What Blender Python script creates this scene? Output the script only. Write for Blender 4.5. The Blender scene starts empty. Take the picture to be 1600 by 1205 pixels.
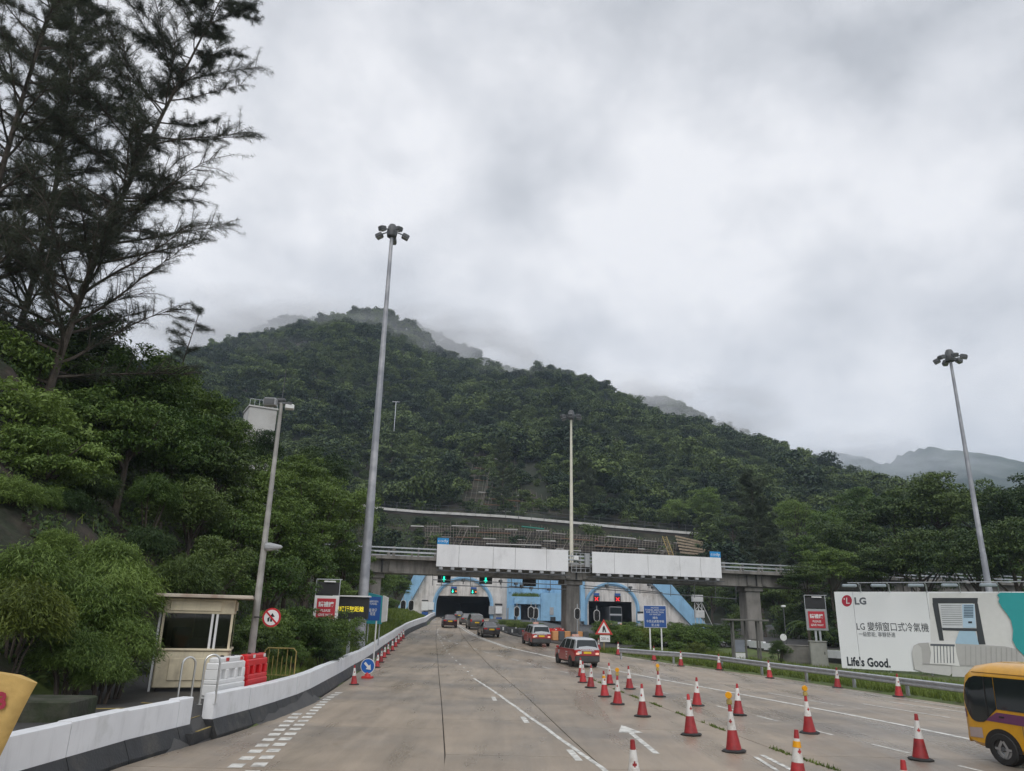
import bpy, bmesh, math, random
import numpy as np
from mathutils import Vector, Matrix, noise as mnoise

# ------------------------------------------------------------------ camera, sky, sun, exposure
sc = bpy.context.scene
C = sc.collection
IW, IH, F = 1600.0, 1205.0, 1150.0          # photograph's pixel frame and focal length in its pixels
CH = 2.9                                     # eye height: front seat of a coach
PITCH, ROLL = math.radians(17.6), math.radians(1.3)
_f0 = Vector((0, math.cos(PITCH), math.sin(PITCH)))
_u0 = Vector((0, -math.sin(PITCH), math.cos(PITCH)))
_r0 = Vector((1, 0, 0))
RIGHT = _r0 * math.cos(ROLL) + _u0 * math.sin(ROLL)
UP = _u0 * math.cos(ROLL) - _r0 * math.sin(ROLL)
cam_d = bpy.data.cameras.new('camera')
cam_d.sensor_fit = 'HORIZONTAL'; cam_d.sensor_width = 36.0; cam_d.lens = 36.0 * F / IW
cam_d.clip_start = 0.1; cam_d.clip_end = 12000
cam = bpy.data.objects.new('camera', cam_d); C.objects.link(cam)
m3 = Matrix((RIGHT, UP, -_f0)).transposed()
cam.matrix_world = Matrix.Translation((0, 0, CH)) @ m3.to_4x4()
sc.camera = cam

SUN_EL, SUN_AZ = math.radians(44), math.radians(184)
world = bpy.data.worlds.new('World'); sc.world = world; world.use_nodes = True
wn, wl = world.node_tree.nodes, world.node_tree.links
wn.clear()
w_out = wn.new('ShaderNodeOutputWorld'); w_bg = wn.new('ShaderNodeBackground'); w_bg.inputs['Strength'].default_value = 0.1
w_sky = wn.new('ShaderNodeTexSky'); w_sky.sky_type = 'NISHITA'; w_sky.sun_disc = False
w_sky.sun_elevation = SUN_EL; w_sky.sun_rotation = SUN_AZ
w_tc = wn.new('ShaderNodeTexCoord'); w_sep = wn.new('ShaderNodeSeparateXYZ')
wl.new(w_tc.outputs['Generated'], w_sep.inputs[0])
def wmath(op, a, b):
    n = wn.new('ShaderNodeMath'); n.operation = op
    for i, v in enumerate((a, b)):
        if isinstance(v, (int, float)): n.inputs[i].default_value = v
        else: wl.new(v, n.inputs[i])
    return n.outputs[0]
def wnoise(scale, detail, rough, dist, off):
    mp = wn.new('ShaderNodeMapping'); mp.inputs['Location'].default_value = off; mp.inputs['Scale'].default_value = (1, 1, 1.3)
    wl.new(w_tc.outputs['Generated'], mp.inputs['Vector'])
    n = wn.new('ShaderNodeTexNoise'); n.inputs['Scale'].default_value = scale; n.inputs['Detail'].default_value = detail
    n.inputs['Roughness'].default_value = rough; n.inputs['Distortion'].default_value = dist
    wl.new(mp.outputs[0], n.inputs['Vector'])
    return n.outputs['Fac']
SKY_SEED = 18.4
n1 = wnoise(2.3, 6, 0.52, 0.08, (SKY_SEED, 7.4, 0)); n2 = wnoise(6.5, 6, 0.55, 0.15, (1.3, SKY_SEED, 5))
mixn = wmath('ADD', wmath('MULTIPLY', n1, 0.66), wmath('MULTIPLY', n2, 0.34))
w_ramp = wn.new('ShaderNodeValToRGB'); cr = w_ramp.color_ramp
cr.elements[0].position = 0.365; cr.elements[0].color = (0.42, 0.435, 0.465, 1)
cr.elements[1].position = 0.585; cr.elements[1].color = (0.76, 0.76, 0.78, 1)
e = cr.elements.new(0.475); e.color = (0.59, 0.60, 0.63, 1)
wl.new(mixn, w_ramp.inputs[0])
w_sc = wn.new('ShaderNodeVectorMath'); w_sc.operation = 'SCALE'; w_sc.inputs['Scale'].default_value = 13.4
wl.new(w_ramp.outputs[0], w_sc.inputs[0])
w_mix = wn.new('ShaderNodeMix'); w_mix.data_type = 'RGBA'; w_mix.inputs['Factor'].default_value = 0.94
wl.new(w_sky.outputs[0], w_mix.inputs['A']); wl.new(w_sc.outputs[0], w_mix.inputs['B'])
wl.new(w_mix.outputs['Result'], w_bg.inputs['Color']); wl.new(w_bg.outputs[0], w_out.inputs['Surface'])

sun_d = bpy.data.lights.new('sun', 'SUN'); sun_d.energy = 1.5; sun_d.angle = math.radians(50); sun_d.color = (1, 0.97, 0.93)
sun = bpy.data.objects.new('sun', sun_d); C.objects.link(sun)
_sd = Vector((math.sin(SUN_AZ) * math.cos(SUN_EL), math.cos(SUN_AZ) * math.cos(SUN_EL), math.sin(SUN_EL)))
sun.rotation_euler = _sd.to_track_quat('Z', 'Y').to_euler()

sc.view_settings.view_transform = 'Standard'; sc.view_settings.look = 'None'
sc.view_settings.exposure = 0.0; sc.view_settings.gamma = 1.0; sc.view_settings.use_curve_mapping = False
sc.cycles.max_bounces = 6; sc.cycles.diffuse_bounces = 3; sc.cycles.glossy_bounces = 3
sc.cycles.transmission_bounces = 4; sc.cycles.transparent_max_bounces = 8; sc.cycles.volume_bounces = 1
sc.cycles.use_denoising = True

# ------------------------------------------------------------------ terrain profile and pixel helpers
def rz(y):                                   # the carriageway climbs gently to the tunnel
    if y <= 40: return 0.0
    z = 0.0
    seg = ((40, 56, 0, .04), (56, 90, .04, .04), (90, 100, .04, .016), (100, 160, .016, .016), (160, 170, .016, 0))
    for a, b, s0, s1 in seg:
        if y <= a: break
        t = min(y, b) - a
        z += s0 * t + (s1 - s0) * t * t / (2 * (b - a))
    return z
def ray(x, y): return _f0 + RIGHT * ((x - IW / 2) / F) + UP * ((IH / 2 - y) / F)
def AT(x, y, Y):
    d = ray(x, y); return Vector((0, 0, CH)) + d * (Y / d.y)
def G(x, y, dz=0.0):
    d = ray(x, y); lo, t = 0.0, 0.5
    o = Vector((0, 0, CH))
    while t < 400:
        p = o + d * t
        if p.z <= rz(p.y) + dz: break
        lo = t; t += 0.5
    hi = t
    for _ in range(24):
        m = (lo + hi) / 2; p = o + d * m
        if p.z <= rz(p.y) + dz: hi = m
        else: lo = m
    return o + d * hi
def interp(pts):                             # pts sorted by first value -> function
    a = np.array(pts, float); a = a[np.argsort(a[:, 0])]
    return lambda y: float(np.interp(y, a[:, 0], a[:, 1]))
def smooth(a, b, v):
    t = min(1, max(0, (v - a) / (b - a))); return t * t * (3 - 2 * t)
def gcurve(px, extra=()):
    pts = [(g.y, g.x) for g in (G(*p) for p in px)] + list(extra)
    return interp(pts)

XL = gcurve([(220, 1187), (307, 1162), (362, 1147), (430, 1123), (482, 1102), (535, 1068), (560, 1050), (600, 1020), (640, 989), (668, 977)],
            [(-20, -8.6), (6, -7.9), (130, -12.6), (160, -14.6), (260, -14.6)])
K1 = gcurve([(697, 1205), (690, 1100), (684, 1030), (681, 1000)], [(-20, -1.9), (100, -9.0), (160, -11.6), (260, -11.6)])
K2 = gcurve([(740, 1015), (752, 1026), (788, 1059), (820, 1086), (895, 1157), (960, 1215)], [(-20, 3.2), (80, -4.6), (100, -6.3), (160, -8.4), (260, -8.4)])
K3 = gcurve([(860, 1033), (900, 1050), (967, 1080), (1220, 1175), (1310, 1205)], [(-20, 8.6), (66, 1.2), (80, -1.6), (100, -4.3), (160, -5.8), (260, -5.8)])
K5 = gcurve([(1220, 1097), (1515, 1155), (937, 1042)], [(-20, 17), (62, 4.2), (66, 3.4), (72, 1.6), (80, -.4), (98, -3.4), (160, -4.5), (260, -4.5)])
K4 = gcurve([(940, 1020), (1220, 1059), (1302, 1073), (1510, 1104)], [(-20, 26), (66, 6.0), (72, 3.6), (80, .6), (98, -2.6), (160, -3.5), (260, -3.5)])

PORTAL_Y = 160.0
RIDGE = [AT(*p) for p in [(-400, 700, 420), (-100, 660, 440), (100, 615, 460), (250, 568, 480), (340, 540, 500), (400, 522, 520), (470, 503, 540), (560, 486, 560), (620, 490, 560), (700, 542, 540), (760, 572, 520), (800, 582, 500), (860, 566, 500), (930, 592, 490), (1000, 624, 480), (1100, 662, 460), (1200, 692, 440), (1270, 722, 420), (1330, 740, 400), (1390, 757, 385), (1500, 775, 370), (1650, 790, 360), (1900, 800, 350)]]
RY = interp([(p.x, p.y) for p in RIDGE]); RZ = interp([(p.x, p.z - 6) for p in RIDGE])
def portal_top(x):                           # outline of the portal's front in the plane y = PORTAL_Y
    return float(np.interp(x, [-23.5, -16.5, 30.0, 39.5], [2.6, 12.2, 12.2, 2.6]))
WALL_PX = [(548, 786), (600, 794), (660, 799), (720, 802), (790, 806), (890, 815), (960, 822), (1030, 828), (1092, 833)]
WALL_Z = interp([(p.x, p.z) for p in (AT(a, b, 196) for a, b in WALL_PX)])
def hill(x, y):
    yf = 161.0
    zf = max(rz(160), min(11.6, portal_top(x) - .5))
    t = (y - yf) / (RY(x) - yf)
    zr = RZ(x)
    if t <= 1:
        z = zf + (zr - zf) * (0.94 * t + 0.06 * t * t)
    else:
        z = zr - (y - RY(x)) * 0.35
    if y < 235:                               # terraces cut for the slope works
        k = smooth(-58, -46, x) * (1 - smooth(52, 62, x))
        if y < 195.6: z += (WALL_Z(x) - 2.3 - (195.6 - y) * .60 - z) * k * smooth(164, 178, y)
        else: z += (WALL_Z(x) - .4 + (y - 196) * .25 - z) * k * (1 - smooth(200, 235, y))
    n = mnoise.fractal(Vector((x * .011, y * .011, 3.3)), 1.0, 2.0, 4)
    return z + n * 9.0 * min(1, max(0, (y - 200) / 120))
def sz(x, y): return rz(y) - 1.15 * smooth(5, 13, x) * smooth(80, 125, y)
def ground_z(x, y):
    if y > 161: return hill(x, y)
    b = rz(max(y, -50))
    d = XL(y) - x
    if d > 0.2:                               # raised platform, grass bank and wooded cutting on the left
        plat = 0.74 if y < 30 else 0.74 + smooth(30, 55, y) * 0.9
        if y > 100: plat *= 1 - smooth(100, 150, y) * .8
        z = b + plat * smooth(.2, .5, d) if y < 30 else b + plat * smooth(.2, 3.2, d) * .6 + plat * .4 * smooth(.2, .5, d)
        d0 = 4.4 + 3.0 * smooth(34, 60, y) + 6 * smooth(95, 150, y)
        s = max(0, d - d0)
        rise = min(s * 1.05, 13.5 + s * .12)
        n = (mnoise.fractal(Vector((x * .16, y * .16, 1.0)), 1.0, 2.0, 3) * .8 + abs(mnoise.fractal(Vector((x * .7, y * .7, 4.0)), 1.0, 2.0, 3)) * .55) * min(1, s * .4)
        return z + rise + n
    e = x - K4(y)
    if e > 0 and y < 62:
        z = b - .05 - .25 * smooth(1.5, 4.5, e) + .10 * smooth(0, .4, e)
        return z
    if e > 0: return sz(x, y) - .03 - (.1 if x > 4 else 0)
    return b - 0.16

# ------------------------------------------------------------------ material helpers
MATS = {}
def mat(name, col, rough=.6, metal=0.0, var=.12, vscale=3.0, bump=0.0, bscale=30.0, emit=None, estr=1.0, spec=.5, col2=None, c2scale=.5, c2pos=(.45, .6), coat=0.0, perobj=0.0, trans=0.0):
    if name in MATS: return MATS[name]
    m = bpy.data.materials.new(name); m.use_nodes = True
    nt = m.node_tree; N, L = nt.nodes, nt.links
    b = N['Principled BSDF']; b.inputs['Roughness'].default_value = rough; b.inputs['Metallic'].default_value = metal
    b.inputs['Specular IOR Level'].default_value = spec
    if coat: b.inputs['Coat Weight'].default_value = coat; b.inputs['Coat Roughness'].default_value = .08
    tc = N.new('ShaderNodeTexCoord')
    geo = N.new('ShaderNodeNewGeometry')
    base = N.new('ShaderNodeRGB'); base.outputs[0].default_value = (*col, 1)
    cur = base.outputs[0]
    if col2 is not None:
        n = N.new('ShaderNodeTexNoise'); n.inputs['Scale'].default_value = c2scale; n.inputs['Detail'].default_value = 6; n.inputs['Roughness'].default_value = .6
        L.new(geo.outputs['Position'], n.inputs['Vector'])
        r = N.new('ShaderNodeValToRGB'); r.color_ramp.elements[0].position = c2pos[0]; r.color_ramp.elements[1].position = c2pos[1]
        L.new(n.outputs['Fac'], r.inputs[0])
        mx = N.new('ShaderNodeMix'); mx.data_type = 'RGBA'; L.new(r.outputs[0], mx.inputs['Factor']); L.new(cur, mx.inputs['A']); mx.inputs['B'].default_value = (*col2, 1)
        cur = mx.outputs['Result']
    if var or perobj:
        n = N.new('ShaderNodeTexNoise'); n.inputs['Scale'].default_value = vscale; n.inputs['Detail'].default_value = 5
        L.new(geo.outputs['Position'], n.inputs['Vector'])
        mr = N.new('ShaderNodeMapRange'); mr.inputs['From Min'].default_value = .3; mr.inputs['From Max'].default_value = .7
        mr.inputs['To Min'].default_value = 1 - var; mr.inputs['To Max'].default_value = 1 + var
        L.new(n.outputs['Fac'], mr.inputs['Value'])
        fac = mr.outputs[0]
        if perobj:
            oi = N.new('ShaderNodeObjectInfo'); m2 = N.new('ShaderNodeMapRange'); m2.inputs['To Min'].default_value = 1 - perobj; m2.inputs['To Max'].default_value = 1 + perobj
            L.new(oi.outputs['Random'], m2.inputs['Value']); mm = N.new('ShaderNodeMath'); mm.operation = 'MULTIPLY'
            L.new(fac, mm.inputs[0]); L.new(m2.outputs[0], mm.inputs[1]); fac = mm.outputs[0]
        vs = N.new('ShaderNodeVectorMath'); vs.operation = 'SCALE'; L.new(cur, vs.inputs[0]); L.new(fac, vs.inputs['Scale'])
        cur = vs.outputs[0]
    L.new(cur, b.inputs['Base Color'])
    if bump:
        n = N.new('ShaderNodeTexNoise'); n.inputs['Scale'].default_value = bscale; n.inputs['Detail'].default_value = 5
        L.new(geo.outputs['Position'], n.inputs['Vector'])
        bp = N.new('ShaderNodeBump'); bp.inputs['Strength'].default_value = bump; bp.inputs['Distance'].default_value = .05
        L.new(n.outputs['Fac'], bp.inputs['Height']); L.new(bp.outputs[0], b.inputs['Normal'])
    if emit is not None:
        b.inputs['Emission Color'].default_value = (*emit, 1); b.inputs['Emission Strength'].default_value = estr
    if trans:
        b.inputs['Transmission Weight'].default_value = trans
    MATS[name] = m
    return m
def leaf_mat(name, col, col2, rough=.5, transl=.25, scale=.35, ovar=.22):
    if name in MATS: return MATS[name]
    m = bpy.data.materials.new(name); m.use_nodes = True
    N, L = m.node_tree.nodes, m.node_tree.links
    b = N['Principled BSDF']; b.inputs['Roughness'].default_value = rough; b.inputs['Specular IOR Level'].default_value = .35
    geo = N.new('ShaderNodeNewGeometry'); oi = N.new('ShaderNodeObjectInfo')
    n = N.new('ShaderNodeTexNoise'); n.inputs['Scale'].default_value = scale; n.inputs['Detail'].default_value = 4
    L.new(geo.outputs['Position'], n.inputs['Vector'])
    ad = N.new('ShaderNodeMath'); ad.operation = 'ADD'; L.new(n.outputs['Fac'], ad.inputs[0])
    mr = N.new('ShaderNodeMapRange'); mr.inputs['To Min'].default_value = -ovar; mr.inputs['To Max'].default_value = ovar
    L.new(oi.outputs['Random'], mr.inputs['Value']); L.new(mr.outputs[0], ad.inputs[1])
    ri = N.new('ShaderNodeMapRange'); ri.inputs['To Min'].default_value = -.22; ri.inputs['To Max'].default_value = .22
    L.new(geo.outputs['Random Per Island'], ri.inputs['Value'])
    ad2 = N.new('ShaderNodeMath'); ad2.operation = 'ADD'; L.new(ad.outputs[0], ad2.inputs[0]); L.new(ri.outputs[0], ad2.inputs[1])
    rp = N.new('ShaderNodeValToRGB'); rp.color_ramp.elements[0].position = .25; rp.color_ramp.elements[1].position = .78
    rp.color_ramp.elements[0].color = (*col, 1); rp.color_ramp.elements[1].color = (*col2, 1)
    L.new(ad2.outputs[0], rp.inputs[0]); L.new(rp.outputs[0], b.inputs['Base Color'])
    if transl:
        t = N.new('ShaderNodeBsdfTranslucent'); L.new(rp.outputs[0], t.inputs['Color'])
        mx = N.new('ShaderNodeMixShader'); mx.inputs[0].default_value = transl
        L.new(b.outputs[0], mx.inputs[1]); L.new(t.outputs[0], mx.inputs[2]); L.new(mx.outputs[0], N['Material Output'].inputs['Surface'])
    MATS[name] = m
    return m

M_CONC = mat('concrete', (.245, .23, .21), .75, var=.18, vscale=.8, bump=.25, bscale=8, col2=(.17, .16, .15), c2scale=.35, c2pos=(.5, .72))
M_CONC_L = mat('concrete_light', (.52, .51, .49), .7, var=.10, vscale=.6, bump=.15, bscale=10, col2=(.38, .36, .33), c2scale=.4, c2pos=(.52, .75))
M_SLAB = mat('road_concrete', (.345, .280, .212), .46, var=.14, vscale=.5, bump=.18, bscale=55, col2=(.235, .203, .170), c2scale=.13, c2pos=(.47, .62), perobj=.09)
M_ASPH = mat('asphalt', (.060, .058, .056), .6, var=.2, vscale=1.2, bump=.3, bscale=60)
M_JOINT = mat('joint_filler', (.05, .048, .045), .8, var=.2)
M_PAINT = mat('road_paint', (.72, .71, .66), .55, var=.15, vscale=5, col2=(.33, .31, .28), c2scale=4.0, c2pos=(.54, .68))
M_WHITEWALL = mat('white_paint', (.80, .81, .83), .55, var=.05, vscale=1.5, col2=(.60, .61, .60), c2scale=1.2, c2pos=(.58, .8))
M_BLACKWALL = mat('black_paint', (.030, .031, .033), .55, var=.25, vscale=4, bump=.2, bscale=20, col2=(.075, .07, .062), c2scale=1.5, c2pos=(.5, .7))
M_SOIL = mat('soil', (.040, .030, .023), .9, var=.5, vscale=2.5, bump=1.0, bscale=5, col2=(.022, .028, .013), c2scale=.6, c2pos=(.42, .56))
M_GRASSG = mat('grass_ground', (.085, .120, .028), .9, var=.3, vscale=1.5, bump=.6, bscale=8, col2=(.085, .07, .04), c2scale=.5, c2pos=(.52, .66))
M_GALV = mat('galvanised_steel', (.50, .52, .54), .42, metal=.75, var=.12, vscale=4)
M_GREY = mat('grey_paint', (.34, .35, .36), .5, var=.08)
M_DGREY = mat('dark_grey_paint', (.09, .095, .10), .5, var=.1)
M_BLACK = mat('black_plastic', (.018, .018, .019), .45, var=.1)
M_RUBBER = mat('rubber', (.022, .022, .022), .7, var=.2, vscale=8)
M_WHITE = mat('white_plastic', (.74, .74, .73), .45, var=.05)
M_RED = mat('red_plastic', (.55, .035, .030), .45, var=.12, vscale=5)
M_BLUE = mat('sign_blue', (.020, .085, .30), .45, var=.06)
M_LBLUE = mat('portal_blue', (.25, .46, .66), .6, var=.10, vscale=.7, col2=(.19, .34, .47), c2scale=.5, c2pos=(.55, .78))
M_RIB = mat('ribbed_concrete', (.68, .65, .62), .75, var=.12, vscale=.5, bump=.2, bscale=6, col2=(.40, .36, .32), c2scale=.3, c2pos=(.5, .72))
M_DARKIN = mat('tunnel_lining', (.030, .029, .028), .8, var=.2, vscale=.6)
M_GLASS = mat('dark_glass', (.018, .024, .026), .07, var=.0, spec=.7)
M_SGLASS = bpy.data.materials.new('booth_glass'); M_SGLASS.use_nodes = True
_n, _l = M_SGLASS.node_tree.nodes, M_SGLASS.node_tree.links
_t = _n.new('ShaderNodeBsdfTransparent'); _t.inputs[0].default_value = (.50, .50, .46, 1); _g = _n.new('ShaderNodeBsdfGlossy'); _g.inputs['Roughness'].default_value = .03
_f = _n.new('ShaderNodeFresnel'); _x = _n.new('ShaderNodeMixShader'); _l.new(_f.outputs[0], _x.inputs[0]); _l.new(_t.outputs[0], _x.inputs[1]); _l.new(_g.outputs[0], _x.inputs[2]); _l.new(_x.outputs[0], _n['Material Output'].inputs['Surface'])
M_CREAM = mat('cream_paint', (.68, .60, .43), .55, var=.08, vscale=2, col2=(.40, .34, .24), c2scale=1.1, c2pos=(.55, .75))
M_TAXIR = mat('taxi_red', (.34, .020, .020), .28, var=.03, coat=.6)
M_SILV = mat('silver_paint', (.47, .49, .51), .3, metal=.2, var=.02, coat=.5)
M_YEL = mat('bus_yellow', (.72, .36, .012), .32, var=.04, coat=.5)
M_PURP = mat('purple_vinyl', (.16, .05, .13), .4, var=.08)
M_AMBER = mat('amber_lens', (.80, .36, .01), .3, var=.05)
M_HOARD = mat('hoarding_white', (.80, .80, .81), .6, var=.04, vscale=.6, col2=(.60, .60, .60), c2scale=.5, c2pos=(.55, .85))
M_YPAINT = mat('yellow_paint', (.33, .25, .08), .65, var=.35, vscale=5)
M_BARK = mat('bark', (.075, .06, .048), .9, var=.3, vscale=3, bump=.6, bscale=14)
M_MOSS = mat('mossy_concrete', (.055, .056, .040), .9, var=.3, vscale=3, bump=.4, bscale=12, col2=(.03, .04, .018), c2scale=2)
M_BAMBOO = mat('bamboo_pole', (.15, .13, .105), .7, var=.3, vscale=.6)

# ------------------------------------------------------------------ mesh helpers
class MB:
    def __init__(s): s.v = []; s.f = []; s.m = []; s.mats = []
    def mi(s, m):
        if m not in s.mats: s.mats.append(m)
        return s.mats.index(m)
    def add(s, vs, fs, m):
        o = len(s.v); k = s.mi(m); s.v += [tuple(v) for v in vs]
        for f in fs: s.f.append(tuple(i + o for i in f)); s.m.append(k)
        return s
    def box(s, c, d, m, ang=0.0, ch=0.0, M=None):
        x, y, z = d[0] / 2, d[1] / 2, d[2] / 2
        if ch <= 0:
            vs = [Vector((sx * x, sy * y, sz * z)) for sz in (-1, 1) for sy in (-1, 1) for sx in (-1, 1)]
            fs = [(0, 2, 3, 1), (4, 5, 7, 6), (0, 1, 5, 4), (2, 6, 7, 3), (0, 4, 6, 2), (1, 3, 7, 5)]
        else:                                   # chamfered along the four vertical and the top edges
            ch = min(ch, x * .9, y * .9, z * .9)
            ring = lambda ix, iy, zz: [Vector(p) for p in ((-ix + ch, -iy, zz), (ix - ch, -iy, zz), (ix, -iy + ch, zz), (ix, iy - ch, zz), (ix - ch, iy, zz), (-ix + ch, iy, zz), (-ix, iy - ch, zz), (-ix, -iy + ch, zz))]
            vs = ring(x - ch * .6, y - ch * .6, -z) + ring(x, y, -z + ch * .6) + ring(x, y, z - ch) + ring(x - ch, y - ch, z)
            fs = []
            for r in range(3):
                for i in range(8): j = (i + 1) % 8; fs.append((r * 8 + i, r * 8 + j, r * 8 + 8 + j, r * 8 + 8 + i))
            fs += [tuple(range(24, 32)), tuple(reversed(range(8)))]
        if M is None: M = Matrix.Rotation(ang, 3, 'Z')
        c = Vector(c)
        return s.add([M @ v + c for v in vs], fs, m)
    def bar(s, p, q, w, h, m):                  # rectangular bar between two points
        p, q = Vector(p), Vector(q); d = q - p; L = d.length
        if L < 1e-6: return s
        d /= L; up = Vector((0, 0, 1)) if abs(d.z) < .95 else Vector((0, 1, 0))
        sx = d.cross(up).normalized(); uz = sx.cross(d)
        vs = [p + sx * a * w / 2 + uz * b * h / 2 for a, b in ((-1, -1), (1, -1), (1, 1), (-1, 1))] + [q + sx * a * w / 2 + uz * b * h / 2 for a, b in ((-1, -1), (1, -1), (1, 1), (-1, 1))]
        return s.add(vs, [(0, 1, 5, 4), (1, 2, 6, 5), (2, 3, 7, 6), (3, 0, 4, 7), (3, 2, 1, 0), (4, 5, 6, 7)], m)
    def tube(s, pts, r, m, n=8, cap=True):
        pts = [Vector(p) for p in pts]; rs = r if isinstance(r, (list, tuple)) else [r] * len(pts)
        vs, fs = [], []; ref = None
        for i, p in enumerate(pts):
            d = (pts[min(i + 1, len(pts) - 1)] - pts[max(i - 1, 0)]).normalized()
            if ref is None: ref = Vector((1, 0, 0)) if abs(d.x) < .8 else Vector((0, 1, 0))
            a = (ref - d * ref.dot(d)).normalized(); b = d.cross(a); ref = a
            vs += [p + (a * math.cos(2 * math.pi * k / n) + b * math.sin(2 * math.pi * k / n)) * rs[i] for k in range(n)]
        for i in range(len(pts) - 1):
            for k in range(n):
                j = (k + 1) % n; fs.append((i * n + k, i * n + j, i * n + n + j, i * n + n + k))
        if cap: fs += [tuple(reversed(range(n))), tuple(range((len(pts) - 1) * n, len(pts) * n))]
        return s.add(vs, fs, m)
    def lathe(s, prof, m, n=16, M=None, c=(0, 0, 0), rot=0.0, cap=True):     # prof: (r, z)
        vs, fs = [], []; M = M or Matrix.Identity(3); c = Vector(c)
        for r, z in prof: vs += [M @ Vector((r * math.cos(rot + 2 * math.pi * k / n), r * math.sin(rot + 2 * math.pi * k / n), z)) + c for k in range(n)]
        for i in range(len(prof) - 1):
            for k in range(n):
                j = (k + 1) % n; fs.append((i * n + k, i * n + j, i * n + n + j, i * n + n + k))
        if cap: fs += [tuple(reversed(range(n))), tuple(range((len(prof) - 1) * n, len(prof) * n))]
        return s.add(vs, fs, m)
    def plate(s, poly, y0, y1, m, M=None, c=(0, 0, 0)):            # polygon in x,z extruded y0..y1
        n = len(poly); M = M or Matrix.Identity(3); c = Vector(c)
        vs = [M @ Vector((x, y0, z)) + c for x, z in poly] + [M @ Vector((x, y1, z)) + c for x, z in poly]
        fs = [tuple(range(n)), tuple(reversed(range(n, 2 * n)))] + [(i, i + n, (i + 1) % n + n, (i + 1) % n) for i in range(n)]
        return s.add(vs, fs, m)
    def quad(s, a, b, c, d, m): return s.add([a, b, c, d], [(0, 1, 2, 3)], m)
    def mesh(s, name, smooth_=False):
        me = bpy.data.meshes.new(name); me.from_pydata(s.v, [], s.f)
        for m in s.mats: me.materials.append(m)
        me.polygons.foreach_set('material_index', s.m)
        bm = bmesh.new(); bm.from_mesh(me); bmesh.ops.recalc_face_normals(bm, faces=bm.faces); bm.to_mesh(me); bm.free()
        if smooth_:
            me.polygons.foreach_set('use_smooth', [True] * len(me.polygons))
            try: me.set_sharp_from_angle(angle=math.radians(38))
            except Exception: pass
        me.update(); return me
    def build(s, name, parent=None, smooth_=False): return link(name, s.mesh(name, smooth_), parent)
def link(name, me, parent=None):
    o = bpy.data.objects.new(name, me); C.objects.link(o)
    if parent is not None: o.parent = parent
    return o
def tag(o, label=None, cat=None, group=None, kind=None):
    if label: o['label'] = label
    if cat: o['category'] = cat
    if group: o['group'] = group
    if kind: o['kind'] = kind
    return o
def thing(name, label, cat, loc=(0, 0, 0), rotz=0.0, group=None):
    o = bpy.data.objects.new(name, None); C.objects.link(o); o.location = loc; o.rotation_euler = (0, 0, rotz); o.empty_display_size = .2
    return tag(o, label, cat, group)
def copy_tree(o, parent=None):
    c = o.copy(); C.objects.link(c); c.parent = parent
    for ch in [x for x in C.objects if x.parent == o]: copy_tree(ch, c)
    return c
def np_mesh(name, V, n, m, smooth_=False):       # V: (faces*n,3) vertices, n verts per face, no sharing
    V = np.asarray(V, np.float32); nf = len(V) // n
    me = bpy.data.meshes.new(name); me.vertices.add(len(V)); me.vertices.foreach_set('co', V.ravel())
    me.loops.add(nf * n); me.loops.foreach_set('vertex_index', np.arange(nf * n, dtype=np.int32))
    me.polygons.add(nf); me.polygons.foreach_set('loop_start', np.arange(0, nf * n, n, dtype=np.int32))
    me.materials.append(m); me.update(calc_edges=True); return me
_tc = {}
def text(name, body, parent, loc, m, width=None, height=None, size=1.0, depth=.004, bold=0.0, M=None, align='CENTER', spacing=1.0):
    """lettering in the local x,z plane facing -y, centred on loc"""
    key = (body, bold, spacing)
    if key not in _tc:
        cu = bpy.data.curves.new('lettering', 'FONT'); cu.body = body; cu.size = 1; cu.offset = bold; cu.space_line = .9; cu.align_x = 'CENTER'; cu.space_character = spacing
        cu.resolution_u = 2
        o = bpy.data.objects.new('lettering', cu); C.objects.link(o)
        dg = bpy.context.evaluated_depsgraph_get(); me = bpy.data.meshes.new_from_object(o.evaluated_get(dg))
        v = np.array([x.co[:2] for x in me.vertices]); f = [tuple(p.vertices) for p in me.polygons]
        bpy.data.objects.remove(o); bpy.data.curves.remove(cu); bpy.data.meshes.remove(me)
        _tc[key] = (v, f)
    v, f = _tc[key]; lo, hi = v.min(0), v.max(0); ce = (lo + hi) / 2; sz = hi - lo
    kx = width / sz[0] if width else (height / sz[1] if height else size); ky = height / sz[1] if height else kx
    M = M or Matrix.Identity(3); L = Vector(loc)
    vs = [M @ Vector(((x - ce[0]) * kx, 0, (y - ce[1]) * ky)) + L for x, y in v]
    me = bpy.data.meshes.new(name); me.from_pydata(vs, [], f); me.materials.append(m); me.update()
    return link(name, me, parent)
def RZ3(a): return Matrix.Rotation(a, 3, 'Z')
rng = random.Random(11)

# ------------------------------------------------------------------ ground, hills
def grid_mesh(name, xs, ys, zf, mats, pick=None, smooth_=True):
    V = [(x, y, zf(x, y)) for y in ys for x in xs]; nx = len(xs); Fc = []; mi = []
    for j in range(len(ys) - 1):
        for i in range(nx - 1):
            Fc.append((j * nx + i, j * nx + i + 1, (j + 1) * nx + i + 1, (j + 1) * nx + i))
            mi.append(pick((xs[i] + xs[i + 1]) / 2, (ys[j] + ys[j + 1]) / 2) if pick else 0)
    me = bpy.data.meshes.new(name); me.from_pydata(V, [], Fc)
    for m in mats: me.materials.append(m)
    me.polygons.foreach_set('material_index', mi); me.polygons.foreach_set('use_smooth', [smooth_] * len(mi)); me.update()
    return me
def steps(*seg):
    out = []
    for a, b, s in seg:
        n = max(1, round((b - a) / s)); out += [a + (b - a) * i / n for i in range(n)]
    return out + [seg[-1][1]]
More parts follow.
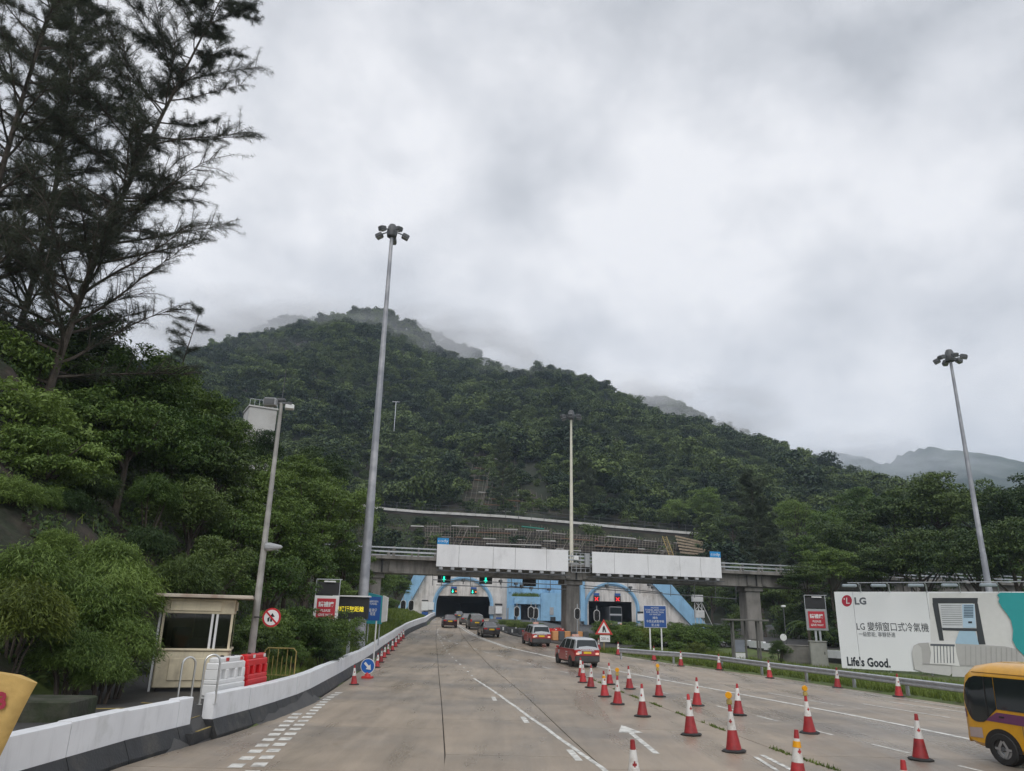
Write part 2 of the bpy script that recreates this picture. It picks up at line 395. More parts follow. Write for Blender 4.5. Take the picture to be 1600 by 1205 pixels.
xs = steps((-3000, -400, 400), (-400, -60, 20), (-60, -30, 2.0), (-30, -4, .6), (-4, 30, 1.0), (30, 80, 4), (80, 500, 30), (500, 3000, 500))
ys = steps((-400, -30, 60), (-30, 10, 4), (10, 64, 1.0), (64, 161, 2.0))
def gpick(x, y):
    d = XL(y) - x
    if d > 0:
        if y < 31 and d < 4.4: return 2
        d0 = 4.4 + 3.0 * smooth(34, 60, y)
        return 0 if d < d0 + .5 else 1
    if x > K4(y) + 9 and y < 62 : return 0
    if x > 40: return 1
    if y > 72: return 2
    return 0
ground = link('ground', grid_mesh('ground', xs, ys, ground_z, [M_GRASSG, M_SOIL, M_ASPH], gpick))
tag(ground, kind='structure')
M_FLOOR = mat('forest_floor', (.018, .024, .011), .95, var=.4, vscale=.15, bump=.5, bscale=.6, col2=(.05, .04, .028), c2scale=.05, c2pos=(.5, .62))
xs = steps((-3000, -500, 250), (-500, -60, 10), (-60, 60, 4), (60, 500, 10), (500, 3000, 250)); ys = steps((161, 260, 4), (260, 700, 10), (700, 1300, 60))
hillside = link('hillside', grid_mesh('hillside', xs, ys, lambda x, y: max(hill(x, y), -2), [M_FLOOR]))
tag(hillside, kind='structure')
BACK = [AT(*p) for p in [(-300, 700, 760), (200, 590, 770), (340, 548, 780), (380, 520, 780), (440, 498, 790), (500, 494, 790), (560, 497, 790), (640, 502, 780), (700, 530, 770), (760, 556, 760), (820, 578, 750), (900, 600, 740), (1000, 618, 730), (1050, 626, 720), (1110, 652, 700), (1180, 678, 690), (1260, 712, 680), (1330, 745, 660), (1500, 790, 650)]]
BYf = interp([(p.x, p.y) for p in BACK]); BZf = interp([(p.x, p.z - 6) for p in BACK])
def back(x, y):
    yr = BYf(x); n = mnoise.fractal(Vector((x * .012, y * .012, 9.1)), 1.0, 2.0, 4) * 6
    return BZf(x) - abs(y - yr) * (.72 if y < yr else .42) + n
xs = steps((-600, 520, 10)); ys = steps((560, 980, 12))
rear_ridge = link('rear_ridge', grid_mesh('rear_ridge', xs, ys, back, [M_FLOOR])); tag(rear_ridge, kind='structure')
FARR = [AT(*p) for p in [(1180, 760, 2000), (1240, 712, 2000), (1290, 706, 2000), (1350, 712, 2000), (1385, 722, 1900), (1410, 705, 1850), (1445, 698, 1800), (1490, 703, 1800), (1540, 709, 1800), (1600, 722, 1800), (1700, 745, 1800), (1900, 790, 1800)]]
FY = interp([(p.x, p.y) for p in FARR]); FZ = interp([(p.x, p.z) for p in FARR])
def farh(x, y):
    n = mnoise.fractal(Vector((x * .004, y * .004, 2.1)), 1.0, 2.0, 5) * 20
    b = mnoise.fractal(Vector((x * .03, y * .03, 6.1)), 1.0, 2.0, 3) * 5
    return FZ(x) - abs(y - FY(x)) * .5 + n * min(1, abs(y - FY(x)) / 150) + b
xs = steps((500, 2400, 14)); ys = steps((1250, 2300, 18))
M_FARF = mat('far_woods', (.035, .050, .025), .95, var=.45, vscale=.03, bump=1.0, bscale=.08)
distant_hills = link('distant_hills', grid_mesh('distant_hills', xs, ys, farh, [M_FARF])); tag(distant_hills, kind='structure')

# ------------------------------------------------------------------ carriageway: concrete slabs, markings
road_me = MB(); ysr = steps((-20, 160, 4), (160, 250, 30))
for a, b in zip(ysr[:-1], ysr[1:]):
    road_me.quad((XL(a) - .05, a, rz(a) - .05), (K4(a) + .1, a, rz(a) - .05), (K4(b) + .1, b, rz(b) - .05), (XL(b) - .05, b, rz(b) - .05), M_JOINT)
road = road_me.build('road'); tag(road, kind='structure')
def road_material(m):
    N, L = m.node_tree.nodes, m.node_tree.links; b = N['Principled BSDF']; geo = N.new('ShaderNodeNewGeometry')
    old = b.inputs['Base Color'].links[0].from_socket
    def noise(scale3, detail, lo, hi, t0, t1):
        mp = N.new('ShaderNodeMapping'); mp.inputs['Scale'].default_value = scale3; L.new(geo.outputs['Position'], mp.inputs['Vector'])
        n = N.new('ShaderNodeTexNoise'); n.inputs['Scale'].default_value = 1; n.inputs['Detail'].default_value = detail; n.inputs['Roughness'].default_value = .6; L.new(mp.outputs[0], n.inputs['Vector'])
        r = N.new('ShaderNodeMapRange'); r.inputs['From Min'].default_value = lo; r.inputs['From Max'].default_value = hi; r.inputs['To Min'].default_value = t0; r.inputs['To Max'].default_value = t1
        L.new(n.outputs['Fac'], r.inputs['Value']); return r.outputs[0]
    def mul(a, c):
        n = N.new('ShaderNodeMath'); n.operation = 'MULTIPLY'; L.new(a, n.inputs[0]); L.new(c, n.inputs[1]); return n.outputs[0]
    streak = noise((1.15, .035, 1), 4, .36, .62, .86, 1.04)           # tyre-polished tracks along the lanes
    fine = noise((26, 26, 26), 3, .3, .7, .90, 1.10)
    stain = noise((.9, .55, 1), 6, .60, .72, 1.0, .80)               # oil and rubber stains
    vo = N.new('ShaderNodeTexVoronoi'); vo.feature = 'DISTANCE_TO_EDGE'; vo.inputs['Scale'].default_value = .16
    mp = N.new('ShaderNodeMapping'); L.new(geo.outputs['Position'], mp.inputs['Vector'])
    nz = N.new('ShaderNodeTexNoise'); nz.inputs['Scale'].default_value = .8; nz.inputs['Detail'].default_value = 6; L.new(geo.outputs['Position'], nz.inputs['Vector'])
    mx = N.new('ShaderNodeMix'); mx.data_type = 'VECTOR'; mx.inputs['Factor'].default_value = .5; L.new(mp.outputs[0], mx.inputs['A']); L.new(nz.outputs['Color'], mx.inputs['B']); L.new(mx.outputs['Result'], vo.inputs['Vector'])
    cr_ = N.new('ShaderNodeMapRange'); cr_.inputs['From Min'].default_value = 0; cr_.inputs['From Max'].default_value = .0035; cr_.inputs['To Min'].default_value = .88; cr_.inputs['To Max'].default_value = 1; L.new(vo.outputs['Distance'], cr_.inputs['Value'])
    f = mul(mul(streak, fine), mul(stain, cr_.outputs[0]))
    v = N.new('ShaderNodeVectorMath'); v.operation = 'SCALE'; L.new(old, v.inputs[0]); L.new(f, v.inputs['Scale']); L.new(v.outputs[0], b.inputs['Base Color'])
    L.new(noise((.8, .12, 1), 5, .38, .62, .24, .58), b.inputs['Roughness'])
road_material(M_SLAB)
def grime(m, sc3, lo, hi, amt):
    N, L = m.node_tree.nodes, m.node_tree.links; b = N['Principled BSDF']; geo = N.new('ShaderNodeNewGeometry'); old = b.inputs['Base Color'].links[0].from_socket
    mp = N.new('ShaderNodeMapping'); mp.inputs['Scale'].default_value = sc3; L.new(geo.outputs['Position'], mp.inputs['Vector'])
    n = N.new('ShaderNodeTexNoise'); n.inputs['Scale'].default_value = 1; n.inputs['Detail'].default_value = 7; n.inputs['Roughness'].default_value = .65; L.new(mp.outputs[0], n.inputs['Vector'])
    r = N.new('ShaderNodeMapRange'); r.inputs['From Min'].default_value = lo; r.inputs['From Max'].default_value = hi; r.inputs['To Min'].default_value = 1; r.inputs['To Max'].default_value = amt; L.new(n.outputs['Fac'], r.inputs['Value'])
    v = N.new('ShaderNodeVectorMath'); v.operation = 'SCALE'; L.new(old, v.inputs[0]); L.new(r.outputs[0], v.inputs['Scale']); L.new(v.outputs[0], b.inputs['Base Color'])
grime(M_WHITEWALL, (5, 5, .8), .54, .76, .86); grime(M_CONC, (1.6, 1.6, .22), .46, .68, .52); grime(M_RIB, (1.3, 1.3, .12), .46, .70, .62); grime(M_LBLUE, (1.2, 1.2, .12), .48, .72, .75); grime(M_CREAM, (4, 4, .5), .52, .72, .72); grime(M_HOARD, (1.1, 1.1, .3), .52, .75, .88); grime(M_YEL, (3, 3, 1), .5, .75, .8); grime(M_PAINT, (3, 3, 3), .46, .66, .55)
curves = [XL, K1, K2, K3, K5, K4]
ysl = steps((-20, 10, 10), (10, 160, 6), (160, 250, 30)); gap = .014
for k in range(5):
    off = (0, 2.1, .8, 3.0, 1.4)[k]
    for a, b in zip(ysl[:-1], ysl[1:]):
        a2, b2 = a + (off if a > 10 and a < 160 else 0), b + (off if b > 10 and b < 160 else 0)
        nseg = 3; mb = MB(); vs = []; n = nseg + 1
        yy = [a2 + gap + (b2 - a2 - 2 * gap) * i / nseg for i in range(n)]
        for y in yy:
            l, r = curves[k](y) + gap, curves[k + 1](y) - gap
            if r - l < .05: r = l + .05
            vs += [(l, y, rz(y) - .06), (l, y, rz(y) - .006), (l + .012, y, rz(y)), (r - .012, y, rz(y)), (r, y, rz(y) - .006), (r, y, rz(y) - .06)]
        fs = [(i * 6 + j, i * 6 + j + 1, i * 6 + j + 7, i * 6 + j + 6) for i in range(nseg) for j in range(5)] + [(0, 1, 2, 3, 4, 5), tuple(range(nseg * 6, nseg * 6 + 6))]
        mb.add(vs, fs, M_SLAB).build('slab', road)
def strip(mb, pts, w, z=.005, m=M_PAINT):
    pts = [Vector((p[0], p[1])) for p in pts]
    L, R = [], []
    for i, p in enumerate(pts):
        d = (pts[min(i + 1, len(pts) - 1)] - pts[max(i - 1, 0)]).normalized(); nrm = Vector((d.y, -d.x))
        L.append(p - nrm * w / 2); R.append(p + nrm * w / 2)
    for i in range(len(pts) - 1):
        mb.quad((*L[i], rz(L[i].y) + z), (*R[i], rz(R[i].y) + z), (*R[i + 1], rz(R[i + 1].y) + z), (*L[i + 1], rz(L[i + 1].y) + z), m)
def dense(pts, st=2.0):
    out = []
    for p, q in zip(pts[:-1], pts[1:]):
        p, q = Vector(p[:2]), Vector(q[:2]); n = max(1, int((q - p).length / st)); out += [p + (q - p) * i / n for i in range(n)]
    return out + [Vector(pts[-1][:2])]
def smoothline(pts, it=3):                      # Chaikin, keeps ends
    pts = [Vector(p[:2]) for p in pts]
    for _ in range(it):
        o = [pts[0]]
        for p, q in zip(pts[:-1], pts[1:]): o += [p * .75 + q * .25, p * .25 + q * .75]
        pts = o + [pts[-1]]
    return pts
def along(pts, t0, t1, st=.7):
    d = [0]
    for p, q in zip(pts[:-1], pts[1:]): d.append(d[-1] + (q - p).length)
    ts = [t0] + [t for t in np.arange(t0 + st, t1, st)] + [t1]
    xs_ = np.interp(ts, d, [p.x for p in pts]); ys_ = np.interp(ts, d, [p.y for p in pts])
    return [Vector((x, y)) for x, y in zip(xs_, ys_)]
def plen(pts): return sum((q - p).length for p, q in zip(pts[:-1], pts[1:]))
solid = smoothline([G(*p) for p in [(1620, 1178), (1515, 1155), (1360, 1123), (1220, 1097), (1080, 1070), (937, 1042), (858, 1026), (794, 1012), (760, 1000), (741, 992)]])
mb = MB(); strip(mb, solid, .21); mb.build('lane_line', road)
dbl = smoothline([G(*p) for p in [(800, 1013.5), (760, 1000), (741, 992), (728, 984), (717, 977)]])
mb = MB(); strip(mb, [p + Vector((-.26, -.06)) for p in dbl], .13, .0055); strip(mb, [p + Vector((.05, 0)) for p in dbl], .13, .0065); mb.build('double_line', road)
dash = smoothline([G(*p) for p in [(1600, 1220), (1510, 1200), (1410, 1174), (1321, 1154), (1160, 1113), (1015, 1077), (940, 1062), (888, 1052), (846, 1041.5), (813, 1033), (785, 1026), (757, 1019), (729, 1010), (711, 1005), (695, 999), (682, 991), (684, 983), (694, 976)]])
T = plen(dash); t = 0.3
while t < T - 2:
    L = 1.3
    mb = MB(); strip(mb, along(dash, t, min(T, t + L)), .11); mb.build('lane_dash', road); t += 2.9
lane = smoothline([G(*p) for p in [(985, 1232), (947, 1205), (880, 1158), (820, 1115), (780, 1086), (740, 1060)]])
mb = MB(); rr = random.Random(2); ln = along(lane, 0, plen(lane), .5); strip(mb, [p + Vector((rr.uniform(-.02, .02), 0)) for p in ln], .12); mb.build('lane_line', road)
for px in [(820, 1125), (897, 1180), (772, 1092)]:
    g = G(*px); mb = MB(); strip(mb, [g + Vector((0.05, -.7, 0)), g + Vector((-.05, .7, 0))], .16); mb.build('lane_dash', road)
tail = smoothline([G(*p) for p in [(740, 1058), (722, 1040), (703, 1024), (692, 1008), (684, 992)]])
T = plen(tail); t = .6
while t < T - 1:
    mb = MB(); strip(mb, along(tail, t, t + .7), .1); mb.build('lane_dash', road); t += 2.6
for line in ([(345, 1215), (367, 1199), (400, 1174), (423, 1153), (442, 1136), (467, 1113)], [(385, 1213), (401, 1200), (436, 1164), (456, 1145), (472, 1128), (501, 1101), (513, 1091), (532, 1081)]):
    pts = smoothline([G(*p) for p in line]); T = plen(pts); t = .1
    while t < T - .4:
        mb = MB(); strip(mb, along(pts, t, t + .42), .28, .005); mb.build('block_mark', road); t += .82
tipg, tailg = G(971, 1133), G(1026, 1178)
mb = MB(); d = (tailg - tipg).xy.normalized(); nrm = Vector((d.y, -d.x)); t2 = tipg.xy
hb = t2 + d * 1.55
mb.add([(*v, .005) for v in (t2, hb + nrm * .34, hb - nrm * .34)], [(0, 1, 2)], M_PAINT)
strip(mb, [hb + d * .004, tailg.xy], .15); mb.build('lane_arrow', road)
for line, w in ([[(1348, 1100), (1486, 1122)], .12], [[(1389, 1097), (1540, 1118)], .12], [[(1200, 1083), (1319, 1104)], .1], [[(960, 1024), (1100, 1046), (1302, 1075), (1389, 1090), (1510, 1108), (1600, 1122)], .09], [[(1190, 1180), (1240, 1205)], .12], [[(1180, 1183), (1215, 1205)], .1]):
    mb = MB(); strip(mb, dense([G(*p) for p in line]), w, .0075); mb.build('edge_line', road)
# weeds that fill the open joint between the two carriageways
VV = []; r_ = np.random.default_rng(4)
for y in np.arange(14, 42, .012):
    if mnoise.noise(Vector((y * .7, 3, 0))) < .02: continue
    x = K3(y) + r_.normal(0, .03); h = abs(r_.normal(.03, .03)) + .012; a = r_.uniform(0, 6.28); w = .02
    VV += [(x - math.cos(a) * w, y - math.sin(a) * w, rz(y)), (x + math.cos(a) * w, y + math.sin(a) * w, rz(y)), (x + r_.normal(0, .03), y + r_.normal(0, .03), rz(y) + h)]
M_GRASS = leaf_mat('grass_blades', (.065, .105, .018), (.17, .22, .04), .6, .2, 1.2)
o = link('joint_weeds', np_mesh('joint_weeds', VV, 3, M_GRASS), road); tag(o, kind='stuff')

# ------------------------------------------------------------------ white and black concrete barrier on the left
def barrier(name, label, y0, y1, seg):
    t = thing(name, label, 'barrier')
    y = y0; H0, H1 = .40, .98
    while y < y1 - .3:
        L = min(seg if y < 60 else seg * 1.6, y1 - y); a, b = y + .012, y + L - .012
        def pr(y, o): return (XL(y) - o, y)
        ja = rng.uniform(-.012, .012); hb = rng.uniform(-.015, .015)
        for nm, prof, m in (('black_base', [(.04, -.05), (.04, .05), (.20, H0), (.52, H0), (.60, -.05)], M_BLACKWALL), ('white_panel', [(.215, H0 + .003), (.215, H1 - .02), (.235, H1), (.475, H1), (.50, H1 - .02), (.50, H0 + .003)], M_WHITEWALL)):
            mb = MB(); vs = []
            for yy in (a, b):
                dx = (XL(yy + .3) - XL(yy - .3)) / .6; nl = math.hypot(1, dx)
                for o, z in prof: o2 = o + (ja if nm == 'white_panel' else 0); vs.append((XL(yy) - o2 / nl, yy + o2 * dx / nl, rz(yy) + z + (hb if z > .9 else 0)))
            n = len(prof); fs = [(i, (i + 1) % n, (i + 1) % n + n, i + n) for i in range(n)] + [tuple(range(n)), tuple(reversed(range(n, 2 * n)))]
            mb.add(vs, fs, m).build(nm, t)
        y += L
    return t
YG0, YG1 = G(307, 1162).y, G(341, 1153).y
barrier('concrete_barrier', 'short white-topped black-based barrier in front of the bagged yellow sign, ending at the steps', 3.0, YG0, 1.9)
barrier('concrete_barrier', 'long curved white-topped black-based barrier running from the steps to the tunnel mouth', YG1, 159.5, 2.1)
st = thing('access_steps', 'dark concrete steps with yellow edges in the gap of the white barrier', 'steps')
for i in range(3):
    mb = MB(); ym = (YG0 + YG1) / 2; x1 = XL(ym) - .1 - i * .32
    mb.box((x1 - .5, ym, (i + .5) * .24), (1.0, YG1 - YG0 + .6, .24), M_BLACKWALL); mb.build('step', st)
    mb = MB(); mb.box((x1 - .03, ym, (i + 1) * .24 + .006), (.05, YG1 - YG0 - .05, .012), M_YPAINT); mb.build('yellow_edge', st)
# painted yellow lines on the raised platform
for (x0, y0, x1, y1) in ((-8.3, 18.6, -9.4, 18.2), (-8.0, 19.3, -8.9, 19.6)):
    mb = MB(); mb.bar((x0, y0, .752), (x1, y1, .752), .06, .012, M_YPAINT); mb.build('platform_line', ground)
mb = MB(); c = G(40, 1125, .74)
mb.box((-9.6, 16.6, .92), (1.7, 1.3, .42), M_MOSS, .1, .03); tag(mb.build('concrete_plinth'), 'low mossy concrete plinth under the bushes behind the short white barrier', 'plinth')

# ------------------------------------------------------------------ tunnel portal
def P(x, y, Y=PORTAL_Y): return AT(x, y, Y)
GZ = rz(PORTAL_Y)
portal = thing('tunnel_portal', 'ribbed concrete tunnel portal with two blue-ringed arches and blue sloping wing edges', 'tunnel portal')
TUN = []
for (xa, xb, soff, top, oa, ob) in ((680, 766, 931.5, 901, 676, 771), (918, 989, 940, 910, 912, 999)):
    ym = (soff + 968) / 2
    TUN.append(dict(x0=P(xa, ym).x, x1=P(xb, ym).x, soff=P((xa + xb) / 2, soff).z, top=P((xa + xb) / 2, top).z, o0=P(oa, ym).x, o1=P(ob, ym).x))
mb = MB(); x = -23.0; k = 0
while x < 39.4:
    w = .5; xc = x + w / 2; z0 = sz(xc, 160) - .4; z1 = portal_top(xc)
    for t in TUN:
        if t['x0'] < xc < t['x1']: z0 = t['soff']
    if z1 > z0 + .05:
        pr_ = .07 if k % 2 else 0.0
        mb.box((xc, PORTAL_Y + .25 - pr_ / 2, (z0 + z1) / 2), (w, .5 + pr_, z1 - z0), M_RIB)
    x += w; k += 1
mb.build('ribbed_wall', portal)
for t in TUN:                                    # blue arch ring with legs
    cx, R = (t['o0'] + t['o1']) / 2, (t['o1'] - t['o0']) / 2; zs = t['top'] - R * .92
    gz_ = sz(cx, 160) - .2; prof = [(-R, gz_), (-R, zs)] + [(R * math.cos(a), zs + R * .92 * math.sin(a)) for a in np.linspace(math.pi, 0, 25)][1:-1] + [(R, zs), (R, gz_)]
    inner = [((p[0]) * (1 - .72 / R) , (p[1] if i in (0, len(prof) - 1) else zs + (p[1] - zs) * (1 - .72 / R))) for i, p in enumerate(prof)]
    mb = MB(); n = len(prof)
    for yy0, yy1, s0, s1 in ((PORTAL_Y - .55, PORTAL_Y + .1, 0, .58), (PORTAL_Y - .25, PORTAL_Y + .1, .6, 1.0)):
        A = [(cx + prof[i][0] + (inner[i][0] - prof[i][0]) * s0, prof[i][1] + (inner[i][1] - prof[i][1]) * s0) for i in range(n)]
        B = [(cx + prof[i][0] + (inner[i][0] - prof[i][0]) * s1, prof[i][1] + (inner[i][1] - prof[i][1]) * s1) for i in range(n)]
        vs = [(a, yy0, b) for a, b in A] + [(a, yy0, b) for a, b in B] + [(a, yy1, b) for a, b in A] + [(a, yy1, b) for a, b in B]
        fs = []
        for i in range(n - 1):
            fs += [(i, i + 1, n + i + 1, n + i), (i, 2 * n + i, 2 * n + i + 1, i + 1), (n + i, n + i + 1, 3 * n + i + 1, 3 * n + i)]
        mb.add(vs, fs, M_LBLUE)
    mb.build('arch_ring', portal)
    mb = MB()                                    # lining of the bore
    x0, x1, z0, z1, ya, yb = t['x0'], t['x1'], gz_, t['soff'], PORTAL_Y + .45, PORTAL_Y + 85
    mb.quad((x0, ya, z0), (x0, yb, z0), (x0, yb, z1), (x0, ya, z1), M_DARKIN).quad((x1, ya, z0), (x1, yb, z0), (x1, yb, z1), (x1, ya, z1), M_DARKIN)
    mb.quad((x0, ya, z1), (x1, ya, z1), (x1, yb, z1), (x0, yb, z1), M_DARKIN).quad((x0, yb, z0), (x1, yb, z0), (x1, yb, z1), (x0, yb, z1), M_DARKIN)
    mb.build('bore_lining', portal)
for poly in ([(616, 964), (629, 964), (669, 893), (650, 893)], [(1012, 906), (1041, 906), (1109, 984), (1092, 991)]):
    pp = [(P(*p).x, P(*p).z) for p in poly]
    mb = MB(); mb.plate(pp, PORTAL_Y - 1.0, PORTAL_Y + 1.4, M_LBLUE); mb.build('wing_edge', portal)
srv = MB()
t = TUN[1]
for a, b in zip(steps((66, 160, 6), (160, 245, 40))[:-1], steps((66, 160, 6), (160, 245, 40))[1:]):
    l = lambda y: max(K4(y) + .12, -3.2) if y < 160 else t['x0']
    r = lambda y: float(np.interp(y, [66, 80, 120, 160], [10, 20, 23, t['x1']])) if y < 160 else t['x1']
    for k in range(6):
        q = lambda y, f: (l(y) + (r(y) - l(y)) * f, y, sz(l(y) + (r(y) - l(y)) * f, min(y, 160)) + .03)
        srv.quad(q(a, k / 6), q(a, (k + 1) / 6), q(b, (k + 1) / 6), q(b, k / 6), M_ASPH)
tag(srv.build('service_road'), kind='structure')

plant = thing('portal_building', 'light blue control building with canopy and dark doorway between the two tunnel mouths', 'building')
def pbox(nm, x0, y0, x1, y1, Yf, Yb, m, parent=plant, grnd=False):
    a, b = AT(x0, y0, Yf), AT(x1, y1, Yf); z0 = rz(min(Yf, 160)) - .1 if grnd else b.z
    mb_ = MB(); mb_.box(((a.x + b.x) / 2, (Yf + Yb) / 2, (a.z + z0) / 2), (b.x - a.x, Yb - Yf, a.z - z0), m)
    return mb_.build(nm, parent)
pbox('main_block', 793, 888, 889, 975, 158.2, 160.6, M_LBLUE, grnd=True)
pbox('front_block', 845, 926, 879, 984, 154, 158.19, M_LBLUE, grnd=True)
pbox('canopy', 804, 932, 844.6, 944.5, 153, 158.19, M_LBLUE)
for (a, b) in ((795, 803), (809, 813.5), (839.5, 844)): pbox('pier', a, 945.2, b, 980, 154.2, 158.18, M_LBLUE, grnd=True)
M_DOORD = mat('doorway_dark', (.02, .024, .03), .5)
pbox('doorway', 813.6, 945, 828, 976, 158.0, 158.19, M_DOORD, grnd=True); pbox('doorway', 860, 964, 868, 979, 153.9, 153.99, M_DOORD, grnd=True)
pbox('window', 859, 949, 865, 961, 153.88, 153.99, M_GREY)
for xx in (881, 884, 887.5): pbox('fin', xx - .9, 892, xx + .9, 975, 157.4, 158.19, M_LBLUE, grnd=True)
for xx in (797, 806, 815, 850, 856, 866): pbox('fin', xx - .8, 892, xx + .8, 925, 157.7, 158.19, M_LBLUE)
pbox('pilaster', 907, 904, 914.4, 965, 157.5, 159.7, M_LBLUE, grnd=True)
pbox('duct', 792.5, 950, 795, 975, 157.0, 158.19, M_GREY, grnd=True)
t_ = thing('roof_planting', 'green plants growing on top of the blue canopy', 'plant'); c0 = AT(822, 929, 155.5)
r_ = np.random.default_rng(8); VV = []
for i in range(500):
    c = Vector((c0.x + r_.uniform(-2.8, 2.6), 155.5 + r_.uniform(-1.5, 1.5), AT(822, 932, 155.5).z)); h = r_.uniform(.2, .9)
    VV += [c + Vector((-.08, 0, 0)), c + Vector((.08, 0, 0)), c + Vector((r_.normal(0, .25), r_.normal(0, .2), h))]
link('foliage', np_mesh('foliage', VV, 3, M_GRASS), t_)
def panel_set(nm, label, px, Y, cat='cabinet', group=None):     # cabinets on the portal wall
    t = thing(nm, label, cat, group=group)
    for (x0, y0, x1, y1, m, pn) in px:
        pbox(pn, x0, y0, x1, y1, Y - .25, Y - .02, m, t)
    return t
panel_set('wall_cabinet', 'pale equipment cabinets and blue plate left of the first tunnel mouth', [(659, 940, 669, 954, M_WHITE, 'cabinet_box'), (670, 941, 677.5, 953, M_WHITE, 'notice_board'), (659, 937.5, 669, 939.5, M_BLACK, 'hood'), (659, 956, 668.5, 963, M_BLUE, 'blue_plate'), (670, 956, 677.5, 966, M_GREY, 'cabinet_box')], 159.4)
panel_set('wall_cabinet', 'pale equipment cabinets with blue plate right of the first tunnel mouth', [(774.5, 947.5, 784.5, 959, M_WHITE, 'cabinet_box'), (773, 943, 785, 946.5, M_BLACK, 'hood'), (775, 964.5, 784, 972, M_BLUE, 'blue_plate'), (764, 947, 772.5, 960, M_GREY, 'cabinet_box')], 159.3)
panel_set('wall_cabinet', 'pale equipment cabinets right of the second tunnel mouth', [(996, 959, 1005, 970, M_WHITE, 'cabinet_box'), (996, 955.5, 1006, 958.5, M_BLACK, 'hood'), (996, 974, 1005, 980, M_GREY, 'cabinet_box')], 159.3)
panel_set('wall_cabinet', 'tall dark equipment cabinets beside the bridge pillar', [(880.5, 947, 886, 956, M_BLACK, 'cabinet_box'), (879.5, 957, 887, 984, M_DGREY, 'cabinet_box')], 150)

# ------------------------------------------------------------------ footbridge across the carriageway
BA, BB = Vector((-24.0, 66.46)), Vector((64.0, 91.2)); BD = (BB - BA).normalized(); BN = Vector((BD.y, -BD.x))   # BN points to the camera side
B_ANG = math.atan2(BD.y, BD.x)
def bridge_xy(x): return BA + BD * ((x - BA.x) / BD.x)
def on_bridge(px, py, off=0.0):                 # where the pixel's ray meets the bridge's front plane
    d = ray(px, py); o = BA + BN * off
    t = (BN.x * o.x + BN.y * o.y) / (BN.x * d.x + BN.y * d.y)
    return Vector((0, 0, CH)) + d * t
bridge = thing('flyover_bridge', 'grey concrete bridge with railings carrying two white hoardings across the road', 'bridge')
mb = MB(); Lb = (BB - BA).length; mid = (BA + BB) / 2
Zb = 6.75
mb.box((*(mid - BN * 1.6), Zb + .6), (Lb, 2.6, 1.2), M_CONC, B_ANG)
mb.build('girder', bridge)
mb = MB(); mb.box((*(mid - BN * 1.6), Zb + 1.36), (Lb, 4.2, .30), M_CONC, B_ANG); mb.build('deck', bridge)
for (xx) in (-11.6, 6.9, 26.6, 46):
    c = bridge_xy(xx) - BN * 1.6
    for dx in (-.9, .9):
        mb = MB(); q = c + BD * dx; mb.box((*(q + BN * 1.36), Zb + .62), (.5, .12, 1.02), M_CONC, B_ANG); mb.build('girder_end', bridge)
    mb = MB(); mb.box((*(c + BN * 1.33), Zb + .61), (.16, .05, 1.14), M_BLACK, B_ANG); mb.build('joint_gap', bridge)
for (xx, w, dp) in ((-12.0, 1.05, 1.2), (6.75, 1.45, 1.5), (26.5, 1.75, 1.5), (46, 1.7, 1.5)):
    c = bridge_xy(xx) - BN * 1.6; gz = ground_z(c.x, c.y) - .3
    mb = MB(); mb.box((*c, (gz + Zb - .003) / 2), (w, dp, Zb - .003 - gz), M_CONC, B_ANG, .08); mb.build('pillar', bridge)
    mb = MB(); mb.box((*c, Zb - .25), (w + .5, dp + .4, .44), M_CONC, B_ANG, .05); mb.build('pillar_head', bridge)
for side in (1, -1):
    o0 = BN * (.42 if side > 0 else -3.62)
    i = 0; s = 0.0
    while s < Lb:
        p = BA + BD * s + o0
        mb = MB(); mb.box((*p, Zb + 1.515 + .42), (.16 if i % 3 else .26, .16, .84), M_CONC, B_ANG); mb.build('railing_post', bridge); s += 2.3; i += 1
    for h in (.34, .72):
        mb = MB(); mb.bar((*(BA + o0 + BN * .1 * side), Zb + 1.51 + h), (*(BB + o0 + BN * .1 * side), Zb + 1.51 + h), .06, .12, M_GALV); mb.build('rail', bridge)
